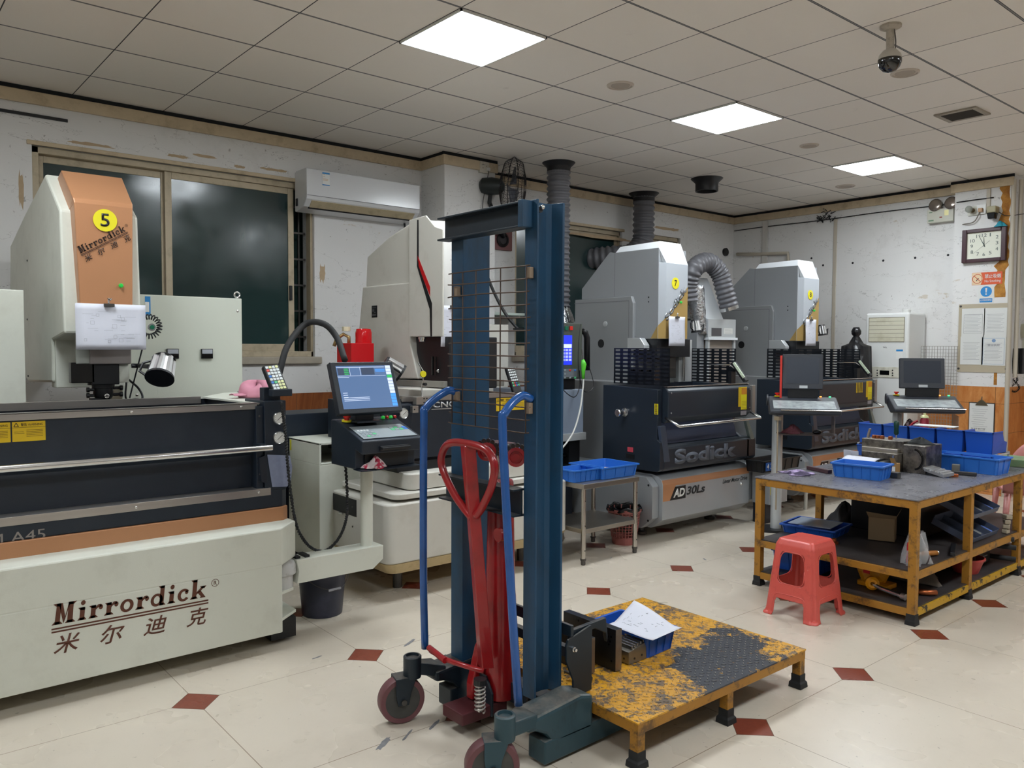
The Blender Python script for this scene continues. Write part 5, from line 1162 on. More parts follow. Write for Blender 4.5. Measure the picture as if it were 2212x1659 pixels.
# loop duct with foil between 7 and 8
xL = -4.75
q = [PX(1490, 650, xL-.05), PX(1488, 615, xL-.05), PX(1500, 580, xL), PX(1528, 566, xL), PX(1553, 588, xL+.03), PX(1566, 630, xL+.06), PX(1576, 668, xL+.08)]
d4, _ = duct('exhaust_hose', q, .085, 'grey corrugated hose arching over with its open end hanging between machines 7 and 8', 24)
e0 = q[-1]; dd = (q[-1]-q[-2]).normalized(); MB().cyl(e0-dd*.01, e0+dd*.001, .088, .09, 24).build('hose_mouth', BLACK, d4)
MB().cyl(e0-dd*.03, e0+dd*.004, .094, .094, 24).build('end_ring', STEELR, d4)
fo = PX(1497, 645, xL-.05)
MB().grid(lambda a_, b_: fo+Vector(((.10-.045*b_+.006*math.sin(a_*50+b_*30))*math.cos(2*PI*a_)+.05*b_, (.10-.045*b_+.006*math.sin(a_*43+b_*20))*math.sin(2*PI*a_)+.06*b_, .12-.46*b_)), 48, 14).build('foil_wrap', MATS['crumpled foil'], d4, smooth='all', solid=.002)
# dust collector box between 7 and 8
dc = thing('filter_unit', 'pale grey filter box with a small dark window between machines 7 and 8', 'filter', (-5.0, 6.2, 0))
xd = -4.70; a = PX(1530, 688, xd); b = PX(1589, 732, xd)
MB().box((xd-.35, a.y, b.z), (xd, b.y, a.z)).build('upper_box', SILVT, dc, bevel=.003)
MB().box((xd-.34, a.y+.02, .53), (xd-.02, b.y-.03, b.z)).build('lower_body', P('taupe panel', '8b8178', .5), dc)
MB().box((xd-.35, a.y-.01, b.z-.015), (xd+.015, b.y+.015, b.z+.01)).build('ledge', WHITEM, dc, bevel=.002)
MB().box((xd-.03, b.y-.03, .53), (xd, b.y, b.z)).box((xd-.03, a.y, .53), (xd, a.y+.03, b.z)).build('corner_post', SILVT, dc)
a5 = PX(1537, 708, xd); b5 = PX(1558, 726, xd); MB().box((xd, a5.y, b5.z), (xd+.003, b5.y, a5.z)).build('window', P('smoked window', '4e4c50', .2), dc, bevel=.001)
a5 = PX(1564, 709, xd); b5 = PX(1582, 722, xd); lb_ = sheet('paper_label', (xd, a5.y, b5.z), (0,1,0), (0,0,1), b5.y-a5.y, a5.z-b5.z, PAPERW, dc)
lines_on(MB(), (xd+.0013, a5.y, b5.z), (0,1,0), (0,0,1), [(.01, (b5.y-a5.y)*.9, .012*i+.006) for i in range(4)], .002).build('label_print', INKL, lb_)
MB().box((xd-.3, a.y-.12, .53), (xd-.04, a.y-.01, a.z-.02)).build('side_box', SILV, dc)
MB().box((xd-.35, 6.06, 0), (xd-.05, 6.72, .53)).build('plinth', BLACK, dc)
cb0, cb1 = PX(1512, 600, xd-.1), PX(1548, 688, xd-.1)
MB().loft([[(xd-.30, cb0.y-.1, a.z), (xd-.02, cb0.y-.1, a.z), (xd-.02, cb1.y, a.z), (xd-.30, cb1.y, a.z)], [(xd-.25, cb0.y-.06, cb0.z), (xd-.10, cb0.y-.06, cb0.z), (xd-.10, cb0.y+.12, cb0.z), (xd-.25, cb0.y+.12, cb0.z)]]).build('hood', P('pale hood', 'c6cbcf', .35, .2), dc, bevel=.003)

# ---------------------------------------------------------------- operator consoles in front of machine 8
CONM = P('console charcoal', '35383f', .45, bump=.05, bscale=250)
SCRO = P('switched-off screen', '3a3f48', .25, spec=.3)
def console(loc, rz, label, tall, wide=.36, red=True, group=None):
    """local frame: faces +x, width along y, origin on the floor under the post"""
    t = thing('operator_console', label, 'console', (0,0,0), 0, group)
    MB().cyl((0, -.19, .02), (0, -.19, 1.0), .042, n=24).build('post', SILVT, t, smooth=True)
    MB().box((-.12, -.33, 0), (.12, -.05, .02)).build('foot_plate', BLACK, t)
    hw = .262
    MB().prism([(.235, .965), (.235, .995), (-.09, 1.085), (-.13, 1.085), (-.13, 1.0), (0, .96), (.05, .945)], 'y', -hw, hw).build('keyboard_box', CONM, t, bevel=.01)
    MB().cyl((-.09, -hw-.012, 1.055), (-.09, -hw, 1.055), .045, n=24).build('pivot_disc', CONM, t)
    o = Vector((.225, -hw+.03, .9985)); up_ = Vector((-.325, 0, .09)).normalized(); nn_ = Vector((0,1,0)).cross(up_)
    k = MB().ext([o+up_*.03, o+up_*.03+Vector((0, 2*hw-.06, 0)), o+up_*.22+Vector((0, 2*hw-.06, 0)), o+up_*.22], nn_*.003).build('keypad', P('pale membrane keypad', 'a9b0b2', .22, var=.5, scale=25), t)
    MB().cyl((.238, -hw+.08, .998), (.238, hw-.0, .998), .006, n=8).build('front_rail', STEELR, t)
    e = Vector((-.085, -hw+.07, 1.086)); s_ = MB().lathe([(.024, 0), (.024, .006)], e, (0,0,1), 18).build('stop_collar', YELLOW, t)
    MB().lathe([(.011, .006), (.011, .018), (.019, .02), (.019, .03)], e, (0,0,1), 18).build('emergency_stop', REDB, s_)
    for i, mm in enumerate((P('orange lit button', 'ff9a4a', .3, emit=('ff9a4a', 1.0)), P('green lit button', '49e08a', .3, emit=('49e08a', 1.0)))):
        MB().lathe([(.009, 0), (.009, .008)], (-.09, hw-.12+.07*i, 1.086), (0,0,1), 12).build('lit_button', mm, t)
    # screen
    th = math.radians(8); sw, shh = wide, tall
    z0 = 1.15; uo = Vector((-.05, -sw/2, z0)); us = Vector((-math.sin(th), 0, math.cos(th))); ns_ = Vector((0,1,0)).cross(us)
    s = MB().ext([uo, uo+Vector((0,sw,0)), uo+Vector((0,sw,0))+us*shh, uo+us*shh], ns_*-.045).build('monitor', CONM, t, bevel=.006)
    MB().ext([uo+Vector((0,.03,0))+us*.045+ns_*.0005, uo+Vector((0,sw-.03,0))+us*.045+ns_*.0005, uo+Vector((0,sw-.03,0))+us*(shh-.025)+ns_*.0005, uo+Vector((0,.03,0))+us*(shh-.025)+ns_*.0005], ns_*.001).build('screen', SCRO, s)
    MB().ext([uo+Vector((0,sw*.42,0))+us*.008+ns_*.0005, uo+Vector((0,sw*.62,0))+us*.008+ns_*.0005, uo+Vector((0,sw*.62,0))+us*.03+ns_*.0005, uo+Vector((0,sw*.42,0))+us*.03+ns_*.0005], ns_*.001).build('maker_plate', SILVT, s)
    MB().box((-.11, -sw*.35, 1.08), (-.06, sw*.38, 1.17)).build('screen_stand', BLACK, t)
    if red: MB().ext([(-.075, -sw/2-.02, 1.05), (-.06, -sw/2-.02, 1.05), (-.06, -sw/2-.02, 1.42), (-.085, -sw/2-.02, 1.42)], (0, .016, 0)).build('red_side_strip', P('red strip', 'd83a30', .4), t)
    # acrylic tray
    AC_ = P('smoky acrylic', 'a99a90', .15, alpha=.45)
    MB().box((.0, -hw+.06, .80), (.20, hw-.04, .806)).build('tray', P('tray brown', '4a3c3a', .5), t)
    for yy in (-hw+.06, hw-.045): MB().ext([(.20, yy, .80), (.20, yy, .94), (.0, yy, .95), (.0, yy, .80)], (0, .004, 0)).build('tray_side', AC_, t)
    t.location = loc; t.rotation_euler = (0, 0, rz)
    return t
RZ = math.radians(-55)
k8 = console((-3.44, 5.92, 0), RZ, 'dark operator console with a black screen and red side strip, left of the blue bins', .285, .31)
k9 = console((-2.93, 6.92, 0), RZ, 'dark operator console with a black screen in front of the floor air conditioner', .255, .345, False)
def on(t, x_, y_, z_): return t.matrix_basis @ Vector((x_, y_, z_))
def mouse(t, label):
    p = on(t, .12, .10, .807); mo = MB().sphere(p+Vector((0,0,.016)), .05, 16, 8, .6, 1.0, .36).build('computer_mouse', BLACKG, None, smooth='all'); tag(mo, label, 'mouse')
bpy.context.view_layer.update()
mouse(k8, 'black computer mouse on the tray under the console with the red strip')
mouse(k9, 'black computer mouse on the tray of the console before the floor air conditioner')
RAG2 = P('maroon cloth', '5a2c34', .9, var=.4, scale=18); RAG3 = NT('striped work cloth', .9); RAG3.col(RAG3.mix(RAG3.ramp(RAG3.noise(40, 3), .45, .55), '3a2c30', 'b09a9c')); RAG3 = RAG3.m
blob_rag('rag', on(k8, .10, -.08, .8065), .07, .09, .06, RAG2, 'dark maroon cloth on the tray under the console with the red strip', seed=5)
blob_rag('rag', on(k9, .10, -.12, .8065), .06, .08, .08, RAG3, 'striped dark cloth on the tray of the console before the floor air conditioner', seed=8)
MB().tube(bezier([on(k8, .20, -.20, .93), on(k8, .21, -.20, .7), on(k8, .19, -.2, .4), on(k8, .17, -.2, .2)], 16), .006, 6).build('cable', P('beige cable', 'a89880', .5), k8)
MB().obox(on(k8, .20, -.20, .93), (.04, .04, .03)).build('cable_clamp', P('beige cable', 'a89880', .5), k8)
# ---------------------------------------------------------------- hand stacker (tall blue lift)
def mk_worn(name, col, wear, lo=.56, hi=.66, rough=.4, metal=.2, sc_=5, dust=None):
    n = NT(name, rough, metal)
    base = n.mix(n.noise(2.5, 4), col, tuple(c_*1.35 for c_ in lin(col)[:3])+(1,))
    base = n.mix(n.math('MULTIPLY', n.ramp(n.noise(sc_, 9, .72, stretch=(1, 1, .35)), lo, hi), .6), base, wear)
    if dust:
        gn_ = n.t.nodes.new('ShaderNodeNewGeometry'); sp = n.t.nodes.new('ShaderNodeSeparateXYZ'); n.t.links.new(gn_.outputs['Normal'], sp.inputs[0])
        base = n.mix(n.math('MULTIPLY', n.math('MULTIPLY', n.ramp(sp.outputs[2], .6, .95), n.ramp(n.noise(12, 6, .7), .3, .6)), .55), base, dust)
    n.bump(n.noise(25, 5), .1, .004); return n.col(base)
SB_ = mk_worn('stacker blue paint', '1c425f', '26323b', .45, .62, dust='8d8276')
SG_ = mk_worn('stacker teal grey paint', '2b444d', '20292f', dust='9a9084')
SK_ = mk_worn('stacker dark paint', '1a252e', '2b3136', dust='7a7168')
TB_ = P('bright blue tube paint', '1f58a0', .25, .1, var=.25, scale=4, dirt='1b2c38', damt=.5, dscale=3, coat=.4)
JR = P('jack red paint', '9c181d', .28, .05, var=.15, scale=6, dirt='2a1216', damt=.6, dscale=5, coat=.4)
js = thing('hand_stacker', 'tall blue and red hand stacker with a wire mesh guard, before the yellow platform', 'stacker', (-2.4, 1.95, 0))
jy = 1.91; xR0, xR1 = -2.215, -2.149; xL0, xL1 = -2.67, -2.591; HT = 2.005; jb = 2.045
def channel(name, xo_, xi_, z0, z1, m_):   # web at xi_, flanges reaching xo_
    s_ = 1 if xo_ > xi_ else -1; w_ = .012; mb = MB()
    pr_ = [(xi_, jy), (xo_, jy), (xo_, jy+.008), (xi_+s_*.022, jy+.020), (xi_+s_*.014, jy+.034), (xi_+s_*.014, jb-.045), (xi_+s_*.022, jb-.026), (xo_, jb-.010), (xo_, jb), (xi_, jb)]
    mb.prism(pr_, 'z', z0, z1); return mb.build(name, m_, js, bevel=.0015)
channel('mast_column', xR1, xR0, .19, HT, SB_)
channel('mast_column', xL0, xL1, .19, HT, SB_)
MB().box((xR0, jy-.001, .19), (xR1-.004, jy, HT-.02)).box((xL0+.0, jy-.001, .19), (xL1-.002, jy, HT-.02)).build('column_front_plate', SK_, js) if False else None
MB().cyl((xR1-.02, jy+.03, HT-.032), (xR1-.016, jy+.03, HT-.032), .012, n=14).build('bolt_hole', BLACK, js)
MB().sphere((xR1-.012, jy+.036, HT-.025), .009, 10, 6).build('bolt_ball', STEELR, js, smooth='all')
def ibeam(name, x0, x1, z0, z1, y, m_, dp=.05):
    return MB().box((x0, y-dp, z1-.007), (x1, y+.01, z1)).box((x0, y-dp, z0), (x1, y+.01, z0+.007)).box((x0+.0, y-.012, z0), (x1, y-.004, z1)).build(name, m_, js, bevel=.0015)
ibeam('top_beam', xL0-.03, xR0+.02, 1.905, HT-.008, jy, SK_)
MB().box((xR0+.02, jy-.052, 1.905), (xR0+.045, jy, HT-.004)).build('beam_end_plate', SB_, js, bevel=.002)
ibeam('middle_beam', xL0-.02, xR0, .86, .962, jy, SK_)
# wire mesh guard
WM = P('rusty wire', '57463c', .6, .5)
mb = MB(); x0_, x1_ = -2.655, -2.163; z1_m, z0_m = 1.771, 1.172; rows_ = 14
for i in range(rows_):
    z = z1_m-(z1_m-z0_m)*i/(rows_-1); yy = jy-.024-.004*math.sin(i)
    mb.tube([(x0_, yy, z+.003*math.sin(i*2)), (x0_+.035, yy-.004, z), (x0_+.25, yy-.006, z+.002*math.cos(i*3)), (x1_-.02, yy-.002, z-.002), (x1_, yy+.004, z)], .0026, 5)
for xx in (x0_+.03, x0_+.10, x0_+.185, x0_+.335, x1_-.01): mb.tube([(xx, jy-.028, z1_m+.002), (xx+.002, jy-.030, (z0_m+z1_m)/2), (xx-.001, jy-.028, z0_m-.002)], .0026, 5)
mb.build('wire_mesh', WM, js, smooth='all')
for xx, z in ((x1_-.012, 1.745), (x1_-.012, 1.26), (x0_+.04, 1.70), (x0_+.04, 1.28)): MB().box((xx-.011, jy-.022, z-.02), (xx+.011, jy-.001, z+.02)).build('mesh_bracket', P('worn beige bracket', '8a7764', .6), js, bevel=.002)
# blue side tubes
def btube(top, mid, bot, nm='side_tube'):
    MB().tube(bezier([top, top+Vector((0, -.05, .012)), mid, mid+Vector((0, -.012, -.08)), mid*.35+bot*.65+Vector((0,-.01,0)), bot], 50), .0155, 14).build(nm, TB_, js, smooth='all')
tr = PY(1148, 862, jy); bt_r = Vector((-2.075, 1.745, .225)); mr = PY(1086, 900, jy-.14)
btube(tr, PY(1092, 890, jy-.13), PZ(1120, 1523, .225)+Vector((0,0,0)))
tl_ = PY(988, 850, jy); btube(tl_, PY(921, 880, jy-.13), PZ(918, 1400, .25))
# hydraulic cylinder, chain wheels
cx_ = PY(1083, 1300, 1.98).x
MB().lathe([(.062, .10), (.062, .50), (.058, .52), (.050, .95), (.046, .96), (.03, .965)], (cx_, 1.975, 0), (0,0,1), 28).build('hydraulic_cylinder', JR, js, smooth=True)
MB().lathe([(.022, .96), (.022, 1.10)], (cx_, 1.975, 0), (0,0,1), 16).build('piston_rod', STEELR, js, smooth=True)
rk = PY(1075, 1156, 1.90); MB().lathe([(.026, 0), (.026, .015), (.018, .018), (.018, .05)], rk, (0,1,0), 20).build('filler_cap', JR, js, smooth=True)
yk = MB().box((cx_-.055, 1.94, 1.075), (cx_+.06, 2.0, 1.11)).build('yoke', P('yoke maroon', '5b3034', .4, .3), js, bevel=.003)
MB().cyl((cx_-.07, 1.955, 1.095), (cx_+.08, 1.955, 1.095), .014, n=14).build('axle', DSTEEL, js)
CH = P('oily chain', '3d3634', .35, .7)
for u_2, v_2, s_2 in ((1115, 987, 1), (1052, 975, -1)):
    c_2 = PY(u_2, v_2, 1.90); ax_ = Vector((.75, -.66, 0)) if s_2 > 0 else Vector((.75, -.66, 0))
    wh = MB().lathe([(.012, -.012), (.036, -.012), (.036, .012), (.024, .014), (.022, .006), (.014, .006), (.014, .012), (.001, .012)], c_2, ax_, 24).build('chain_wheel', JR, js, smooth=True)
    x_2, y_2 = MB().frame(ax_); mb = MB()
    for i in range(9):
        a_ = math.radians(5+23*i); 
        pz = Vector((0,0,1)); hx = ax_.cross(pz).normalized()
        p_ = c_2+(hx*math.cos(a_)+pz*math.sin(a_))*.043
        mb.cyl(p_-ax_*.012, p_+ax_*.012, .0085, n=10)
    mb.build('chain', CH, wh)
    mb = MB(); p0 = c_2+ax_.cross(Vector((0,0,1))).normalized()*.043*(-1 if s_2 < 0 else 1)
    for i in range(34):
        p_ = p0+Vector((0, 0, -.017*i)); mb.cyl(p_-ax_*.009, p_+ax_*.009, .007 if i % 2 else .0085, n=8)
        if p_.z < .25: break
    mb.bm.free()
mb = MB()
for i in range(58): p_ = Vector((xR0-.014, jy+.045, 1.02-.0155*i)); mb.cyl(p_-Vector((0, .01, 0)), p_+Vector((0, .01, 0)), .0082 if i % 2 else .0068, n=8)
mb.build('hanging_chain', CH, js)
# red pump handle
hy = jy-.11
def hp3(u, v, y): return PY(u, v, y)
lp = [hp3(1028, 1115, hy), hp3(1042, 1095, hy), hp3(1062, 1050, hy-.01), hp3(1068, 1005, hy-.015), hp3(1050, 972, hy-.018), hp3(1008, 958, hy-.02), hp3(970, 958, hy-.02), hp3(954, 985, hy-.018), hp3(957, 1015, hy-.015), hp3(980, 1065, hy-.01), hp3(1004, 1100, hy), hp3(1020, 1120, hy)]
MB().tube(bezier(lp, 70), .0150, 14).build('handle_loop', JR, js, smooth='all')
a0, a1 = hp3(1009, 962, hy-.015), hp3(1048, 1440, hy+.06)
d_ = (a1-a0); sd = Vector((.016, 0, 0)); mb = MB()
fr_ = lambda p, w_: [p+Vector((-w_, -.012, 0)), p+Vector((w_*.4, -.022, 0)), p+Vector((w_+.008, .014, 0)), p+Vector((-w_*.4, .030, 0))]
mb.loft([fr_(a0, .028), fr_(a0+d_*.30, .024), fr_(a0+d_*.75, .026), fr_(a1, .030)]); mb.build('handle_shaft', JR, js, bevel=.003)
# pump foot, pedal bar, spring
MB().prism([(1.86, .10), (1.86, .16), (1.90, .30), (1.95, .36), (2.0, .36), (2.0, .10)], 'x', cx_-.07, cx_-.03).build('pump_body', JR, js, bevel=.005)
MB().box((cx_-.09, 1.76, .05), (cx_+.04, 1.98, .095)).build('pump_base', P('maroon base', '4f2226', .5), js, bevel=.005)
b0_, b1_ = PY(930, 1405, 1.74), PY(1045, 1450, 1.80)
MB().tube(bezier([b0_, PY(965, 1425, 1.74), PY(1010, 1440, 1.76), b1_], 14), .010, 8).build('pedal_bar', JR, js, smooth='all')
MB().cyl(b0_+Vector((-.01,0,.008)), PY(962, 1427, 1.73), .012, n=12).build('pedal_sleeve', JR, js)
sp0 = PY(1037, 1537, 1.75); sp1 = PY(1037, 1478, 1.75); pts = [sp0+(sp1-sp0)*(i/110)+Vector((.018*math.cos(i*.4), .018*math.sin(i*.4), 0)) for i in range(111)]
MB().tube(pts, .0035, 6).build('spring', STEEL, js, smooth='all')
MB().cyl(sp0, sp1, .008, n=10).build('spring_rod', STEELR, js)
MB().cyl(sp1, sp1+Vector((0,0,.02)), .024, n=14).build('spring_cap', BLACK, js)
# base: side housings with caster arms, legs
def side(x0, x1, outx, pvx, pvy, m1, nm):
    MB().prism([(1.78, .19), (2.04, .215), (2.10, .20), (2.10, .075), (1.95, .075), (1.90, .085), (1.87, .12), (1.82, .145), (1.78, .15)], 'x', x0, x1).build('side_housing', m1, js, bevel=.012)
    xm = (x0+x1)/2
    MB().loft([[(x0+.004, 1.83, .155), (x1-.004, 1.83, .155), (x1-.004, 1.83, .205), (x0+.004, 1.83, .205)], [(pvx-.026, pvy+.015, .185), (pvx+.026, pvy+.015, .185), (pvx+.026, pvy+.015, .235), (pvx-.026, pvy+.015, .235)]]).build('caster_arm', m1, js, bevel=.006)
    MB().lathe([(.034, .175), (.036, .185), (.036, .258), (.032, .262), (.026, .262), (.024, .252), (.010, .252), (.001, .255)], (pvx, pvy, 0), (0,0,1), 24).build('caster_pivot', m1, js, smooth=True)
side(-2.155, -2.035, 0, -2.02, 1.665, SG_, 'r')
side(-2.70, -2.585, 0, -2.645, 1.705, SK_, 'l')
def caster(c, yaw, m1):
    c = Vector(c); f_ = Vector((math.cos(yaw), math.sin(yaw), 0)); s_ = Vector((-f_.y, f_.x, 0))
    w_ = MB().lathe([(.001, -.024), (.072, -.024), (.074, -.022), (.074, .022), (.072, .024), (.001, .024)], c, s_, 32).build('wheel_hub', P('grey wheel hub', '4a4a48', .5, .3, var=.3, scale=20), js, smooth=True, bevel=.003)
    MB().lathe([(.070, -.026), (.088, -.026), (.091, -.020), (.091, .020), (.088, .026), (.070, .026), (.070, -.026)], c, s_, 36).build('wheel_tyre', P('worn red tyre', '6c4448', .5, var=.15, scale=12), w_, smooth=True)
    for q_ in (-1, 1):
        o_ = c+s_*.031*q_
        MB().ext([o_+f_*-.022+Vector((0,0,-.015)), o_+f_*.022+Vector((0,0,-.015)), o_+f_*.030+Vector((0,0,.03)), o_+f_*.052+Vector((0,0,.088)), o_+f_*-.03+Vector((0,0,.088)), o_+f_*-.030+Vector((0,0,.03))], s_*.006*q_).build('fork_cheek', m1, w_, bevel=.002)
        MB().cyl(o_+s_*.006*q_, o_+s_*.016*q_, .011, n=10).build('axle_nut', DSTEEL, w_)
    MB().ext([c+s_*-.037+f_*-.03+Vector((0,0,.083)), c+s_*.037+f_*-.03+Vector((0,0,.083)), c+s_*.037+f_*.052+Vector((0,0,.083)), c+s_*-.037+f_*.052+Vector((0,0,.083))], (0,0,.010)).build('fork_plate', m1, w_, bevel=.002)
caster((-2.665, 1.665, .0915), math.radians(75), SK_)
caster((-2.045, 1.63, .0915), math.radians(60), SG_)
MB().box((-2.585, 1.98, .09), (-2.155, 2.05, .17)).build('cross_member', SK_, js, bevel=.004)
MB().prism([(-2.70, .10), (-2.70, .20), (-2.42, .20), (-2.38, .14), (-2.38, .05), (-2.62, .05)], 'y', 1.895, 1.905).build('base_plate', SK_, js, bevel=.002)
MB().prism([(1.86, .012), (1.86, .095), (2.9, .105), (2.98, .095), (2.98, .05), (2.9, .03)], 'x', -2.125, -2.035).build('leg', SG_, js, bevel=.006)
MB().prism([(1.86, .012), (1.86, .095), (2.9, .105), (2.98, .095), (2.98, .05), (2.9, .03)], 'x', -2.69, -2.60).build('leg', SK_, js, bevel=.006)
for xx in (-2.08, -2.645): MB().cyl((xx-.03, 2.93, .04), (xx+.03, 2.93, .04), .04, n=20).build('load_roller', RUBBER, js)
MB().box((-2.05, 2.04, .10), (-2.044, 2.10, .165)).box((-2.11, 2.09, .10), (-2.044, 2.096, .165)).build('stop_plate', SK_, js, bevel=.002)
# fork carriage with side bracket plate
bkt = pxs([(1182, 1385), (1187, 1373), (1244, 1355), (1249, 1362), (1249, 1572), (1235, 1572), (1232, 1494), (1215, 1465), (1183, 1427)], -2.10)
xb_ = -2.115; zz_ = [(p.y, p.z) for p in bkt]
yk0 = PX(1182, 1385, -2.10).y
MB().prism([(2.035, .375), (2.045, .395), (2.165, .425), (2.17, .42), (2.17, .175), (2.10, .17), (2.10, .07), (2.075, .07), (2.072, .235), (2.037, .315)], 'x', -2.122, -2.112).build('fork_bracket', SK_, js, bevel=.002)
MB().lathe([(.010, 0), (.010, .006), (.006, .008), (.006, .016)], (-2.112, 2.07, .355), (1,0,0), 8).build('bracket_bolt', STEELR, js)
MB().box((-2.60, 2.09, .30), (-2.12, 2.12, .34)).box((-2.60, 2.06, .40), (-2.115, 2.075, .445)).build('fork_carriage', SK_, js, bevel=.003)
MB().prism([(2.07, .33), (2.07, .42), (2.26, .43), (2.27, .36), (2.27, .33), (2.26, .37), (2.2, .40), (2.12, .40)], 'x', -2.145, -2.125).build('carriage_arm', SK_, js, bevel=.003)

# ---------------------------------------------------------------- diamond plate platform
px0, px1, py0, py1, pz = -2.755, -1.822, 2.105, 3.205, .168
pt = thing('platform', 'low platform with a worn yellow diamond-plate deck and short legs on the tiled floor', 'platform', (-2.29, 2.65, 0))
def mk_deck():
    n = NT('worn yellow diamond plate', .38, .25)
    n.X, n.Y = n.X, n.Y   # local axes of the deck mesh, origin at the platform's base centre
    dx = n.math('SUBTRACT', n.X, .30); dyy = n.math('SUBTRACT', n.Y, .20)
    # worn-through dark zone: an elongated patch toward the far right corner, ragged by noise
    dxa = n.math('MULTIPLY', n.math('ADD', dx, n.math('MULTIPLY', dyy, .35)), 4.2); dya = n.math('MULTIPLY', dyy, 2.4)
    dist = n.math('SQRT', n.math('ADD', n.math('MULTIPLY', dxa, dxa), n.math('MULTIPLY', dya, dya)))
    rag = n.math('ADD', dist, n.math('MULTIPLY', n.math('SUBTRACT', n.noise(6, 9, .7), .5), 3.2))
    worn = n.math('LESS_THAN', rag, .80)
    chips = n.math('GREATER_THAN', n.noise(26, 9, .8, dist=.8), .53)
    scr = n.math('GREATER_THAN', n.noise(10, 10, .82, off=(4, 2, 1)), .56)
    dark = n.math('MAXIMUM', worn, n.math('MAXIMUM', n.math('MULTIPLY', chips, .85), n.math('MULTIPLY', scr, .9)))
    yel = n.mix(n.noise(4, 6, .6), 'e0a41a', 'c99226'); yel = n.mix(n.math('MULTIPLY', n.ramp(n.noise(30, 6, .7), .5, .65), .5), yel, '8a6a40')
    metal = n.mix(n.noise(18, 6), '33343a', '4a4d55'); metal = n.mix(n.math('GREATER_THAN', n.noise(30, 5, .7, off=(8, 1, 0)), .66), metal, '9b6a1c')
    c = n.mix(dark, yel, metal)
    top = n.math('GREATER_THAN', n.Z, pz+.0022)
    c = n.mix(n.math('MULTIPLY', top, n.math('MULTIPLY_ADD', worn, .4, .45)), c, 'b9b4a6')
    n.put(n.b.inputs['Metallic'], n.math('MULTIPLY', n.math('MAXIMUM', worn, top), .5))
    return n.col(c)
mb = MB().box((px0, py0, pz-.006), (px1, py1, pz))
stp = .0305; i = 0; yy = py0+.015
while yy < py1-.012:
    xx = px0+.015+(0 if i % 2 else stp/2); k_ = i
    while xx < px1-.012:
        a_ = math.radians(45 if (int(round((xx-px0)/stp*1))+i) % 2 else -45); l_, w_ = .0125, .0028; d1_ = Vector((math.cos(a_), math.sin(a_), 0)); d2_ = Vector((-d1_.y, d1_.x, 0)); c_ = Vector((xx, yy, pz))
        b_ = [c_+d1_*l_, c_+d2_*w_, c_-d1_*l_, c_-d2_*w_]; t_ = [c_+d1_*l_*.6+Vector((0,0,.0028)), c_+d2_*w_*.4+Vector((0,0,.0028)), c_-d1_*l_*.6+Vector((0,0,.0028)), c_-d2_*w_*.4+Vector((0,0,.0028))]
        mb.loft([b_, t_]); xx += stp
    yy += stp*.8; i += 1
mb.build('deck', mk_deck(), pt)
YF = NT('worn ochre frame paint', .5, .1); YF.col(YF.mix(YF.math('MULTIPLY', YF.ramp(YF.noise(9, 8, .75, stretch=(1, 1, 1)), .52, .62), .8), YF.mix(YF.noise(5, 4), 'b5802a', '9a6a24'), '4a3826')); YF = YF.m
YB = NT('yellow black worn paint', .5, .1); YB.col(YB.mix(YB.math('GREATER_THAN', YB.noise(14, 8, .75), .56), 'c79a1c', '26221c')); YB = YB.m
e = .002; fz0 = pz-.044
for nm, A_, B_ in (('frame_rail', (px1-.03, py0+e, fz0), (px1-e, py1-e, pz-.006)), ('frame_rail', (px0+e, py0+e, fz0), (px0+.03, py1-e, pz-.006)), ('frame_rail', (px0+.03, py0+e, fz0), (px1-.03, py0+.03, pz-.006)), ('frame_rail', (px0+.03, py1-.03, fz0), (px1-.03, py1-e, pz-.006))):
    MB().box(A_, B_).build(nm, YF, pt, bevel=.0015)
def footed_leg(x_, y_, zt, par, m_=YF, s_=.038, cap='leg', ft=.052):
    l_ = MB().box((x_-s_/2, y_-s_/2, .03), (x_+s_/2, y_+s_/2, zt)).build('leg', m_, par, bevel=.0015)
    MB().loft([[(x_-ft/2-.004, y_-ft/2-.004, 0), (x_+ft/2+.004, y_-ft/2-.004, 0), (x_+ft/2+.004, y_+ft/2+.004, 0), (x_-ft/2-.004, y_+ft/2+.004, 0)], [(x_-ft/2-.002, y_-ft/2-.002, .022), (x_+ft/2+.002, y_-ft/2-.002, .022), (x_+ft/2+.002, y_+ft/2+.002, .022), (x_-ft/2-.002, y_+ft/2+.002, .022)],
                [(x_-s_/2-.003, y_-s_/2-.003, .030), (x_+s_/2+.003, y_-s_/2-.003, .030), (x_+s_/2+.003, y_+s_/2+.003, .030), (x_-s_/2-.003, y_+s_/2+.003, .030)], [(x_-s_/2-.003, y_-s_/2-.003, .06), (x_+s_/2+.003, y_-s_/2-.003, .06), (x_+s_/2+.003, y_+s_/2+.003, .06), (x_-s_/2-.003, y_+s_/2+.003, .06)]]).build('rubber_foot', RUBBER, l_, bevel=.002)
    return l_
for x_ in (px1-.022, px0+.022):
    for y_ in (py0+.022, (py0+py1)/2+.0, py1-.022): footed_leg(x_, y_, fz0+.038, pt)

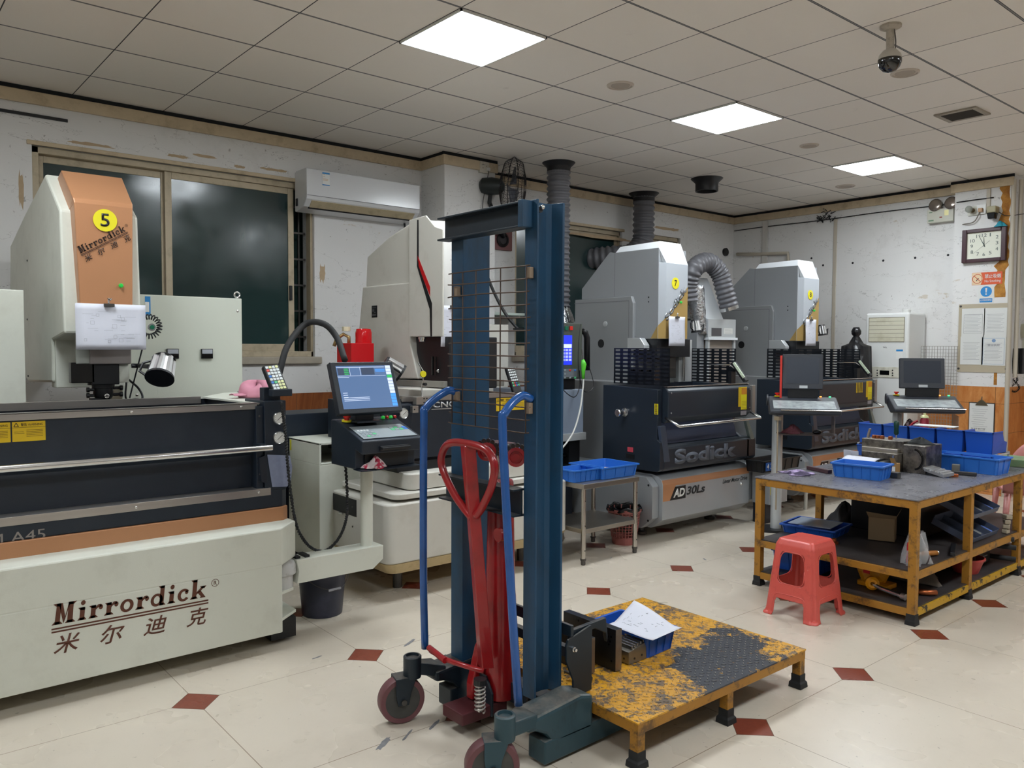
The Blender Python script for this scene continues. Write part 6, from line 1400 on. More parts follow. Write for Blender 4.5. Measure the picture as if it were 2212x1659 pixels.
# ---------------------------------------------------------------- things standing on the platform
DS = P('oily tool steel', '33353a', .35, .7, var=.2, scale=14)
DSE = P('machined steel end face', '857b72', .4, .8, var=.25, scale=18, dirt='7c5238', damt=.4, dscale=20)
def slab(name, label, x0, x1, y0, y1, z0, z1, holes, group=None):
    t = thing(name, label, 'steel plate', ((x0+x1)/2, (y0+y1)/2, z0), group=group)
    MB().box((x0, y0, z0), (x1, y1, z1)).build('plate', DS, t, bevel=.0015)
    MB().box((x1, y0+.001, z0+.001), (x1+.0012, y1-.001, z1-.001)).build('end_face', DSE, t)
    mb = MB()
    for hx, hz in holes: mb.cyl((x0+(x1-x0)*hx, y0-.0008, z0+(z1-z0)*hz), (x0+(x1-x0)*hx, y0+.0, z0+(z1-z0)*hz), .0045, n=10)
    if holes: mb.build('hole', BLACKG, t)
    return t
slab('steel_plate', 'large dark drilled steel plate standing upright beside the blue crate on the platform', -2.48, -2.175, 2.369, 2.405, pz+.003, .342, [(.25, .92), (.3, .9), (.55, .88), (.6, .87), (.78, .80), (.86, .78), (.84, .74), (.92, .80), (.88, .60), (.9, .68), (.93, .22)])
slab('steel_plate', 'smaller dark steel plate standing upright between the stacker bracket and the large plate', -2.38, -2.225, 2.262, 2.302, pz+.003, .315, [(.8, .2)])
fk = thing('machined_fixture', 'small machined steel block with a ribbed top before the blue crate on the platform', 'steel block', (-2.22, 2.53, pz))
MB().prism([(2.465, pz+.003), (2.465, pz+.055), (2.49, pz+.06), (2.575, pz+.075), (2.575, pz+.003)], 'x', -2.30, -2.188).build('block', P('bright machined steel', '8d8880', .3, .85, var=.2, scale=20), fk, bevel=.002)
mb = MB()
for i in range(5): mb.obox((-2.245, 2.49+.018*i, pz+.068+.003*i), (.105, .007, .012))
mb.build('top_rib', STEELR, fk, bevel=.001)
MB().box((-2.36, 2.47, pz+.003), (-2.305, 2.55, pz+.04)).build('block', STEEL, fk, bevel=.003)
mb = MB()
for p_, d_ in (((-2.1885, 2.50, pz+.022), (1,0,0)), ((-2.1885, 2.545, pz+.026), (1,0,0)), ((-2.215, 2.4655, pz+.022), (0,-1,0))): mb.cyl(Vector(p_), Vector(p_)+Vector(d_)*.0018, .0045, n=10)
mb.build('hole', BLACK, fk)
# crates -------------------------------------------------
def crate(name, label, L_, W_, H_, m_, rib=5, ribw=3, group=None, flare=.012, lip=.010, fill=None):
    """plastic crate in its own frame: length L_ along x, width W_ along y, base at z=0"""
    t = thing(name, label, 'crate', (0,0,0), 0, group); mb = MB(); th_ = .003
    def rect(l, w_, z, r=.012): return [(x_, y_, z) for x_, y_ in rrect(-l/2, -w_/2, l/2, w_/2, r, 3)]
    mb.loft([rect(L_-2*flare, W_-2*flare, 0), rect(L_-.002, W_-.002, H_), rect(L_-.002-2*th_, W_-.002-2*th_, H_), rect(L_-2*flare-2*th_, W_-2*flare-2*th_, .004)])
    mb2 = mb; mb = MB(); mb.loft([rect(L_, W_, H_-.009), rect(L_+2*lip, W_+2*lip, H_-.009), rect(L_+2*lip, W_+2*lip, H_+.001), rect(L_-2*th_, W_-2*th_, H_+.001), rect(L_-2*th_, W_-2*th_, H_-.009), rect(L_, W_, H_-.009)], cap=False); mb.build('rim', m_, t, bevel=.001)
    mb = mb2
    for s_ in (-1, 1):
        for i in range(rib+1):
            f = -.92+1.84*i/rib
            mb.ext([(f*(L_/2-flare)-.0015, s_*(W_/2-flare), .004), (f*(L_/2-flare)+.0015, s_*(W_/2-flare), .004), (f*L_/2+.0015, s_*W_/2, H_-.008), (f*L_/2-.0015, s_*W_/2, H_-.008)], (0, s_*.004, 0))
        for i in range(ribw+1):
            f = -.85+1.7*i/ribw
            mb.ext([(s_*(L_/2-flare), f*(W_/2-flare)-.0015, .004), (s_*(L_/2-flare), f*(W_/2-flare)+.0015, .004), (s_*L_/2, f*W_/2+.0015, H_-.008), (s_*L_/2, f*W_/2-.0015, H_-.008)], (s_*.004, 0, 0))
    mb.build('crate_body', m_, t, smooth=True); return t
def place(t, loc, rz=0): t.location = loc; t.rotation_euler = (0, 0, rz); return t
place(crate('plastic_crate', 'deep blue plastic crate under a loose drawing, on the diamond-plate platform', .30, .20, .095, BLUED, 4, 3), (-2.33, 2.655, pz+.003), math.radians(4))
dp = MB().grid(lambda a_, b_: Vector((-2.38+.255*a_-.02*b_, 2.52+.215*b_+.02*a_, pz+.103+.010*a_*a_+.058*max(0, b_-.35)*max(0, .85-a_)*2.0+.006*math.sin(a_*5))), 14, 12).build('drawing_sheet', PAPER, None, smooth='all', solid=.0008, recalc=False)
dt = thing('drawing_sheet', 'loose white drawing sheet with faint pencil marks lying across the blue crate on the platform', 'paper', (-2.27, 2.62, pz+.1)); dp.name = 'sheet'; dp.parent = dt; dp.data.transform(chain(dt).inverted())
def ps(a_, b_): return Vector((-2.38+.255*a_-.02*b_, 2.52+.215*b_+.02*a_, pz+.1045+.010*a_*a_+.058*max(0, b_-.35)*max(0, .85-a_)*2.0+.006*math.sin(a_*5)))
mb = MB(); random.seed(4)
for i in range(26):
    a_, b_ = random.uniform(.12, .75), random.uniform(.25, .85); l_ = random.uniform(.02, .07)
    if random.random() < .5: mb.tube([ps(a_, b_), ps(a_+l_, b_+.01)], .0006, 4)
    else: mb.tube([ps(a_, b_), ps(a_+.005, b_+l_)], .0006, 4)
mb.build('pencil_lines', INKL, dt)
dsh = thing('shackle', 'small black screw eye ring lying on the platform beside the stacker bracket', 'ring', (-2.22, 2.22, pz+.03))
MB().lathe([(.022, 0), (.026, .01), (.026, .022), (.016, .024), (.014, .012), (.001, .01)], (-2.165, 2.19, pz+.012), (.3, -.2, 1), 18).build('ring', BLACKG, dsh, smooth=True)
MB().cyl((-2.26, 2.17, pz+.03), (-2.18, 2.185, pz+.03), .007, n=10).build('pin', DSTEEL, dsh)
# ---------------------------------------------------------------- steel trolley table by machine 7, with crates
SS = P('stainless steel', 'a9a39a', .32, .85, var=.12, scale=10)
ct = thing('steel_trolley', 'small two-tier stainless steel table carrying two blue crates, beside the tall lift', 'table', (-4.05, 4.1, 0))
X0, X1, Y0, Y1 = -4.27, -3.812, 3.822, 4.385
MB().box((X0, Y0, .52), (X1, Y1, .555)).build('top', SS, ct, bevel=.002)
MB().box((X0+.01, Y0+.01, .215), (X1-.01, Y1-.01, .245)).build('lower_shelf', SS, ct, bevel=.002)
for x_ in (X0+.02, X1-.02):
    for y_ in (Y0+.02, Y1-.02):
        l_ = MB().cyl((x_, y_, .03), (x_, y_, .55), .0165, n=16).build('leg', P('tube steel', 'bdb8b0', .25, .9), ct, smooth=True)
        mb = MB()
        for z_ in (.10, .27, .44): mb.cyl((x_+.0168, y_-.0, z_), (x_+.0172, y_, z_), .004, n=8)
        mb.build('adjustment_hole', BLACK, l_)
        MB().lathe([(.012, 0), (.016, .004), (.016, .03), (.020, .032), (.020, .045)], (x_, y_, 0), (0,0,1), 14).build('foot', DSTEEL, l_)
place(crate('plastic_crate', 'smaller bright blue crate on the left of the steel trolley top', .28, .19, .085, BLUEP, 5, 3), (-3.98, 3.945, .5565), math.radians(90+0))
place(crate('plastic_crate', 'larger shallow bright blue tray holding a wooden handle on the steel trolley top', .33, .37, .085, BLUEP, 4, 3), (-4.02, 4.235, .5565), math.radians(0))
tag(MB().tube([(-4.06, 4.12, .60), (-4.0, 4.2, .605), (-3.96, 4.33, .60)], .012, 8, rr=[.008, .013, .010]).build('tool_handle_stick', P('pale wood', 'd8b98a', .6), None, smooth='all'), 'pale wooden tool handle with a reddish end lying in the larger blue tray', 'tool')
pbag = MB().grid(lambda a_, b_: Vector((-4.50+.13*math.cos(2*PI*a_)*(1-.3*b_)*(1+.1*math.sin(7*a_*2*PI+b_*9)), 4.10+.17*math.sin(2*PI*a_)*(1-.35*b_)*(1+.1*math.sin(5*a_*2*PI)), .30*b_+.01)), 30, 10).build('plastic_sack', P('dusty translucent plastic', '8f857c', .5, var=.3, scale=12), None, smooth='all', solid=.003)
tag(pbag, 'crumpled dusty plastic sack standing on the floor behind the steel trolley', 'sack')
wb = bucket('pail', 'white plastic pail with a thin wire handle, half hidden behind the tall lift beside the trolley', Vector((-4.0, 3.66, .0)), .10, .12, .50, WHITE) if False else None
# mesh waste basket
wbk = thing('waste_basket', 'pink plastic lattice waste basket lined with a black bag, beside the trolley', 'basket', (-4.08, 4.5, 0))
bcx = Vector((-4.08, 4.525, 0)); PK = P('dusty pink plastic', 'a3605a', .5, var=.15, scale=8)
mb = MB(); n_ = 26; H_ = .27
rad = lambda z: .088+.035*z/H_
for z_ in (0.012, .05): pass
mb.lathe([(rad(0), 0), (rad(.05), .05), (rad(.05)-.003, .05), (rad(0)-.003, .003), (.001, .003)], bcx, (0,0,1), 30)
for i in range(n_): a_ = 2*PI*i/n_; mb.tube([bcx+Vector((rad(z)*math.cos(a_), rad(z)*math.sin(a_), z)) for z in (.05, .24)], .0032, 4)
for k_ in range(9): z_ = .055+.022*k_; mb.tube([bcx+Vector((rad(z_)*math.cos(2*PI*i/30), rad(z_)*math.sin(2*PI*i/30), z_)) for i in range(31)], .0032, 4)
mb.lathe([(rad(.24), .24), (rad(.27), .27), (rad(.27)+.008, .27), (rad(.27)+.008, .25), (rad(.24)+.003, .24)], bcx, (0,0,1), 30).build('basket_body', PK, wbk)
BAG = P('black bin bag', '0e0e11', .25, bump=.5, bscale=30)
MB().grid(lambda a_, b_: bcx+Vector(((.115+.018*b_+.005*math.sin(a_*70))*math.cos(2*PI*a_), (.115+.018*b_+.005*math.cos(a_*60))*math.sin(2*PI*a_), .225+.06*math.sin(b_*2.6)+.008*math.sin(a_*44))), 50, 6).build('liner_bag', BAG, wbk, smooth='all', solid=.001)

# ---------------------------------------------------------------- big workbench
T = .68; tx0, tx1, ty0, ty1 = -2.842, -1.862, 4.362, 6.44
WOOD = NT('worn dark bench top', .32, .1); 
_b = WOOD.mix(WOOD.noise(3, 8, .7, stretch=(.5, 2.2, 1)), '5a595e', '807f86'); _b = WOOD.mix(WOOD.math('MULTIPLY', WOOD.ramp(WOOD.noise(6, 9, .75, stretch=(1, .4, 1), dist=1), .45, .75), .5), _b, 'a5a5ac'); _b = WOOD.mix(WOOD.math('MULTIPLY', WOOD.ramp(WOOD.noise(2.2, 6, .6), .45, .8), .5), _b, '454347')
WOOD.put(WOOD.b.inputs['Roughness'], WOOD.math('MULTIPLY_ADD', WOOD.noise(9, 6, .7), .35, .12)); WOOD.col(_b); WOOD = WOOD.m
SHELF = P('oily dark shelf board', '3a3535', .45, var=.3, scale=5, dirt='6b6560', damt=.3, dscale=6)
wb_ = thing('workbench', 'long workbench with ochre steel frame, dark top and two shelves, behind the red stool', 'workbench', ((tx0+tx1)/2, 5.4, 0))
MB().box((tx0-.006, ty0-.006, T-.008), (tx1+.006, ty1, T)).build('bench_top', WOOD, wb_, bevel=.002)
r = .04
def rail(x0, x1, y0, y1, z0, z1, m_=YF): return MB().box((x0, y0, z0), (x1, y1, z1)).build('rail', m_, wb_, bevel=.002)
for (z0, z1, mm) in ((T-.052, T-.008, YF), (.245, .285, YF), (.045, .085, YB)):
    rail(tx1-r, tx1, ty0+.001, ty1, z0, z1, mm)
    rail(tx0, tx0+r, ty0+.001, ty1, z0, z1, YF)
    rail(tx0+r, tx1-r, ty0, ty0+r, z0, z1, YF)
    rail(tx0+r, tx1-r, ty1-r, ty1, z0, z1, YF)
for z in (.288, .088): MB().box((tx0+.012, ty0+.012, z-.003), (tx1-.012, ty1-.012, z+.004)).build('shelf_board', SHELF, wb_)
for y_ in (ty0+.02, 5.10, 5.90, ty1-.02):
    for x_ in (tx1-.02, tx0+.02): footed_leg(x_, y_, T-.012, wb_, YF, .042, ft=.05)
SB = T+.0005; S1 = .2925; S0 = .0925

# blue crates on the bench
place(crate('plastic_crate', 'bright blue plastic crate near the front edge of the workbench', .30, .20, .088, BLUEP, 5, 3), (-2.42, 4.87, SB), math.radians(8))
place(crate('plastic_crate', 'long blue plastic crate at the right end of the bench before the stacked blue bins', .41, .21, .105, BLUEP, 4, 2), (-2.10, 5.745-.05, SB), math.radians(-2))
# bin rack: two tiers of open-front bins, backs toward the camera
def bin_(group, label, w_, d_, h_):
    t = thing('storage_bin', label, 'bin', (0,0,0), 0, group)
    mb = MB(); th = .003; i_ = .012
    out = [(-w_/2+i_, -d_/2+i_), (w_/2-i_, -d_/2+i_), (w_/2-i_, d_/2), (-w_/2+i_, d_/2)]
    # floor, back (toward -y), sides sloping down to the open front (+y)
    mb.box((-w_/2+i_, -d_/2+i_, 0), (w_/2-i_, d_/2, th))
    mb.loft([[(-w_/2+i_, -d_/2+i_, 0), (w_/2-i_, -d_/2+i_, 0), (w_/2-i_, -d_/2+i_+th, 0), (-w_/2+i_, -d_/2+i_+th, 0)], [(-w_/2+.004, -d_/2, h_), (w_/2-.004, -d_/2, h_), (w_/2-.004, -d_/2+th, h_), (-w_/2+.004, -d_/2+th, h_)]])
    for s_ in (-1, 1):
        mb.ext([(s_*(w_/2-i_), -d_/2+i_, 0), (s_*(w_/2-i_), d_/2, 0), (s_*(w_/2-i_+.004), d_/2, h_*.45), (s_*(w_/2-.006), d_/2-.06, h_*.55), (s_*(w_/2-.004), d_/2-.10, h_), (s_*(w_/2-.004), -d_/2, h_)], (-s_*th, 0, 0))
    mb.box((-w_/2+i_, d_/2-th, 0), (w_/2-i_, d_/2, h_*.42)); mb.build('bin_body', BLUED, t)
    mb = MB().box((-w_/2, -d_/2-.006, h_-.010), (w_/2, -d_/2+.004, h_)); 
    for s_ in (-1, 1): mb.box((s_*w_/2, -d_/2-.006, h_-.010), (s_*(w_/2-.008), d_/2-.10, h_))
    mb.build('rim', BLUED, t, bevel=.001)
    return t
b1 = bin_('stacked blue bins at the back of the bench', 'blue storage bin at the back of the bench', .182, .26, .148)
ang = math.radians(0); bx0, bx1 = -2.86, -2.03
pos = [-2.825+.184*i for i in range(5)]
yrow = 5.92
words_ = ['leftmost', 'second', 'middle', 'fourth', 'rightmost']
for i, x_ in enumerate(pos):
    o_ = b1 if i == 0 else dup(b1, (x_, yrow, .775), 0)
    o_.location = (x_, yrow, .785); o_['label'] = '%s of the five blue bins in the upper row on the bench' % words_[i]
for i, x_ in enumerate(pos):
    o_ = dup(b1, (x_, yrow-.02, .69), 0); o_.scale = (1, 1, .56)
    o_['label'] = ('%s of the five blue bins in the lower row on the bench' % words_[i])
rk_ = thing('bin_rack', 'thin pale wire rack holding the two rows of blue bins apart', 'rack', (-2.45, 5.95, T))
mb = MB()
for x_ in [p_-.092 for p_ in pos]+[pos[-1]+.092]:
    mb.box((x_-.006, 5.80, .774), (x_+.006, 6.05, .782)); mb.box((x_-.005, 6.05, T), (x_+.005, 6.06, .79))
mb.box((pos[0]-.1, 6.052, .772), (pos[-1]+.1, 6.06, .786)); mb.box((pos[0]-.1, 6.052, T+.0), (pos[-1]+.1, 6.06, T+.012))
mb.build('rack_frame', P('pale rack', 'b8b4b0', .4), rk_)
# papers, spray can on the bins
tag(MB().obox((-2.42, 5.93, .9375), (.26, .12, .005), (0,0,.1)).build('papers', PAPERW), 'thin stack of papers lying across the tops of the upper blue bins', 'paper')
sp = thing('spray_can', 'red spray can with a pale yellow cap standing behind the upper blue bins', 'can', (-2.67, 6.12, T))
sc0 = PY(1997, 915, 6.12)
MB().lathe([(.031, T+.0), (.031, .955), (.022, .972), (.022, .976)], (sc0.x, 6.12, 0), (0,0,1), 20).build('can_body', P('dark red can', '8e2334', .3, .3, var=.5, scale=30), sp, smooth=True)
MB().lathe([(.028, .973), (.026, .985), (.009, .995), (.009, 1.008)], (sc0.x, 6.12, 0), (0,0,1), 16).build('cap', P('pale yellow cap', 'd9d9a0', .4), sp, smooth=True)
MB().tube([(sc0.x-.04, 6.10, .95), (sc0.x-.07, 6.09, .93), (sc0.x-.09, 6.08, .90)], .010, 6).build('trigger', P('red trigger', 'a01c24', .4), sp)
# large steel vice block with odds and ends
MS = NT('grimy steel', .38, .75); MS.col(MS.mix(MS.ramp(MS.noise(14, 8, .7), .4, .65), '8d867c', '3f3b38')); MS = MS.m
vb = thing('steel_fixture', 'big grimy steel clamping fixture standing on the bench behind the front blue crate', 'fixture', (-2.45, 5.3, T))
MB().box((-2.60, 5.22, SB), (-2.36, 5.50, .80)).build('base_block', MS, vb, bevel=.003)
MB().box((-2.64, 5.30, .80), (-2.36, 5.50, .875)).build('upper_block', MS, vb, bevel=.003)
MB().box((-2.62, 5.26, .775), (-2.38, 5.30, .825)).build('jaw', P('cleaner steel', 'b5aea2', .3, .8), vb, bevel=.003)
MB().box((-2.355, 5.28, SB), (-2.21, 5.52, .86)).build('side_block', MS, vb, bevel=.004)
MB().tube([Vector((-2.2835+.055*math.cos(a_), 5.279, .77+.065*math.sin(a_))) for a_ in [math.radians(-80+15*i) for i in range(12)]], .007, 6).build('bore_ring', BLACKG, vb)
MB().box((-2.385, 5.20, SB), (-2.375, 5.30, .79)).build('bright_edge', STEELR, vb)
MB().cyl((-2.44, 5.21, .72), (-2.44, 5.12, .72), .035, n=18).build('spindle', BLACKG, vb)
MB().box((-2.50, 5.10, SB), (-2.44, 5.22, .765)).box((-2.43, 5.12, SB), (-2.40, 5.22, .755)).build('dark_block', P('dark grey block', '3b3b3c', .4, .5), vb, bevel=.003)
co = P('copper block', 'b4653c', .35, .8)
for i, (x_, z_) in enumerate(((-2.60, .875), (-2.575, .875), (-2.545, .875), (-2.49, .875))):
    tag(MB().box((x_, 5.36, z_+.0005), (x_+.020, 5.385, z_+.020)).build('copper_block', co, bevel=.001), ['leftmost small copper block on top of the big steel fixture', 'second small copper block from the left on the steel fixture', 'third small copper block from the left on the steel fixture', 'small copper block standing apart on the right of the fixture top'][i], 'block', 'copper blocks on the steel fixture')
tag(MB().obox((-2.63, 5.38, .905), (.012, .02, .06), (0, .25, 0)).build('steel_bar', STEEL), 'small upright steel bar leaning on the left corner of the steel fixture', 'bar')
sd_ = thing('screwdriver', 'dark green handled screwdriver standing upright in the top of the steel fixture', 'screwdriver', (-2.475, 5.40, .875))
MB().lathe([(.009, .905), (.016, .915), (.014, .95), (.017, .965), (.017, .99), (.010, 1.0)], (-2.455, 5.40, 0), (0,0,1), 10).build('handle', P('dark green handle', '0d3a30', .3), sd_, smooth=True)
MB().cyl((-2.455, 5.40, .8755), (-2.455, 5.40, .905), .004, n=8).build('shank', STEELR, sd_)
blob_rag('glove', (-2.30, 5.40, .8605), .08, .06, .035, P('black glove', '1b1e20', .8), 'crumpled black glove lying on the right block of the steel fixture', 'glove', 11, .5)
tp = thing('paper_sheet', 'small white note card standing at the left of the steel fixture', 'paper', (-2.70, 5.25, T))
MB().obox((-2.685, 5.25, .735), (.10, .002, .11), (.15, 0, .1)).build('card', PAPER, tp)
MB().obox((-2.70, 5.23, .76), (.05, .002, .07), (.2, 0, -.1)).build('card', PAPER, tp)
cl = thing('rolled_drawings', 'pile of white drawing sheets curling down over a black block behind the front blue crate', 'paper', (-2.55, 5.08, T))
MB().box((-2.72, 5.13, SB), (-2.63, 5.18, .745)).build('black_block', BLACK, cl)
MB().grid(lambda a_, b_: Vector((-2.645+.215*a_, 5.13-.13*b_+.006*math.sin(a_*4), SB+.004+.085*math.sqrt(max(0, 1-b_**2.2)))), 10, 14).build('sheets', PAPER, cl, smooth='all', solid=.005)
bxb = thing('carton', 'small brown cardboard carton with a white label beside the dark blocks on the bench', 'carton', (-2.345, 5.12, T))
MB().box((-2.36, 5.13, SB), (-2.325, 5.18, .75)).build('carton_body', P('brown carton', 'a07a4a', .7), bxb)
MB().ext([(-2.36, 5.13, .75), (-2.325, 5.13, .75), (-2.335, 5.12, .785), (-2.365, 5.12, .785)], (0, .002, 0)).build('flap', P('brown carton', 'a07a4a', .7), bxb)
MB().box((-2.352, 5.129, .70), (-2.333, 5.130, .73)).build('label', PAPERW, bxb)
tag(MB().box((-2.32, 4.98, SB), (-2.25, 5.03, .715)).build('small_box', P('dark metal box', '4a4a48', .35, .5), bevel=.002), 'small dark metal box on the bench touching the right end of the front blue crate', 'box')
# aluminium part, cube, bar, copper bit
al = thing('machined_part', 'bright stepped aluminium part lying tilted in the middle of the bench', 'metal part', (-2.14, 5.27, T))
ALB = P('bright aluminium', 'c9cacc', .28, .8, var=.15, scale=25)
MB().obox((-2.145, 5.30, .708), (.17, .09, .022), (.10, .14, -.35)).build('part_body', ALB, al, bevel=.002)
for i in range(4): MB().obox((-2.20+.037*i, 5.30-.010*i, .726-.005*i), (.012, .085, .014), (.10, .14, -.35)).build('raised_rib', ALB, al, bevel=.001)
MB().box((-2.20, 5.27, SB), (-2.13, 5.33, .695)).build('support', BLACK, al)
tag(MB().obox((-2.125, 5.53, .7075), (.045, .045, .053), (0,0,.3)).build('steel_cube', P('dull grey cube', '77756f', .45, .4), bevel=.002), 'dull grey steel cube on the bench between the aluminium part and the long crate', 'cube')
tag(MB().obox((-2.04, 5.45, .6925), (.13, .03, .022), (0,0,.25)).build('steel_bar', P('black bar', '2e2b2c', .5), bevel=.004), 'black bar lying on the bench in front of the long blue crate', 'bar')
tag(MB().obox((-2.06, 5.33, .6905), (.05, .03, .018), (0,0,.5)).build('copper_piece', co, bevel=.002), 'small copper piece lying right of the bright aluminium part', 'metal part')
# rag + brown bar
tag(MB().obox((-2.70, 4.86, .6935), (.20, .035, .024), (0,0,-.35)).build('wooden_bar', P('dark brown bar', '4b3236', .5), bevel=.003), 'dark reddish-brown flat bar on the left of the bench beside the purple cloth', 'bar')
PR = NT('lilac cloth', .85); PR.col(PR.mix(PR.ramp(PR.noise(12, 4), .4, .5), '3f3450', 'b3a0c8')); PR = PR.m
blob_rag('rag', (-2.735, 4.66, SB+.001), .10, .08, .022, PR, 'lilac and dark purple cloth on the left corner of the bench', seed=6, amp=.45)
# green board at the far right end, chair behind
tag(MB().obox((-1.99, 6.24, .7055), (.22, .26, .05), (0, 0, .1)).build('painted_board', NT('green brown board', .6).m if False else P('green board', '6f8a62', .6, var=.6, scale=7, dirt='8a5a40', damt=.7, dscale=6), bevel=.003), 'block with a weathered green and brown face at the far right end of the bench', 'block')

# ---- middle shelf
tray = place(crate('plastic_tray', 'shallow deep blue tray with a pale sheet in it on the middle shelf, left end', .34, .30, .055, BLUED, 4, 3), (-2.69, 4.82, S1), math.radians(8))
tag(MB().obox((-2.70, 4.83, S1+.057), (.27, .24, .004), (0,.0,math.radians(10))).build('aluminium_sheet', P('pale sheet', 'a9b4c4', .3, .3)), 'pale grey sheet lying in the shallow blue tray on the middle shelf', 'sheet')
tag(MB().lathe([(.0, 0), (.028, 0), (.028, .012), (.016, .016), (.014, .030), (.004, .034)], (-2.46, 4.62, S1), (0,0,1), 14).build('copper_fitting', co, None, smooth=True), 'small copper coloured fitting on the middle shelf beside the blue tray', 'fitting')
cb_ = thing('cardboard_box', 'open brown cardboard box standing tilted on the middle shelf', 'box', (-2.33, 4.98, S1))
CB = P('cardboard', 'a08a6c', .75, var=.1, scale=6)
CM = Matrix.Translation((-2.32, 4.95, S1+.085)) @ Matrix.Rotation(.35, 4, 'Z') @ Matrix.Rotation(.0, 4, 'Y')
mb = MB()
def cmb(a_, b_): mb.ext([CM @ Vector(p_) for p_ in ((a_[0],a_[1],a_[2]), (b_[0],a_[1],a_[2]), (b_[0],b_[1],a_[2]), (a_[0],b_[1],a_[2]))], (CM @ Vector((0,0,b_[2])))-(CM @ Vector((0,0,a_[2]))))
cmb((-.075,-.06,-.08), (.075,.06,-.077)); cmb((-.075,-.06,-.08), (-.072,.06,.06)); cmb((.072,-.06,-.08), (.075,.06,.06)); cmb((-.075,-.06,-.08), (.075,-.057,.06)); cmb((-.075,.057,-.08), (.075,.06,.06))
mb.build('box_body', CB, cb_)
MB().ext([CM @ Vector(p_) for p_ in ((-.075,-.06,.06), (.075,-.06,.06), (.085,-.09,.085), (-.085,-.10,.10))], CM.to_3x3() @ Vector((0,.002,0))).build('flap', CB, cb_)
MB().ext([CM @ Vector(p_) for p_ in ((.075,-.06,.06), (.075,.06,.06), (.10,.05,.11), (.10,-.05,.11))], (.002,0,0)).build('flap', CB, cb_)
blob_rag('leather_glove', (-2.72, 5.25, S1), .12, .10, .12, P('grey leather', '3a3a3c', .5), 'dark grey work glove lying at the back of the middle shelf', 'glove', 14, .4)
pbg = thing('plastic_bag', 'clear plastic bag with a red packet inside on the middle shelf at the near corner', 'bag', (-1.96, 4.52, S1))
MB().obox((-1.955, 4.54, S1+.062), (.05, .08, .12), (.1, .05, .2)).build('red_packet', P('red packet', 'c82a34', .35), pbg, bevel=.004)
MB().grid(lambda a_, b_: Vector((-1.945+(.055+.02*math.sin(a_*31+b_*5))*math.cos(2*PI*a_)*(1.1-.55*b_), 4.56+(.095+.015*math.sin(a_*44))*math.sin(2*PI*a_)*(1.1-.5*b_), S1+.003+.17*b_)), 40, 10).build('clear_film', P('clear film', 'd8dce0', .12, alpha=.35, spec=.9), pbg, smooth='all')
ch_ = thing('chisel', 'wooden handled tool lying on the middle shelf beside the plastic bag', 'tool', (-1.95, 4.75, S1))
MB().tube([(-2.0, 4.66, S1+.018), (-1.965, 4.74, S1+.018), (-1.935, 4.80, S1+.018)], .016, 10, rr=[.011, .016, .015]).build('handle', P('varnished wood', 'b3712f', .35), ch_, smooth='all')
MB().cyl((-1.935, 4.80, S1+.018), (-1.932, 4.807, S1+.018), .013, n=12).build('ferrule', STEEL, ch_)
tag(MB().obox((-1.915, 4.98, S1+.013), (.03, .26, .022), (0, 0, .35)).build('black_bar', BLACK, bevel=.004), 'black bar poking out over the right edge of the middle shelf', 'bar')
for k_, (z_, y_) in enumerate(((S1+.01, 5.32), (S1+.155, 5.30))):
    tr_ = thing('parts_tray', ['lower tilted dark parts tray with dividers on the middle shelf', 'upper tilted dark parts tray with dividers, just under the bench top'][k_], 'tray', (-2.05, 5.3, z_))
    TM = Matrix.Translation((-2.02, 5.42, z_+.055)) @ Matrix.Rotation(math.radians(22), 4, 'Y')
    TRM = P('blue-grey tray', '50586c', .45)
    def tb_(a_, b_, nm, m_):
        mb = MB(); mb.ext([TM @ Vector(p_) for p_ in ((a_[0],a_[1],a_[2]), (b_[0],a_[1],a_[2]), (b_[0],b_[1],a_[2]), (a_[0],b_[1],a_[2]))], (TM @ Vector((0,0,b_[2])))-(TM @ Vector((0,0,a_[2])))); return mb.build(nm, m_, tr_)
    tb_((-.12,-.22,-.010), (.12,.22,-.006), 'tray_floor', TRM)
    for s_ in (-.22, -.07, .08, .217): tb_((-.12, s_, -.006), (.12, s_+.003, .03), 'divider', TRM)
    tb_((.117,-.22,-.006), (.12,.22,.02), 'tray_edge', TRM); tb_((-.12,-.22,-.006), (-.117,.22,.05), 'tray_edge', TRM)
    tb_((.03, .10, -.005), (.10, .19, .003), 'contents', P('blue card', '5a7ac8', .6)); tb_((.03, -.04, -.005), (.09, .04, .004), 'contents', P('dull card', '8a8a84', .6))
for i in range(4): tag(MB().obox((-1.895, 5.745+.006*i, S1+.016+.030*i), (.035+.006*(i % 2), .05, .026), (0, 0, .3*i)).build('stone_block', P('pale stone', 'a89c88', .7), bevel=.005), ['lowest', 'second lowest', 'second highest', 'topmost'][i]+' of the small pale blocks stacked at the shelf edge by the third leg', 'block', 'pale blocks stacked on the middle shelf')
DKB = P('near black filler', '101114', .6, var=.3, scale=6)  # near-black blocks added under the bench so its shelves read dark
tag(MB().box((-2.62, 5.13, S1), (-2.17, 5.75, .615)).build('dark_filler', DKB, bevel=.01), 'large near-black block added to darken the back of the middle shelf behind the cardboard box', 'box')
tag(MB().box((-2.50, 5.05, S0), (-2.30, 5.75, .235)).build('dark_filler', DKB, bevel=.01), 'long near-black block added to darken the back of the bottom shelf', 'box')
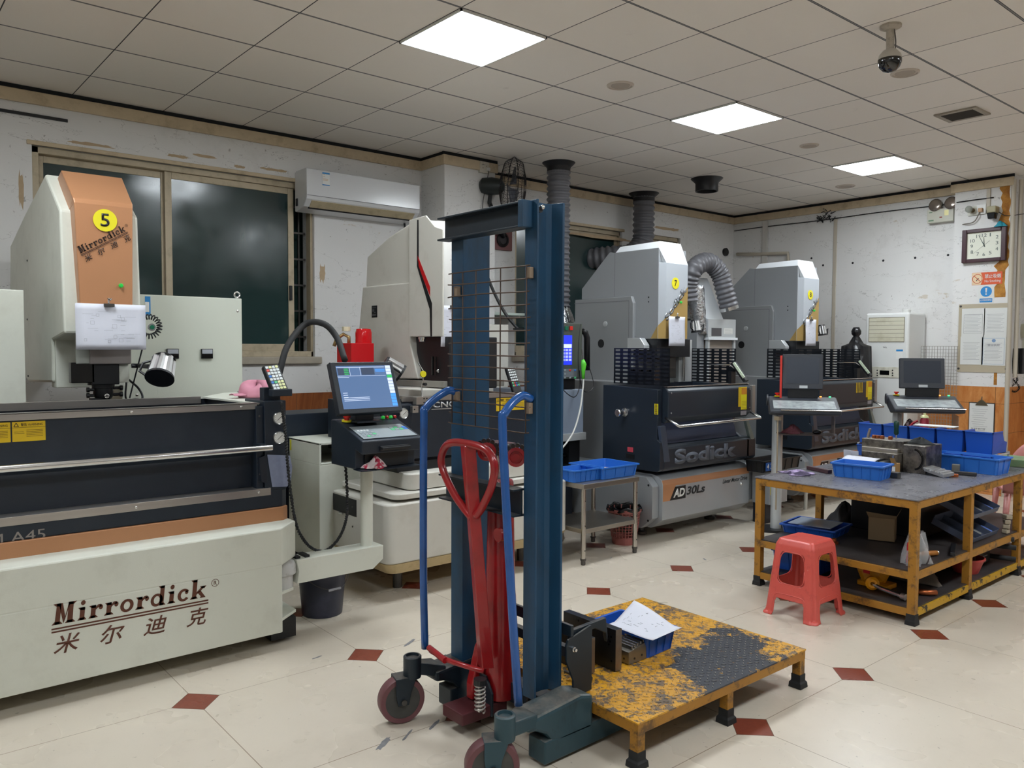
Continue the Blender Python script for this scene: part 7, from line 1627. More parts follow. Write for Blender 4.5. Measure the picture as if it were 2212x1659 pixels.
# ---- bottom shelf
place(crate('plastic_crate', 'deep blue plastic crate on the bottom shelf behind the red stool', .30, .22, .12, BLUED, 3, 2), (-2.66, 4.62, S0), math.radians(5))
wn = thing('chain_hoist', 'yellow hoist body with a chrome curved handle and steel lever on the bottom shelf', 'hoist', (-2.1, 4.52, S0))
YH = P('hoist yellow', 'd8920f', .35, var=.12, scale=12)
MB().lathe([(.03, -.07), (.075, -.06), (.09, -.03), (.09, .02), (.07, .04), (.03, .05)], (-2.20, 4.60, S0+.095), (.5, -.85, 0), 8).build('hoist_body', YH, wn, bevel=.006)
MB().box((-2.28, 4.56, S0+.001), (-2.10, 4.68, S0+.03)).build('hoist_base', YH, wn, bevel=.006)
MB().lathe([(.018, 0), (.036, .004), (.038, .03), (.024, .04), (.012, .038), (.012, .02)], (-2.16, 4.49, S0+.055), (.6, -.8, 0), 18).build('lever_hub', YH, wn, smooth=True)
MB().tube([(-2.15, 4.475, S0+.05), (-2.08, 4.46, S0+.04), (-1.97, 4.445, S0+.03)], .012, 10).build('lever', STEELR, wn)
MB().cyl((-1.97, 4.445, S0+.03), (-1.945, 4.442, S0+.028), .018, n=12).build('lever_end', STEEL, wn)
MB().tube(bezier([(-2.24, 4.58, S0+.175), (-2.18, 4.55, S0+.19), (-2.10, 4.52, S0+.165), (-2.05, 4.50, S0+.12)], 16), .011, 8).build('chrome_handle', STEELR, wn, smooth='all')
MB().ext([(-2.215, 4.505, S0+.095), (-2.175, 4.50, S0+.095), (-2.175, 4.50, S0+.125), (-2.215, 4.505, S0+.125)], (0, -.002, 0)).build('red_label', REDP, wn)
blob_rag('plastic_sheet', (-2.15, 4.95, S0), .17, .13, .16, P('dusty film', '77706a', .4), 'dusty translucent plastic sheeting heaped on the bottom shelf', 'plastic sheet', 17, .45)
tag(MB().tube([(-1.99, 4.62, S0+.018), (-1.92, 4.66, S0+.018), (-1.89, 4.70, S0+.018)], .016, 8).build('copper_tube', co, None, smooth='all'), 'short copper rod lying on the bottom shelf behind the near leg', 'rod')
rb = thing('red_basin', 'red plastic basin holding small tools on the bottom shelf', 'basin', (-1.98, 5.36, S0))
MB().lathe([(.07, 0), (.10, .095), (.108, .095), (.108, .085), (.10, .083), (.075, .0)][:5]+[(.072, .006), (.001, .006)], (-1.985, 5.36, S0), (0,0,1), 24).build('basin_body', P('faded red plastic', 'b8423e', .45), rb, smooth=True)
for i in range(3): MB().obox((-1.99+.02*i, 5.34+.02*i, S0+.11), (.012, .012, .08), (.3, .3-.2*i, 0)).build('small_tool', STEEL, rb)
mc = thing('black_tool_case', 'black tool case with latches and a folded handle on the bottom shelf, right section', 'case', (-2.1, 5.62, S0))
MB().box((-2.25, 5.50, S0+.001), (-1.98, 5.74, S0+.165)).build('case_body', BLACK, mc, bevel=.006)
for z_ in (.05, .11): MB().box((-1.98, 5.55, S0+z_), (-1.975, 5.68, S0+z_+.006)).build('latch_strip', P('grey strip', '8a8a8c', .4), mc)
for z_, yy in ((S0+.03, 5.80), (S0+.105, 5.80), (S0+.165, 5.76)): tag(MB().tube([(-2.05, yy-.04, z_), (-1.85, yy, z_)], .016, 10).build('rubber_hammer', RUBBER, None, smooth='all'), ['lowest', 'middle', 'topmost'][(S0+.03, S0+.105, S0+.165).index(z_)]+' of three dark rods sticking out of the bottom shelf near the third leg', 'rod', 'dark rods sticking out of the bottom shelf')

# ---------------------------------------------------------------- red stool
st = thing('plastic_stool', 'worn coral red plastic stool with window cutouts, in front of the workbench', 'stool', (0,0,0))
STM = NT('worn coral plastic', .35, 0, .6); _c = STM.mix(STM.noise(5, 5), 'cf4a42', 'de655a'); _c = STM.mix(STM.math('MULTIPLY', STM.ramp(STM.noise(14, 8, .75), .55, .7), .5), _c, '9a3230'); _c = STM.mix(STM.math('MULTIPLY', STM.ramp(STM.noise(30, 6, .7, off=(3,1,0)), .66, .7), .4), _c, 'e0a89c'); STM.col(_c); STM = STM.m
Hs = .42; tw_, bw_ = (.112, .122), (.152, .168)   # half sizes (x,y) at the top and the floor
def sp_(s, t_, z, off=0.0):   # side s in 0..3, t_ in -1..1 across, z height -> point on the shell
    k_ = 1-z/Hs; hx = tw_[0]+(bw_[0]-tw_[0])*k_-off; hyy = tw_[1]+(bw_[1]-tw_[1])*k_-off
    return [Vector((t_*hx, -hyy, z)), Vector((hx, t_*hyy, z)), Vector((-t_*hx, hyy, z)), Vector((-hx, -t_*hyy, z))][s]
def inwin(t_, f):    # f = z/Hs ; True where there is plastic
    z = f
    if .40 < z < .88:      # upper window, rounded
        dx_ = (abs(t_)-.45)/.17; dz_ = (abs(z-.645)-.13)/.075
        if dx_ <= 0 and dz_ <= 1 or dz_ <= 0 and dx_ <= 1 or (dx_ > 0 and dz_ > 0 and dx_*dx_+dz_*dz_ <= 1): return False
    if z < .25 and abs(t_) < .62:   # arch between the feet
        dx_ = (abs(t_)-.48)/.13; dz_ = (z-.17)/.07
        if dx_ <= 0 and dz_ <= 1 or dz_ <= 0 and dx_ <= 1 or (dx_ > 0 and dz_ > 0 and dx_*dx_+dz_*dz_ <= 1): return False
    return True
mb = MB(); NU, NV = 56, 64; cache = {}
def vv(s, i, j):
    if i == NU: s, i = (s+1) % 4, 0
    k_ = (s, i, j)
    if k_ not in cache:
        t_ = -1+2*i/NU; f = j/NV; p_ = sp_(s, t_, f*Hs)
        cr = .045     # chamfer the corners
        q_ = abs(t_)
        if q_ > .86: c_ = Vector((0, 0, p_.z)); p_ = c_+(p_-c_)*(1-.10*(q_-.86)/.14)
        if f > .93: c_ = Vector((0, 0, p_.z)); p_ = c_+(p_-c_)*(1-.10*(f-.93)/.07)
        if f < .05: c_ = Vector((0, 0, p_.z)); p_ = c_+(p_-c_)*(1+.05*(1-f/.05))
        cache[k_] = mb.bm.verts.new(p_)
    return cache[k_]
for s in range(4):
    for j in range(NV):
        for i in range(NU):
            if inwin(-1+2*(i+.5)/NU, (j+.5)/NV): mb.bm.faces.new((vv(s, i, j), vv(s, i+1, j), vv(s, i+1, j+1), vv(s, i, j+1)))
mb.build('stool_body', STM, st, smooth='all', solid=.004)
top = MB(); ringp = []
for s in range(4):
    for i in range(0, NU, 4):
        t_ = -1+2*i/NU; p_ = sp_(s, t_, Hs); q_ = abs(t_); k_ = 1-.10*(1 if True else 0); p_ = Vector((p_.x*k_, p_.y*k_, Hs))
        if q_ > .86: p_ = Vector((p_.x*(1-.10*(q_-.86)/.14), p_.y*(1-.10*(q_-.86)/.14), Hs))
        ringp.append(p_)
top.loft([[p_*1.0+Vector((0,0,-.004)) for p_ in ringp], [p_+Vector((0,0,0)) for p_ in ringp], [Vector((p_.x*.95, p_.y*.95, Hs+.003)) for p_ in ringp]])
top.build('seat', STM, st, bevel=.001)
rg = MB()
for s in range(4):
    for off in (0,):
        pts = [sp_(s, .60*math.copysign(abs(math.cos(a_))**.5, math.cos(a_)), Hs*(.645+.21*math.copysign(abs(math.sin(a_))**.5, math.sin(a_))), -.001) for a_ in [2*PI*i/40 for i in range(41)]]; rg.tube(pts, .003, 5)
        pts = [sp_(s, t_, Hs*z_, -.001) for t_, z_ in ((-.66, .02), (-.66, .20), (-.58, .285), (-.3, .30), (.3, .30), (.58, .285), (.66, .20), (.66, .02))]; rg.tube(bezier(pts, 40), .003, 5)
rg.build('window_rim', STM, st, smooth='all')
for s in range(4):
    p_ = sp_(s, -.93, 0); MB().lathe([(.024, 0), (.026, .004), (.022, .012), (.016, .016)], Vector((p_.x*.93, p_.y*.93, 0)), (0,0,1), 12).build('foot', STM, st, smooth=True)
st.location = (-2.355, 4.113, 0); st.rotation_euler = (0, 0, math.radians(0))

# pink chair behind the bench, right edge
pc = thing('plastic_chair', 'pink plastic armchair behind the right end of the workbench', 'chair', (0,0,0))
PKC = P('pink chair plastic', 'd8928c', .35)
mb = MB()
mb.grid(lambda a_, b_: Vector((-.21+.42*a_, -.20+.40*b_, .40+.012*math.sin(a_*PI)*-1)), 10, 8).build('seat', PKC, pc, smooth='all', solid=.008)
bk_ = MB()
for j in range(14):
    for i in range(16):
        pass
def bkp(a_, b_): w__ = .24*math.sqrt(max(.02, 1-(b_*.98)**3)); return Vector(((2*a_-1)*w__, .20+.10*b_+.05*(1-(2*a_-1)**2), .40+.42*b_))
N_, M_ = 20, 16; vs_ = {}
for j in range(M_):
    for i in range(N_):
        a_, b_ = (i+.5)/N_, (j+.5)/M_
        if ((a_-.5)/.22)**2+((b_-.52)/.20)**2 < 1: continue
        q_ = []
        for (ii, jj) in ((i, j), (i+1, j), (i+1, j+1), (i, j+1)):
            if (ii, jj) not in vs_: vs_[(ii, jj)] = bk_.bm.verts.new(bkp(ii/N_, jj/M_))
            q_.append(vs_[(ii, jj)])
        bk_.bm.faces.new(q_)
bk_.build('backrest', PKC, pc, smooth='all', solid=.008)
for s_ in (-1, 1):
    MB().tube(bezier([(s_*.24, .18, .62), (s_*.27, .0, .60), (s_*.27, -.16, .59), (s_*.25, -.20, .50), (s_*.23, -.20, .38)], 24), .022, 10).build('armrest', PKC, pc, smooth='all')
    for q_ in (-1, 1): MB().tube([(s_*.20, q_*.18, .40), (s_*.23, q_*.22, .0)], .02, 8, rr=[.024, .016]).build('leg', PKC, pc, smooth='all')
pc.location = (-2.13, 6.98, 0); pc.rotation_euler = (0, 0, math.radians(-150))
tag(MB().obox((-2.19, 6.25, .68+.046), (.10, .14, .09), (0,0,.2)).build('blue_bag', P('pale blue film', '7fb0e0', .4, var=.4, scale=20), bevel=.01), 'pale blue plastic wrapped packet behind the lower row of blue bins', 'packet')

# small steel table with a black numbered crate, between machine 7 and the console
s2 = thing('steel_table', 'low white-legged steel table with a pale box, seen under the left end of the workbench', 'table', (-4.1, 6.6, 0))
MB().box((-4.35, 6.28, .30), (-3.86, 6.80, .33)).build('top', SS, s2, bevel=.003)
for x_ in (-4.32, -3.885):
    for y_ in (6.31, 6.77): MB().cyl((x_, y_, 0), (x_, y_, .32), .016, n=12).build('leg', P('white leg', 'c9c5bc', .4), s2)
g2 = thing('control_box', 'pale grey box with a yellow sticker and a round dial under the bench corner', 'box', (-3.95, 6.1, .3))
a = PX(1640, 1044, -3.76); b = PX(1691, 1077, -3.76)
MB().box((-3.90, 5.93, .17), (-3.73, 6.20, .444)).build('box_body', SILV, g2, bevel=.003)
MB().box((-3.90, 5.95, 0), (-3.78, 6.18, .17)).build('pedestal', NAVYD, g2)
p_ = PX(1647, 1056, -3.78); MB().box((-3.73, 5.94, p_.z-.05), (-3.728, 5.99, p_.z+.06)).build('yellow_sticker', YELLOW, g2)
p_ = PX(1659, 1052, -3.78); MB().lathe([(.03, 0), (.03, .01), (.02, .015)], (-3.73, 6.05, p_.z-.01), (1,0,0), 20).build('dial', STEELR, g2, smooth=True)
bc2 = crate('numbered_crate', 'black plastic crate marked 4349 behind the grey console post', .58, .18, .10, P('black crate plastic', '14181c', .45), 5, 3); place(bc2, (-3.82, 6.12, .446), math.radians(90))
NB = P('number sticker blue', '1f62b8', .5)
f0 = PX(1647, 1000, -3.82)
for i, ch in enumerate('4349'):
    y_ = 5.86+.052*i; nb_ = MB().box((-3.728, y_, .462), (-3.722, y_+.047, .530)).build('number_sticker', NB, bc2, None)
    text('numeral', ch, WHITE, nb_, (-3.7215, y_+.008, .475), (0,1,0), (0,0,1), .030, .045, bold=.015)
# ---------------------------------------------------------------- far wall
yw = YW-.12   # face of the clock pillar
UPZ = Vector((0,0,1)); RX_ = Vector((1,0,0))
def wy(u, v, y=None): return PY(u, v, yw if y is None else y)
ck = thing('wall_clock', 'square brown-framed wall clock with a cream dial on the far pillar', 'clock', (-3.23, yw, 2.55))
q = [wy(2082, 498), wy(2181, 489), wy(2176, 562), wy(2080, 570)]
cx0, cx1 = (q[0].x+q[3].x)/2, (q[1].x+q[2].x)/2-.01; cz1, cz0 = (q[0].z+q[1].z)/2, (q[2].z+q[3].z)/2
FRM = P('dark brown frame', '40242c', .35)
mb = MB(); f_ = .045
mb.box((cx0, yw-.045, cz0), (cx0+f_, yw, cz1)).box((cx1-f_, yw-.045, cz0), (cx1, yw, cz1)).box((cx0+f_, yw-.045, cz1-f_*.8), (cx1-f_, yw, cz1)).box((cx0+f_, yw-.045, cz0), (cx1-f_, yw, cz0+f_*.8)); mb.build('frame', FRM, ck, bevel=.006)
fx0, fx1, fz0_, fz1_ = cx0+f_, cx1-f_, cz0+f_*.8, cz1-f_*.8
MB().box((fx0, yw-.022, fz0_), (fx1, yw-.018, fz1_)).build('dial', P('cream dial', 'dedfcf', .5), ck)
cxx, czz = (fx0+fx1)/2, (fz0_+fz1_)/2; hw, hh = (fx1-fx0)/2, (fz1_-fz0_)/2; dy0 = yw-.0225
posn = {12:(0,.80),1:(.42,.80),2:(.80,.58),3:(.80,.10),4:(.80,-.38),5:(.40,-.66),6:(0,-.76),7:(-.38,-.70),8:(-.76,-.50),9:(-.78,-.02),10:(-.74,.42),11:(-.36,.76)}
for n_, (a_, b_) in posn.items():
    text('numeral', str(n_), P('grey numeral', '55605a', .5), ck, (cxx+a_*hw*.93-(.012 if n_ < 10 else .022), dy0, czz+b_*hh*.93-.016), RX_, UPZ, (.010 if n_ == 1 else .024) if n_ < 10 else (.036 if n_ == 11 else .044), .034)
def hand(a_deg, l_, w_, m_, nm, tail=.15):
    a_ = math.radians(a_deg); d = Vector((math.sin(a_), 0, math.cos(a_))); n_ = Vector((d.z, 0, -d.x)); c_ = Vector((cxx, dy0-.002, czz))
    MB().ext([c_-d*l_*tail-n_*w_, c_+d*l_-n_*w_*.3, c_+d*l_+n_*w_*.3, c_-d*l_*tail+n_*w_], (0, -.001, 0)).build(nm, m_, ck)
HM = P('dark green hands', '37453f', .5); hand(-2, .085, .005, HM, 'hour_hand'); hand(-27, .12, .004, HM, 'minute_hand'); hand(232, .13, .0012, HM, 'second_hand', .5)
MB().cyl((cxx, dy0-.004, czz), (cxx, dy0, czz), .006, n=12).build('hub', HM, ck)
# no smoking sign
def plate(name, label, cat, tl, br, m_, th=.003, y=None):
    y = yw if y is None else y; a, b = wy(*tl, y), wy(*br, y); t = thing(name, label, cat, (a.x, y, b.z))
    MB().box((a.x, y-th, b.z), (b.x, y, a.z)).build('board', m_, t, bevel=.001); return t, a, b, y-th
t, a, b, yy = plate('sign', 'orange no smoking sign with a crossed cigarette on a cream circle under the clock', 'sign', (2100, 590), (2165, 613), P('sign orange', 'd85a30', .5))
h_ = a.z-b.z; w_ = b.x-a.x
MB().ext([(a.x+.002, yy-.0006, b.z+.002), (a.x+w_*.30, yy-.0006, b.z+.002), (a.x+w_*.37, yy-.0006, b.z+h_*.5), (a.x+w_*.30, yy-.0006, a.z-.002), (a.x+.002, yy-.0006, a.z-.002)], (0, .0004, 0)).build('cream_field', P('sign cream', 'e3cba6', .5), t)
cc = Vector((a.x+w_*.185, yy-.0012, b.z+h_*.5)); RO = P('sign red orange', 'cc4a28', .5); r_ = h_*.36
MB().tube([cc+Vector((r_*math.cos(2*PI*i/28), 0, r_*math.sin(2*PI*i/28))) for i in range(29)], .003, 5).tube([cc+Vector((-r_*.7, 0, r_*.7)), cc+Vector((r_*.7, 0, -r_*.7))], .003, 5).build('prohibition_ring', RO, t)
MB().obox(cc+Vector((-.0, .0004, -.008)), (.035, .001, .007), (0, -.9, 0)).build('cigarette', INK, t)
text('chinese_lettering', '禁止吸烟', WHITE, t, (a.x+w_*.43, yy, b.z+h_*.50), RX_, UPZ, w_*.52, h_*.34, bold=.01)
text('lettering', 'No Smoking', WHITE, t, (a.x+w_*.43, yy, b.z+h_*.12), RX_, UPZ, w_*.52, h_*.26)
t, a, b, yy = plate('sign', 'white sign with a blue disc and exclamation mark under the no smoking sign', 'sign', (2114, 616), (2147, 655), WHITE)
h_ = a.z-b.z; w_ = b.x-a.x; cc = Vector(((a.x+b.x)/2, yy, b.z+h_*.64)); r_ = w_*.36
MB().cyl(cc, cc-Vector((0,.001,0)), r_, n=32).build('blue_disc', BLUES, t)
MB().ext([cc+Vector(v_) for v_ in ((-.009,-.0016,r_*.65), (.009,-.0016,r_*.65), (.005,-.0016,-r_*.2), (-.005,-.0016,-r_*.2))], (0,.0006,0)).build('exclamation_bar', WHITE, t)
MB().cyl(cc+Vector((0,-.0016,-r_*.5)), cc+Vector((0,-.001,-r_*.5)), .008, n=14).build('exclamation_dot', WHITE, t)
MB().box((a.x+w_*.1, yy-.001, b.z+h_*.06), (b.x-w_*.1, yy, b.z+h_*.27)).build('blue_strip', BLUES, t)
text('chinese_lettering', '必须保持清洁', WHITE, t, (a.x+w_*.14, yy-.0004, b.z+h_*.13), RX_, UPZ, w_*.72, h_*.10, bold=.01)
# acrylic notice board with four papers
nb = thing('notice_board', 'clear acrylic notice board with four printed sheets on the far pillar', 'notice board', (-3.3, yw, 1.6))
a, b = wy(2071, 658), wy(2183, 806)
MB().box((a.x+.005, yw-.006, b.z), (b.x-.02, yw-.001, a.z)).build('acrylic_sheet', P('aged acrylic', 'b9ae98', .25, spec=.7), nb, bevel=.001)
for (u0, v0, u1, v1, nm, hd) in ((2079, 667, 2127, 727, 'sheet', 0), (2127, 666, 2177, 728, 'sheet', 1), (2076, 727, 2123, 788, 'sheet', 2), (2122, 728, 2172, 790, 'sheet', 3)):
    p0, p1 = wy(u0, v0), wy(u1, v1); s_ = MB().box((p0.x, yw-.009, p1.z), (p1.x, yw-.0075, p0.z)).build('notice_sheet', P('notice paper', 'dadbd8', .7), nb)
    W_ = p1.x-p0.x; H_ = p0.z-p1.z
    lines_on(MB(), (p0.x, yw-.0092, p1.z), RX_, UPZ, [(W_*(.12+.03*(i % 2)), W_*(.85-.07*(i % 3)), H_*(.78-.05*i)) for i in range(13)], .0022, lift=0).build('print', INKL, s_)
    if hd == 3:
        text('licence_heading', '营业执照', INKL, s_, (p0.x+W_*.25, yw-.0093, p0.z-H_*.33), RX_, UPZ, W_*.5, H_*.08)
        MB().cyl((p0.x+W_*.5, yw-.0095, p0.z-H_*.13), (p0.x+W_*.5, yw-.009, p0.z-H_*.13), .018, n=20).build('emblem', P('emblem blue', '7b98bc', .6), s_)
        mb = MB(); 
        for e0, e1 in (((.06,.05),(.94,.05)), ((.94,.05),(.94,.95)), ((.94,.95),(.06,.95)), ((.06,.95),(.06,.05))): mb.tube([(p0.x+W_*e0[0], yw-.0095, p1.z+H_*e0[1]), (p0.x+W_*e1[0], yw-.0095, p1.z+H_*e1[1])], .0012, 4)
        mb.build('border', P('emblem blue', '7b98bc', .6), s_)
    elif hd == 0:
        mb = MB()
        for e0, e1 in (((.1,.12),(.9,.12)), ((.9,.12),(.9,.78)), ((.9,.78),(.1,.78)), ((.1,.78),(.1,.12))): mb.tube([(p0.x+W_*e0[0], yw-.0095, p1.z+H_*e0[1]), (p0.x+W_*e1[0], yw-.0095, p1.z+H_*e1[1])], .001, 4)
        mb.build('border', INKL, s_)
for u, v in ((2076, 662), (2181, 659), (2071, 796), (2174, 797)): screw(nb, wy(u, v)-Vector((0,.006,0)), (0,-1,0), .012, DSTEEL)
# clipboard with paper hanging on the dado
cbd = thing('clipboard', 'clipboard with a printed sheet hanging on the orange tiles of the far pillar', 'clipboard', (-3.3, yw, .9))
a, b = wy(2094, 868), wy(2146, 1000)
MB().box((a.x, yw-.010, .58), (b.x, yw-.003, a.z)).build('backing_board', P('dark board', '3b3430', .5), cbd, bevel=.002)
MB().box((a.x+.008, yw-.013, .60), (b.x-.008, yw-.0105, a.z-.01)).build('sheet', P('notice paper', 'dadbd8', .7), cbd)
lines_on(MB(), (a.x, yw-.0132, b.z), RX_, UPZ, [(.03+.01*(i % 3), .18-.012*(i % 4), a.z-b.z-.07-.022*i) for i in range(13)], .0025, lift=0).build('print', INKL, cbd)
text('handwriting', '2/ 5/7 45°/32', INK, cbd, (a.x+.03, yw-.0133, a.z-.28), RX_, UPZ, .13, .018)
c_ = Vector(((a.x+b.x)/2, yw-.02, a.z-.01)); MB().ext([c_+Vector(v_) for v_ in ((-.06,0,-.02), (.06,0,-.02), (.035,0,.015), (.012,0,.035), (-.012,0,.035), (-.035,0,.015))], (0,.01,0)).build('metal_clip', P('bronze clip', '6b6250', .4, .7), cbd, bevel=.002)
MB().tube([c_+Vector((0,0,.03)), c_+Vector((0,.01,.07))], .004, 6).build('hook', DSTEEL, cbd)
# orange exposed strip, conduits, pipes at the pillar's right edge
SO = NT('exposed orange render', .9); SO.col(SO.mix(SO.ramp(SO.noise(9, 8, .7), .35, .7), '8f5a22', 'd29a48')); SO.bump(SO.noise(40, 5), .8, .01)
mb = MB(); random.seed(9); zs = [2.0+.045*i for i in range(26)]
L_ = [(-3.085+random.uniform(-.022, .022)-(.03 if z < 2.35 else 0), z) for z in zs]; R_ = [(-3.0+random.uniform(-.012, .008)-(.02 if z < 2.3 else 0), z) for z in zs]
for i in range(len(zs)-1): mb.ext([(L_[i][0], yw-.0015, zs[i]), (R_[i][0], yw-.0015, zs[i]), (R_[i+1][0], yw-.0015, zs[i+1]), (L_[i+1][0], yw-.0015, zs[i+1])], (0, .001, 0))
struct('trim_20', mb, SO.m)
struct('trim_21', MB().box((-3.08, yw-.0015, 1.30), (-3.03, yw-.0008, 1.85)).box((-3.10, yw-.0015, 1.12), (-3.07, yw-.0008, 1.32)), SO.m)
PIPE = P('dusty ivory conduit', 'bdb4a4', .5, var=.1, scale=5)
CONDG = 'surface conduits on the far wall'
tag(MB().cyl((-2.975, yw-.0, 0), (-2.975, yw-.0, CZ-.06), .022, n=12).build('vertical_pipe', PIPE, None, smooth=True), 'grey-white pipe running up the right edge of the clock pillar', 'pipe')
tag(MB().cyl((-2.93, yw+.06, 1.2), (-2.93, yw+.06, CZ-.06), .02, n=12).build('vertical_pipe', PIPE, None, smooth=True), 'second thinner pipe just right of the clock pillar edge', 'pipe')
x_ = wy(2136, 430).x; tag(MB().box((x_-.018, yw-.014, wy(2136, 455).z), (x_+.018, yw, CZ-.115)).build('conduit', PIPE, bevel=.003), 'white trunking dropping from the moulding to the small wall camera', 'conduit')
x_ = PY(1803, 600, YW).x; tag(MB().box((x_-.02, YW-.014, 1.1), (x_+.02, YW, CZ-.21)).build('conduit', PIPE, bevel=.003), 'long vertical ivory conduit in the middle of the far wall', 'conduit')
x_ = PY(1655, 500, YW).x; tag(MB().box((x_-.035, YW-.03, 1.4), (x_+.035, YW, CZ-.12)).build('conduit', P('wall white box', 'c9c6c0', .6), bevel=.003), 'wide white boxed conduit near the far left corner', 'conduit')
pts = [PY(1592, 549, YW-.03), PY(1640, 549, YW-.03), PY(1702, 547, YW-.03), PY(1703, 566, YW-.03), PY(1703, 600, YW-.03)]
tag(MB().tube(pts, .022, 10).build('elbow_pipe', PIPE, None, smooth='all'), 'beige pipe running from the corner above machine 8 and turning down', 'pipe')
tag(MB().cyl((XW, 8.86, PX(1591, 548, XW).z), (XW+.03, 8.86, PX(1591, 548, XW).z), .05, n=16).build('pipe_grommet', BLACK), 'black pipe grommet on the window wall at the far corner', 'grommet')
mb = MB()
for u, v in ((1778, 573), (1842, 568), (1908, 563), (1977, 557), (2048, 551), (1753, 558)): p_ = PY(u, v, YW); mb.cyl((p_.x, YW-.002, p_.z), (p_.x, YW, p_.z), .013, n=10)
t = thing('wall_anchor_holes', 'row of small dark anchor holes across the far wall', 'holes', (-4, YW, 2.3)); mb.build('holes', BLACK, t); t['kind'] = 'stuff'
random.seed(12); blot = thing('bird_droppings', 'small tangle of black wire ends at the top of the far wall conduit', 'wires', PY(1790, 465, YW)); mb = MB()
for i in range(22):
    p_ = PY(random.uniform(1765, 1800), random.uniform(455, 475), YW-.02); mb.tube([p_, p_+Vector((random.uniform(-.04,.04), random.uniform(-.01,.01), random.uniform(-.04,.04))), p_+Vector((random.uniform(-.06,.06), -.01, random.uniform(-.05,.05)))], .005, 4)
mb.build('wires', BLACK, blot); blot.name = 'wire_tangle'
# emergency light
el_ = thing('emergency_light', 'white twin-lamp emergency light left of the clock pillar', 'emergency light', (-3.75, YW, 2.9))
q0, q1 = PY(2009, 455, YW), PY(2065, 478, YW); q2 = PY(2064, 449, YW)
EW = P('aged white plastic', 'c9c8ba', .4)
MB().box((q0.x, YW-.07, q1.z-.0), (q1.x, YW, q2.z-.0)).build('battery_box', EW, el_, bevel=.006)
for u, v in ((2020, 443), (2054, 438)):
    p_ = PY(u, v, YW-.07); MB().lathe([(.03, .06), (.055, .03), (.068, 0), (.064, -.006), (.045, -.012), (.01, -.016)], p_, (.05, 1, -.15), 20).build('lamp_head', P('lamp reflector', '8a8078', .2, .7), el_, smooth=True)
    MB().cyl((p_.x, YW-.04, p_.z-.06), (p_.x, YW-.04, p_.z-.10), .01, n=8).build('neck', DSTEEL, el_)
zz = q1.z+.02
for (fx_, fz_, w__, h__, mm) in ((.08, .75, .12, .06, P('faint green print', '6a8a6c', .5)), (.06, .12, .20, .10, P('faint green print', '6a8a6c', .5)), (.48, .30, .10, .10, P('dull red print', '9a4a42', .5)), (.66, .45, .16, .40, P('foil label', 'd8d098', .3, .4))):
    W_ = q1.x-q0.x; H_ = q2.z-q1.z; MB().box((q0.x+W_*fx_, YW-.0712, q1.z+H_*fz_), (q0.x+W_*(fx_+w__), YW-.070, q1.z+H_*(fz_+h__))).build('printed_mark', mm, el_)
MB().tube(bezier([(q1.x+.0, YW-.03, q1.z+.03), (q1.x+.05, YW-.05, q1.z-.04), (q1.x+.15, yw-.03, q1.z-.06), wy(2105, 478, yw-.03), wy(2118, 455, yw-.03)], 30), .005, 6).build('cord', P('grey cord', '6e665c', .5), el_)
# sockets with bulb
so = thing('wall_socket', 'double white wall plate with a bare bulb and a plugged socket above the clock', 'socket', (-3.3, yw, 2.9))
a, b = wy(2092, 447), wy(2112, 465); MB().box((a.x, yw-.02, b.z), (b.x, yw, a.z)).build('lamp_plate', EW, so, bevel=.003)
a, b = wy(2111, 443), wy(2131, 462); MB().box((a.x, yw-.02, b.z), (b.x, yw, a.z)).build('socket_plate', WHITE, so, bevel=.003)
bp = wy(2093, 452, yw-.09); MB().sphere(bp, .035, 16, 10).build('bulb', P('frosted bulb', 'c9d0c8', .1, trans=.5), so, smooth='all'); MB().cyl(bp, wy(2102, 455, yw-.01), .018, .024, 12).build('bulb_holder', P('brass holder', '6c5a3c', .4, .5), so)
MB().obox(wy(2118, 454, yw-.035), (.04, .03, .04)).build('plug', P('tan plug', 'b08a66', .5), so, bevel=.005)
# camera with blue thing
cm = thing('wall_camera', 'small beige and black wall camera just above the clock', 'camera', (-3.2, yw, 2.8))
p_ = wy(2145, 458, yw-.05); MB().box((p_.x-.042, yw-.10, p_.z-.01), (p_.x+.042, yw-.0, p_.z+.055)).build('camera_hood', P('beige hood', 'a09878', .5), cm, bevel=.008)
MB().loft([[(p_.x-.038, yw-.11, p_.z-.01), (p_.x+.038, yw-.11, p_.z-.01), (p_.x+.038, yw-.02, p_.z-.01), (p_.x-.038, yw-.02, p_.z-.01)], [(p_.x-.030, yw-.10, p_.z-.07), (p_.x+.030, yw-.10, p_.z-.07), (p_.x+.030, yw-.03, p_.z-.07), (p_.x-.030, yw-.03, p_.z-.07)]]).build('camera_body', BLACKG, cm, bevel=.006)
MB().tube(bezier([(p_.x+.04, yw-.02, p_.z+.0), wy(2175, 466, yw-.01), wy(2212, 462, yw-.01)], 12), .004, 5).build('cable', DSTEEL, cm)
blob_rag('cloth', wy(2160, 490, yw-.04), .055, .03, .05, P('turquoise cloth', '2a93a8', .5, var=.3, scale=14), 'small turquoise wad on top of the clock frame', 'cloth', 21, .4)
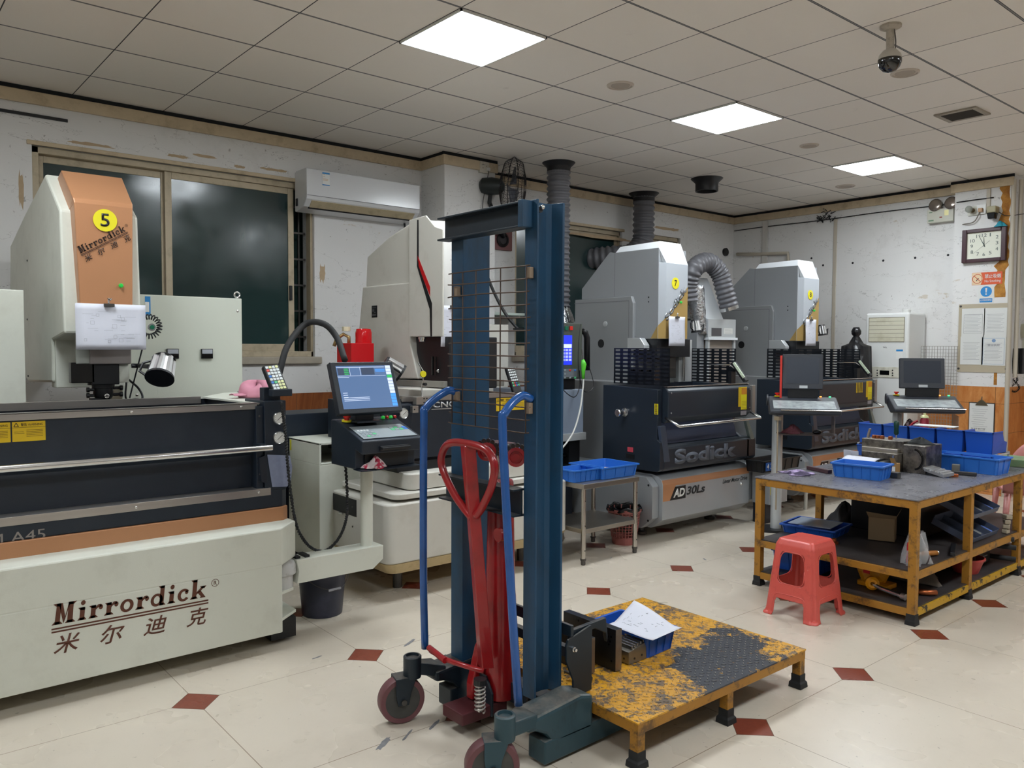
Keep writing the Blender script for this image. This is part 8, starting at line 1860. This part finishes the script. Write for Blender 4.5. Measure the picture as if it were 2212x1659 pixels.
# TCL floor air conditioner
fa_ = thing('floor_air_conditioner', 'tall white floor-standing air conditioner against the far wall', 'air conditioner', (-4.3, 8.6, 0))
yf = 8.62; ACW2 = P('white cabinet plastic', 'dfe0de', .3)
a = PY(1870, 680, yf); b = PY(1964, 676, yf); zt = PY(1870, 677, yf).z
XA, XB = a.x, b.x
MB().box((XA, yf, .02), (XB, YW-.02, zt)).build('cabinet', ACW2, fa_, bevel=.025, seg=4)
MB().box((XA+.05, yf+.05, 0), (XB-.05, YW-.05, .03)).build('plinth', BLACK, fa_)
g0, g1 = PY(1878, 687, yf), PY(1953, 738, yf); gr = MB().box((g0.x, yf-.004, g1.z), (g1.x, yf, g0.z)).build('louver_panel', P('yellowed louver', 'd0ccb8', .45, dirt='a89f80', damt=.5, dscale=8), fa_, bevel=.003)
mb = MB()
for i in range(6): z_ = g1.z+(g0.z-g1.z)*i/6; mb.box((g0.x, yf-.0055, z_), (g1.x, yf-.004, z_+.004))
mb.build('louver_gap', P('louver gap', '8f8a78', .6), gr)
mb = MB(); 
for e0, e1 in (((g0.x, g0.z), (g1.x, g0.z)), ((g1.x, g0.z), (g1.x, g1.z)), ((g1.x, g1.z), (g0.x, g1.z)), ((g0.x, g1.z), (g0.x, g0.z))): mb.tube([(e0[0], yf-.003, e0[1]), (e1[0], yf-.003, e1[1])], .004, 4)
mb.build('panel_outline', P('louver gap', '8f8a78', .6), fa_)
p_ = PY(1907, 752, yf); text('maker_lettering', 'TCL', INK, fa_, (p_.x, yf, p_.z), RX_, UPZ, .045, .016, bold=.02)
p0, p1 = PY(1876, 792, yf), PY(1950, 817, yf); pn = MB().box((p0.x, yf-.006, p1.z), (p1.x, yf, p0.z)).build('control_panel', P('yellowed panel', 'd5d2c4', .4, dirt='9c9276', damt=.5, dscale=20), fa_, bevel=.004)
p0, p1 = PY(1901, 800, yf), PY(1921, 810, yf); MB().box((p0.x, yf-.008, p1.z), (p1.x, yf-.006, p0.z)).build('display', BLACKG, pn)
for u in (1895, 1928):
    for v in (800, 806, 811): q_ = PY(u, v, yf-.006); MB().cyl((q_.x, yf-.0075, q_.z), (q_.x, yf-.006, q_.z), .008, n=10).build('button', BLACK, pn)
MB().box((XA+.003, yf-.001, PY(1900, 804, yf).z-.05), (XB-.003, yf, PY(1900, 804, yf).z-.047)).build('panel_seam', P('louver gap', '8f8a78', .6), fa_)
p0, p1 = PY(1936, 755, yf), PY(1950, 776, yf); l_ = MB().box((p0.x, yf-.001, p1.z), (p1.x, yf, p0.z)).build('energy_label', PAPERW, fa_); MB().box((p0.x, yf-.0015, p0.z-.02), (p1.x, yf-.001, p0.z)).build('label_header', BLUES, l_)
MB().lathe([(.04, 0), (.045, .03), (.02, .035)], (XB-.08, yf+.12, zt), (0,0,1), 14).build('knob', WHITE, fa_, smooth=True)
# wire grid leaning by the AC
gy_ = YW-.16; ga, gb_ = PY(1990, 748, gy_), PY(2066, 930, gy_)
gm = thing('wire_grid_panel', 'pale wire grid panel against the far wall between air conditioner and pillar', 'grid', (-3.9, gy_, .6))
mb = MB(); nx_ = int((gb_.x-ga.x)/.028)
for i in range(nx_+1): x_ = ga.x+i*.028; mb.box((x_-.0018, gy_-.0018, .25), (x_+.0018, gy_+.0018, ga.z))
for j in range(int((ga.z-.25)/.035)+1): z_ = ga.z-j*.035; mb.box((ga.x, gy_-.0035, z_-.0018), (gb_.x, gy_+.0, z_+.0018))
mb.build('wire_grid', P('grey wire', '9c9890', .45, .5), gm); MB().box((ga.x, gy_-.02, 0), (ga.x+.02, gy_+.02, .26)).box((gb_.x-.02, gy_-.02, 0), (gb_.x, gy_+.02, .26)).build('stand', DSTEEL, gm)
# black draped bag on a stand between machine 8 and the AC
dg_ = thing('covered_stand', 'tall thing draped in a black plastic bag behind machine 8', 'covered stand', (-4.6, 8.3, 0))
yb_ = 8.40; top_ = PY(1850, 707, yb_); nk = PY(1850, 722, yb_); lw, rw = PY(1826, 752, yb_), PY(1866, 752, yb_)
rings = []
prof = [(.03, top_.z), (.048, top_.z-.04), (.045, nk.z+.0), (.028, nk.z-.02), (.07, nk.z-.10), (.14, lw.z+.02), (.16, lw.z-.15), (.17, .9), (.18, .35), (.19, .0)]
for r_, z_ in prof: rings.append([(top_.x+.0+r_*math.cos(2*PI*i/28)*(1+.10*math.sin(i*3.3+z_*9)), yb_+r_*math.sin(2*PI*i/28)*(1+.10*math.sin(i*2.1+z_*7)), z_) for i in range(28)])
MB().loft(rings).build('bag_cover', P('black drape film', '17171a', .3, bump=.6, bscale=14), dg_, smooth='all')
# far right recess: switch box, wall phone, small lamp
ys = YW+.35
sb = thing('switch_cabinet', 'white steel box cut off by the right picture edge above the phone', 'box', (-2.75, ys, 2.2))
a, b = PY(2204, 500, ys-.12), PY(2204, 645, ys-.12); MB().box((a.x, ys-.12, b.z), (a.x+.5, ys, a.z+.05)).build('box_body', WHITE, sb, bevel=.004)
ph = thing('door_phone', 'black wall phone handset with a curly cord at the right picture edge', 'phone', (-2.85, yw, 1.6))
yp = YW+.10; c_ = PY(2197, 780, yp)
MB().box((c_.x-.05, yp-.02, c_.z-.13), (c_.x+.06, yp+.04, c_.z+.13)).build('wall_cradle', BLACK, ph, bevel=.008)
MB().loft([[(c_.x-.045, yp-.05, c_.z-.13), (c_.x+.035, yp-.05, c_.z-.13), (c_.x+.035, yp-.02, c_.z-.13), (c_.x-.045, yp-.02, c_.z-.13)], [(c_.x-.04, yp-.065, c_.z), (c_.x+.03, yp-.065, c_.z), (c_.x+.03, yp-.02, c_.z), (c_.x-.04, yp-.02, c_.z)], [(c_.x-.045, yp-.055, c_.z+.13), (c_.x+.035, yp-.055, c_.z+.13), (c_.x+.035, yp-.02, c_.z+.13), (c_.x-.045, yp-.02, c_.z+.13)]]).build('handset', BLACKG, ph, bevel=.01)
coil([(c_.x, yp-.03, c_.z-.13), (c_.x+.02, yp-.04, c_.z-.20), (c_.x-.04, yp-.04, c_.z-.27), (c_.x+.0, yp-.04, c_.z-.31), (c_.x+.04, yp-.04, c_.z-.26), (c_.x-.02, yp-.03, c_.z-.18)], 'curly_cord', ph, .008, .004, 30)
e2 = thing('emergency_light', 'second emergency light, partly visible at the right picture edge above the phone', 'emergency light', (-2.75, ys, 1.9))
p_ = PY(2210, 715, ys-.11); MB().lathe([(.03, .06), (.06, .03), (.075, 0), (.04, -.012)], p_, (.3, 1, 0), 20).build('lamp_head', P('pale reflector', 'c0bca8', .3, .4), e2, smooth=True)
MB().box((PY(2203, 740, ys).x, ys-.06, PY(2203, 760, ys).z), (PY(2203, 740, ys).x+.35, ys, PY(2203, 733, ys).z)).build('battery_box', EW, e2, bevel=.006)
# pillar base for the wood look edge: brown side tile at far right is part of wall_far

# ---------------------------------------------------------------- ceiling fittings
dc_ = thing('ceiling_camera', 'black dome camera on a white stem hanging from the ceiling at upper right', 'camera', (0,0,0))
c0 = PZ(1924, 55, CZ); c0.z = CZ
MB().lathe([(.055, 0), (.055, -.012), (.04, -.02), (.022, -.025), (.020, -.13), (.014, -.15), (.010, -.20)], c0, (0,0,1), 20).build('mount_stem', P('dusty ivory mount', 'b9b0a2', .5, dirt='6e655a', damt=.5, dscale=30), dc_, smooth=True)
cc = PY(1917, 132, c0.y); cc.x = c0.x; r_ = .058
MB().lathe([(.012, .062), (.035, .052), (.055, .028), (.060, .005)], cc, (0,0,1), 24).build('dome_cap', P('ivory dome cap', 'b8b2a8', .4), dc_, smooth=True)
MB().lathe([(.060, .005), (.060, -.012), (.052, -.035), (.034, -.054), (.010, -.063), (.001, -.064)], cc, (0,0,1), 24).build('dome_glass', P('dome black', '08090a', .08, spec=.9), dc_, smooth=True)
MB().tube(bezier([c0+Vector((.02,0,-.02)), c0+Vector((.03,-.0,-.10)), c0+Vector((.02,0,-.17)), cc+Vector((.01,0,.06))], 14), .003, 5).build('cable', DSTEEL, dc_)
dc_.location = (0,0,0)
SPK = P('ceiling disc white', 'c9bfb2', .6)
for (u, v, lb, cat, r_) in ((1955, 157, 'round white ceiling disc right of the dome camera', 'ceiling disc', .085), (1340, 184, 'round ceiling disc right of the nearest lit panel', 'ceiling disc', .09), (1748, 314, 'round ceiling disc between the middle and farthest lit panels', 'ceiling disc', .08), (1826, 402, 'round ceiling disc below the farthest lit panel', 'ceiling disc', .10)):
    p_ = PZ(u, v, CZ); t = thing('ceiling_disc', lb, cat, (p_.x, p_.y, CZ))
    MB().lathe([(r_, 0), (r_*.98, -.006), (r_*.86, -.010), (r_*.84, -.003), (r_*.5, -.004), (.001, -.004)], (p_.x, p_.y, CZ), (0,0,1), 32).build('disc', SPK, t, smooth=True)
    MB().lathe([(r_*.70, -.0035), (r_*.68, -.006), (.001, -.006)], (p_.x, p_.y, CZ), (0,0,1), 28).build('grille', P('grille beige', 'b0a598', .7), t)
a = [PZ(u, v, CZ) for u, v in ((2010, 249), (2112, 226), (2147, 243), (2050, 264))]
vt = thing('air_vent', 'dark slatted square air vent in the ceiling near the right edge', 'vent', a[0])
xs_ = [p_.x for p_ in a]; ys_ = [p_.y for p_ in a]; x0, x1, y0, y1 = min(xs_)+.02, max(xs_)-.02, min(ys_)+.02, max(ys_)-.02
mb = MB(); f_ = .035
mb.box((x0, y0, CZ-.012), (x0+f_, y1, CZ)).box((x1-f_, y0, CZ-.012), (x1, y1, CZ)).box((x0+f_, y0, CZ-.012), (x1-f_, y0+f_, CZ)).box((x0+f_, y1-f_, CZ-.012), (x1-f_, y1, CZ)).build('vent_frame', P('dusty vent frame', 'a39a8c', .6, dirt='6b6358', damt=.5, dscale=20), vt, bevel=.003)
MB().box((x0+f_, y0+f_, CZ-.004), (x1-f_, y1-f_, CZ-.001)).build('vent_opening', BLACK, vt)
n_ = 9
for i in range(n_): y_ = y0+f_+(y1-y0-2*f_)*(i+.5)/n_; MB().ext([(x0+f_, y_-.008, CZ-.004), (x0+f_, y_+.006, CZ-.013), (x0+f_, y_+.008, CZ-.012), (x0+f_, y_-.006, CZ-.003)], (x1-x0-2*f_, 0, 0)).build('slat', P('dark slat', '3e3a34', .6), vt)
# a paler ceiling tile around the second disc
pt2 = (-4.5905+1.2, 2.4837+.6*3)
tag(MB().box((-3.3905+.004, 4.2837-.6*1+.004+.6*0, CZ-.0015), (-3.3905+.596, 4.2837-.6+.596, CZ-.0005)).build('pale_ceiling_tile', P('pale tile', 'c6c3c0', .6, var=.04, scale=6, dirt='6b6660', damt=.3, dscale=5)), 'paler replacement tile right of the nearest lit panel', 'ceiling tile') if False else None
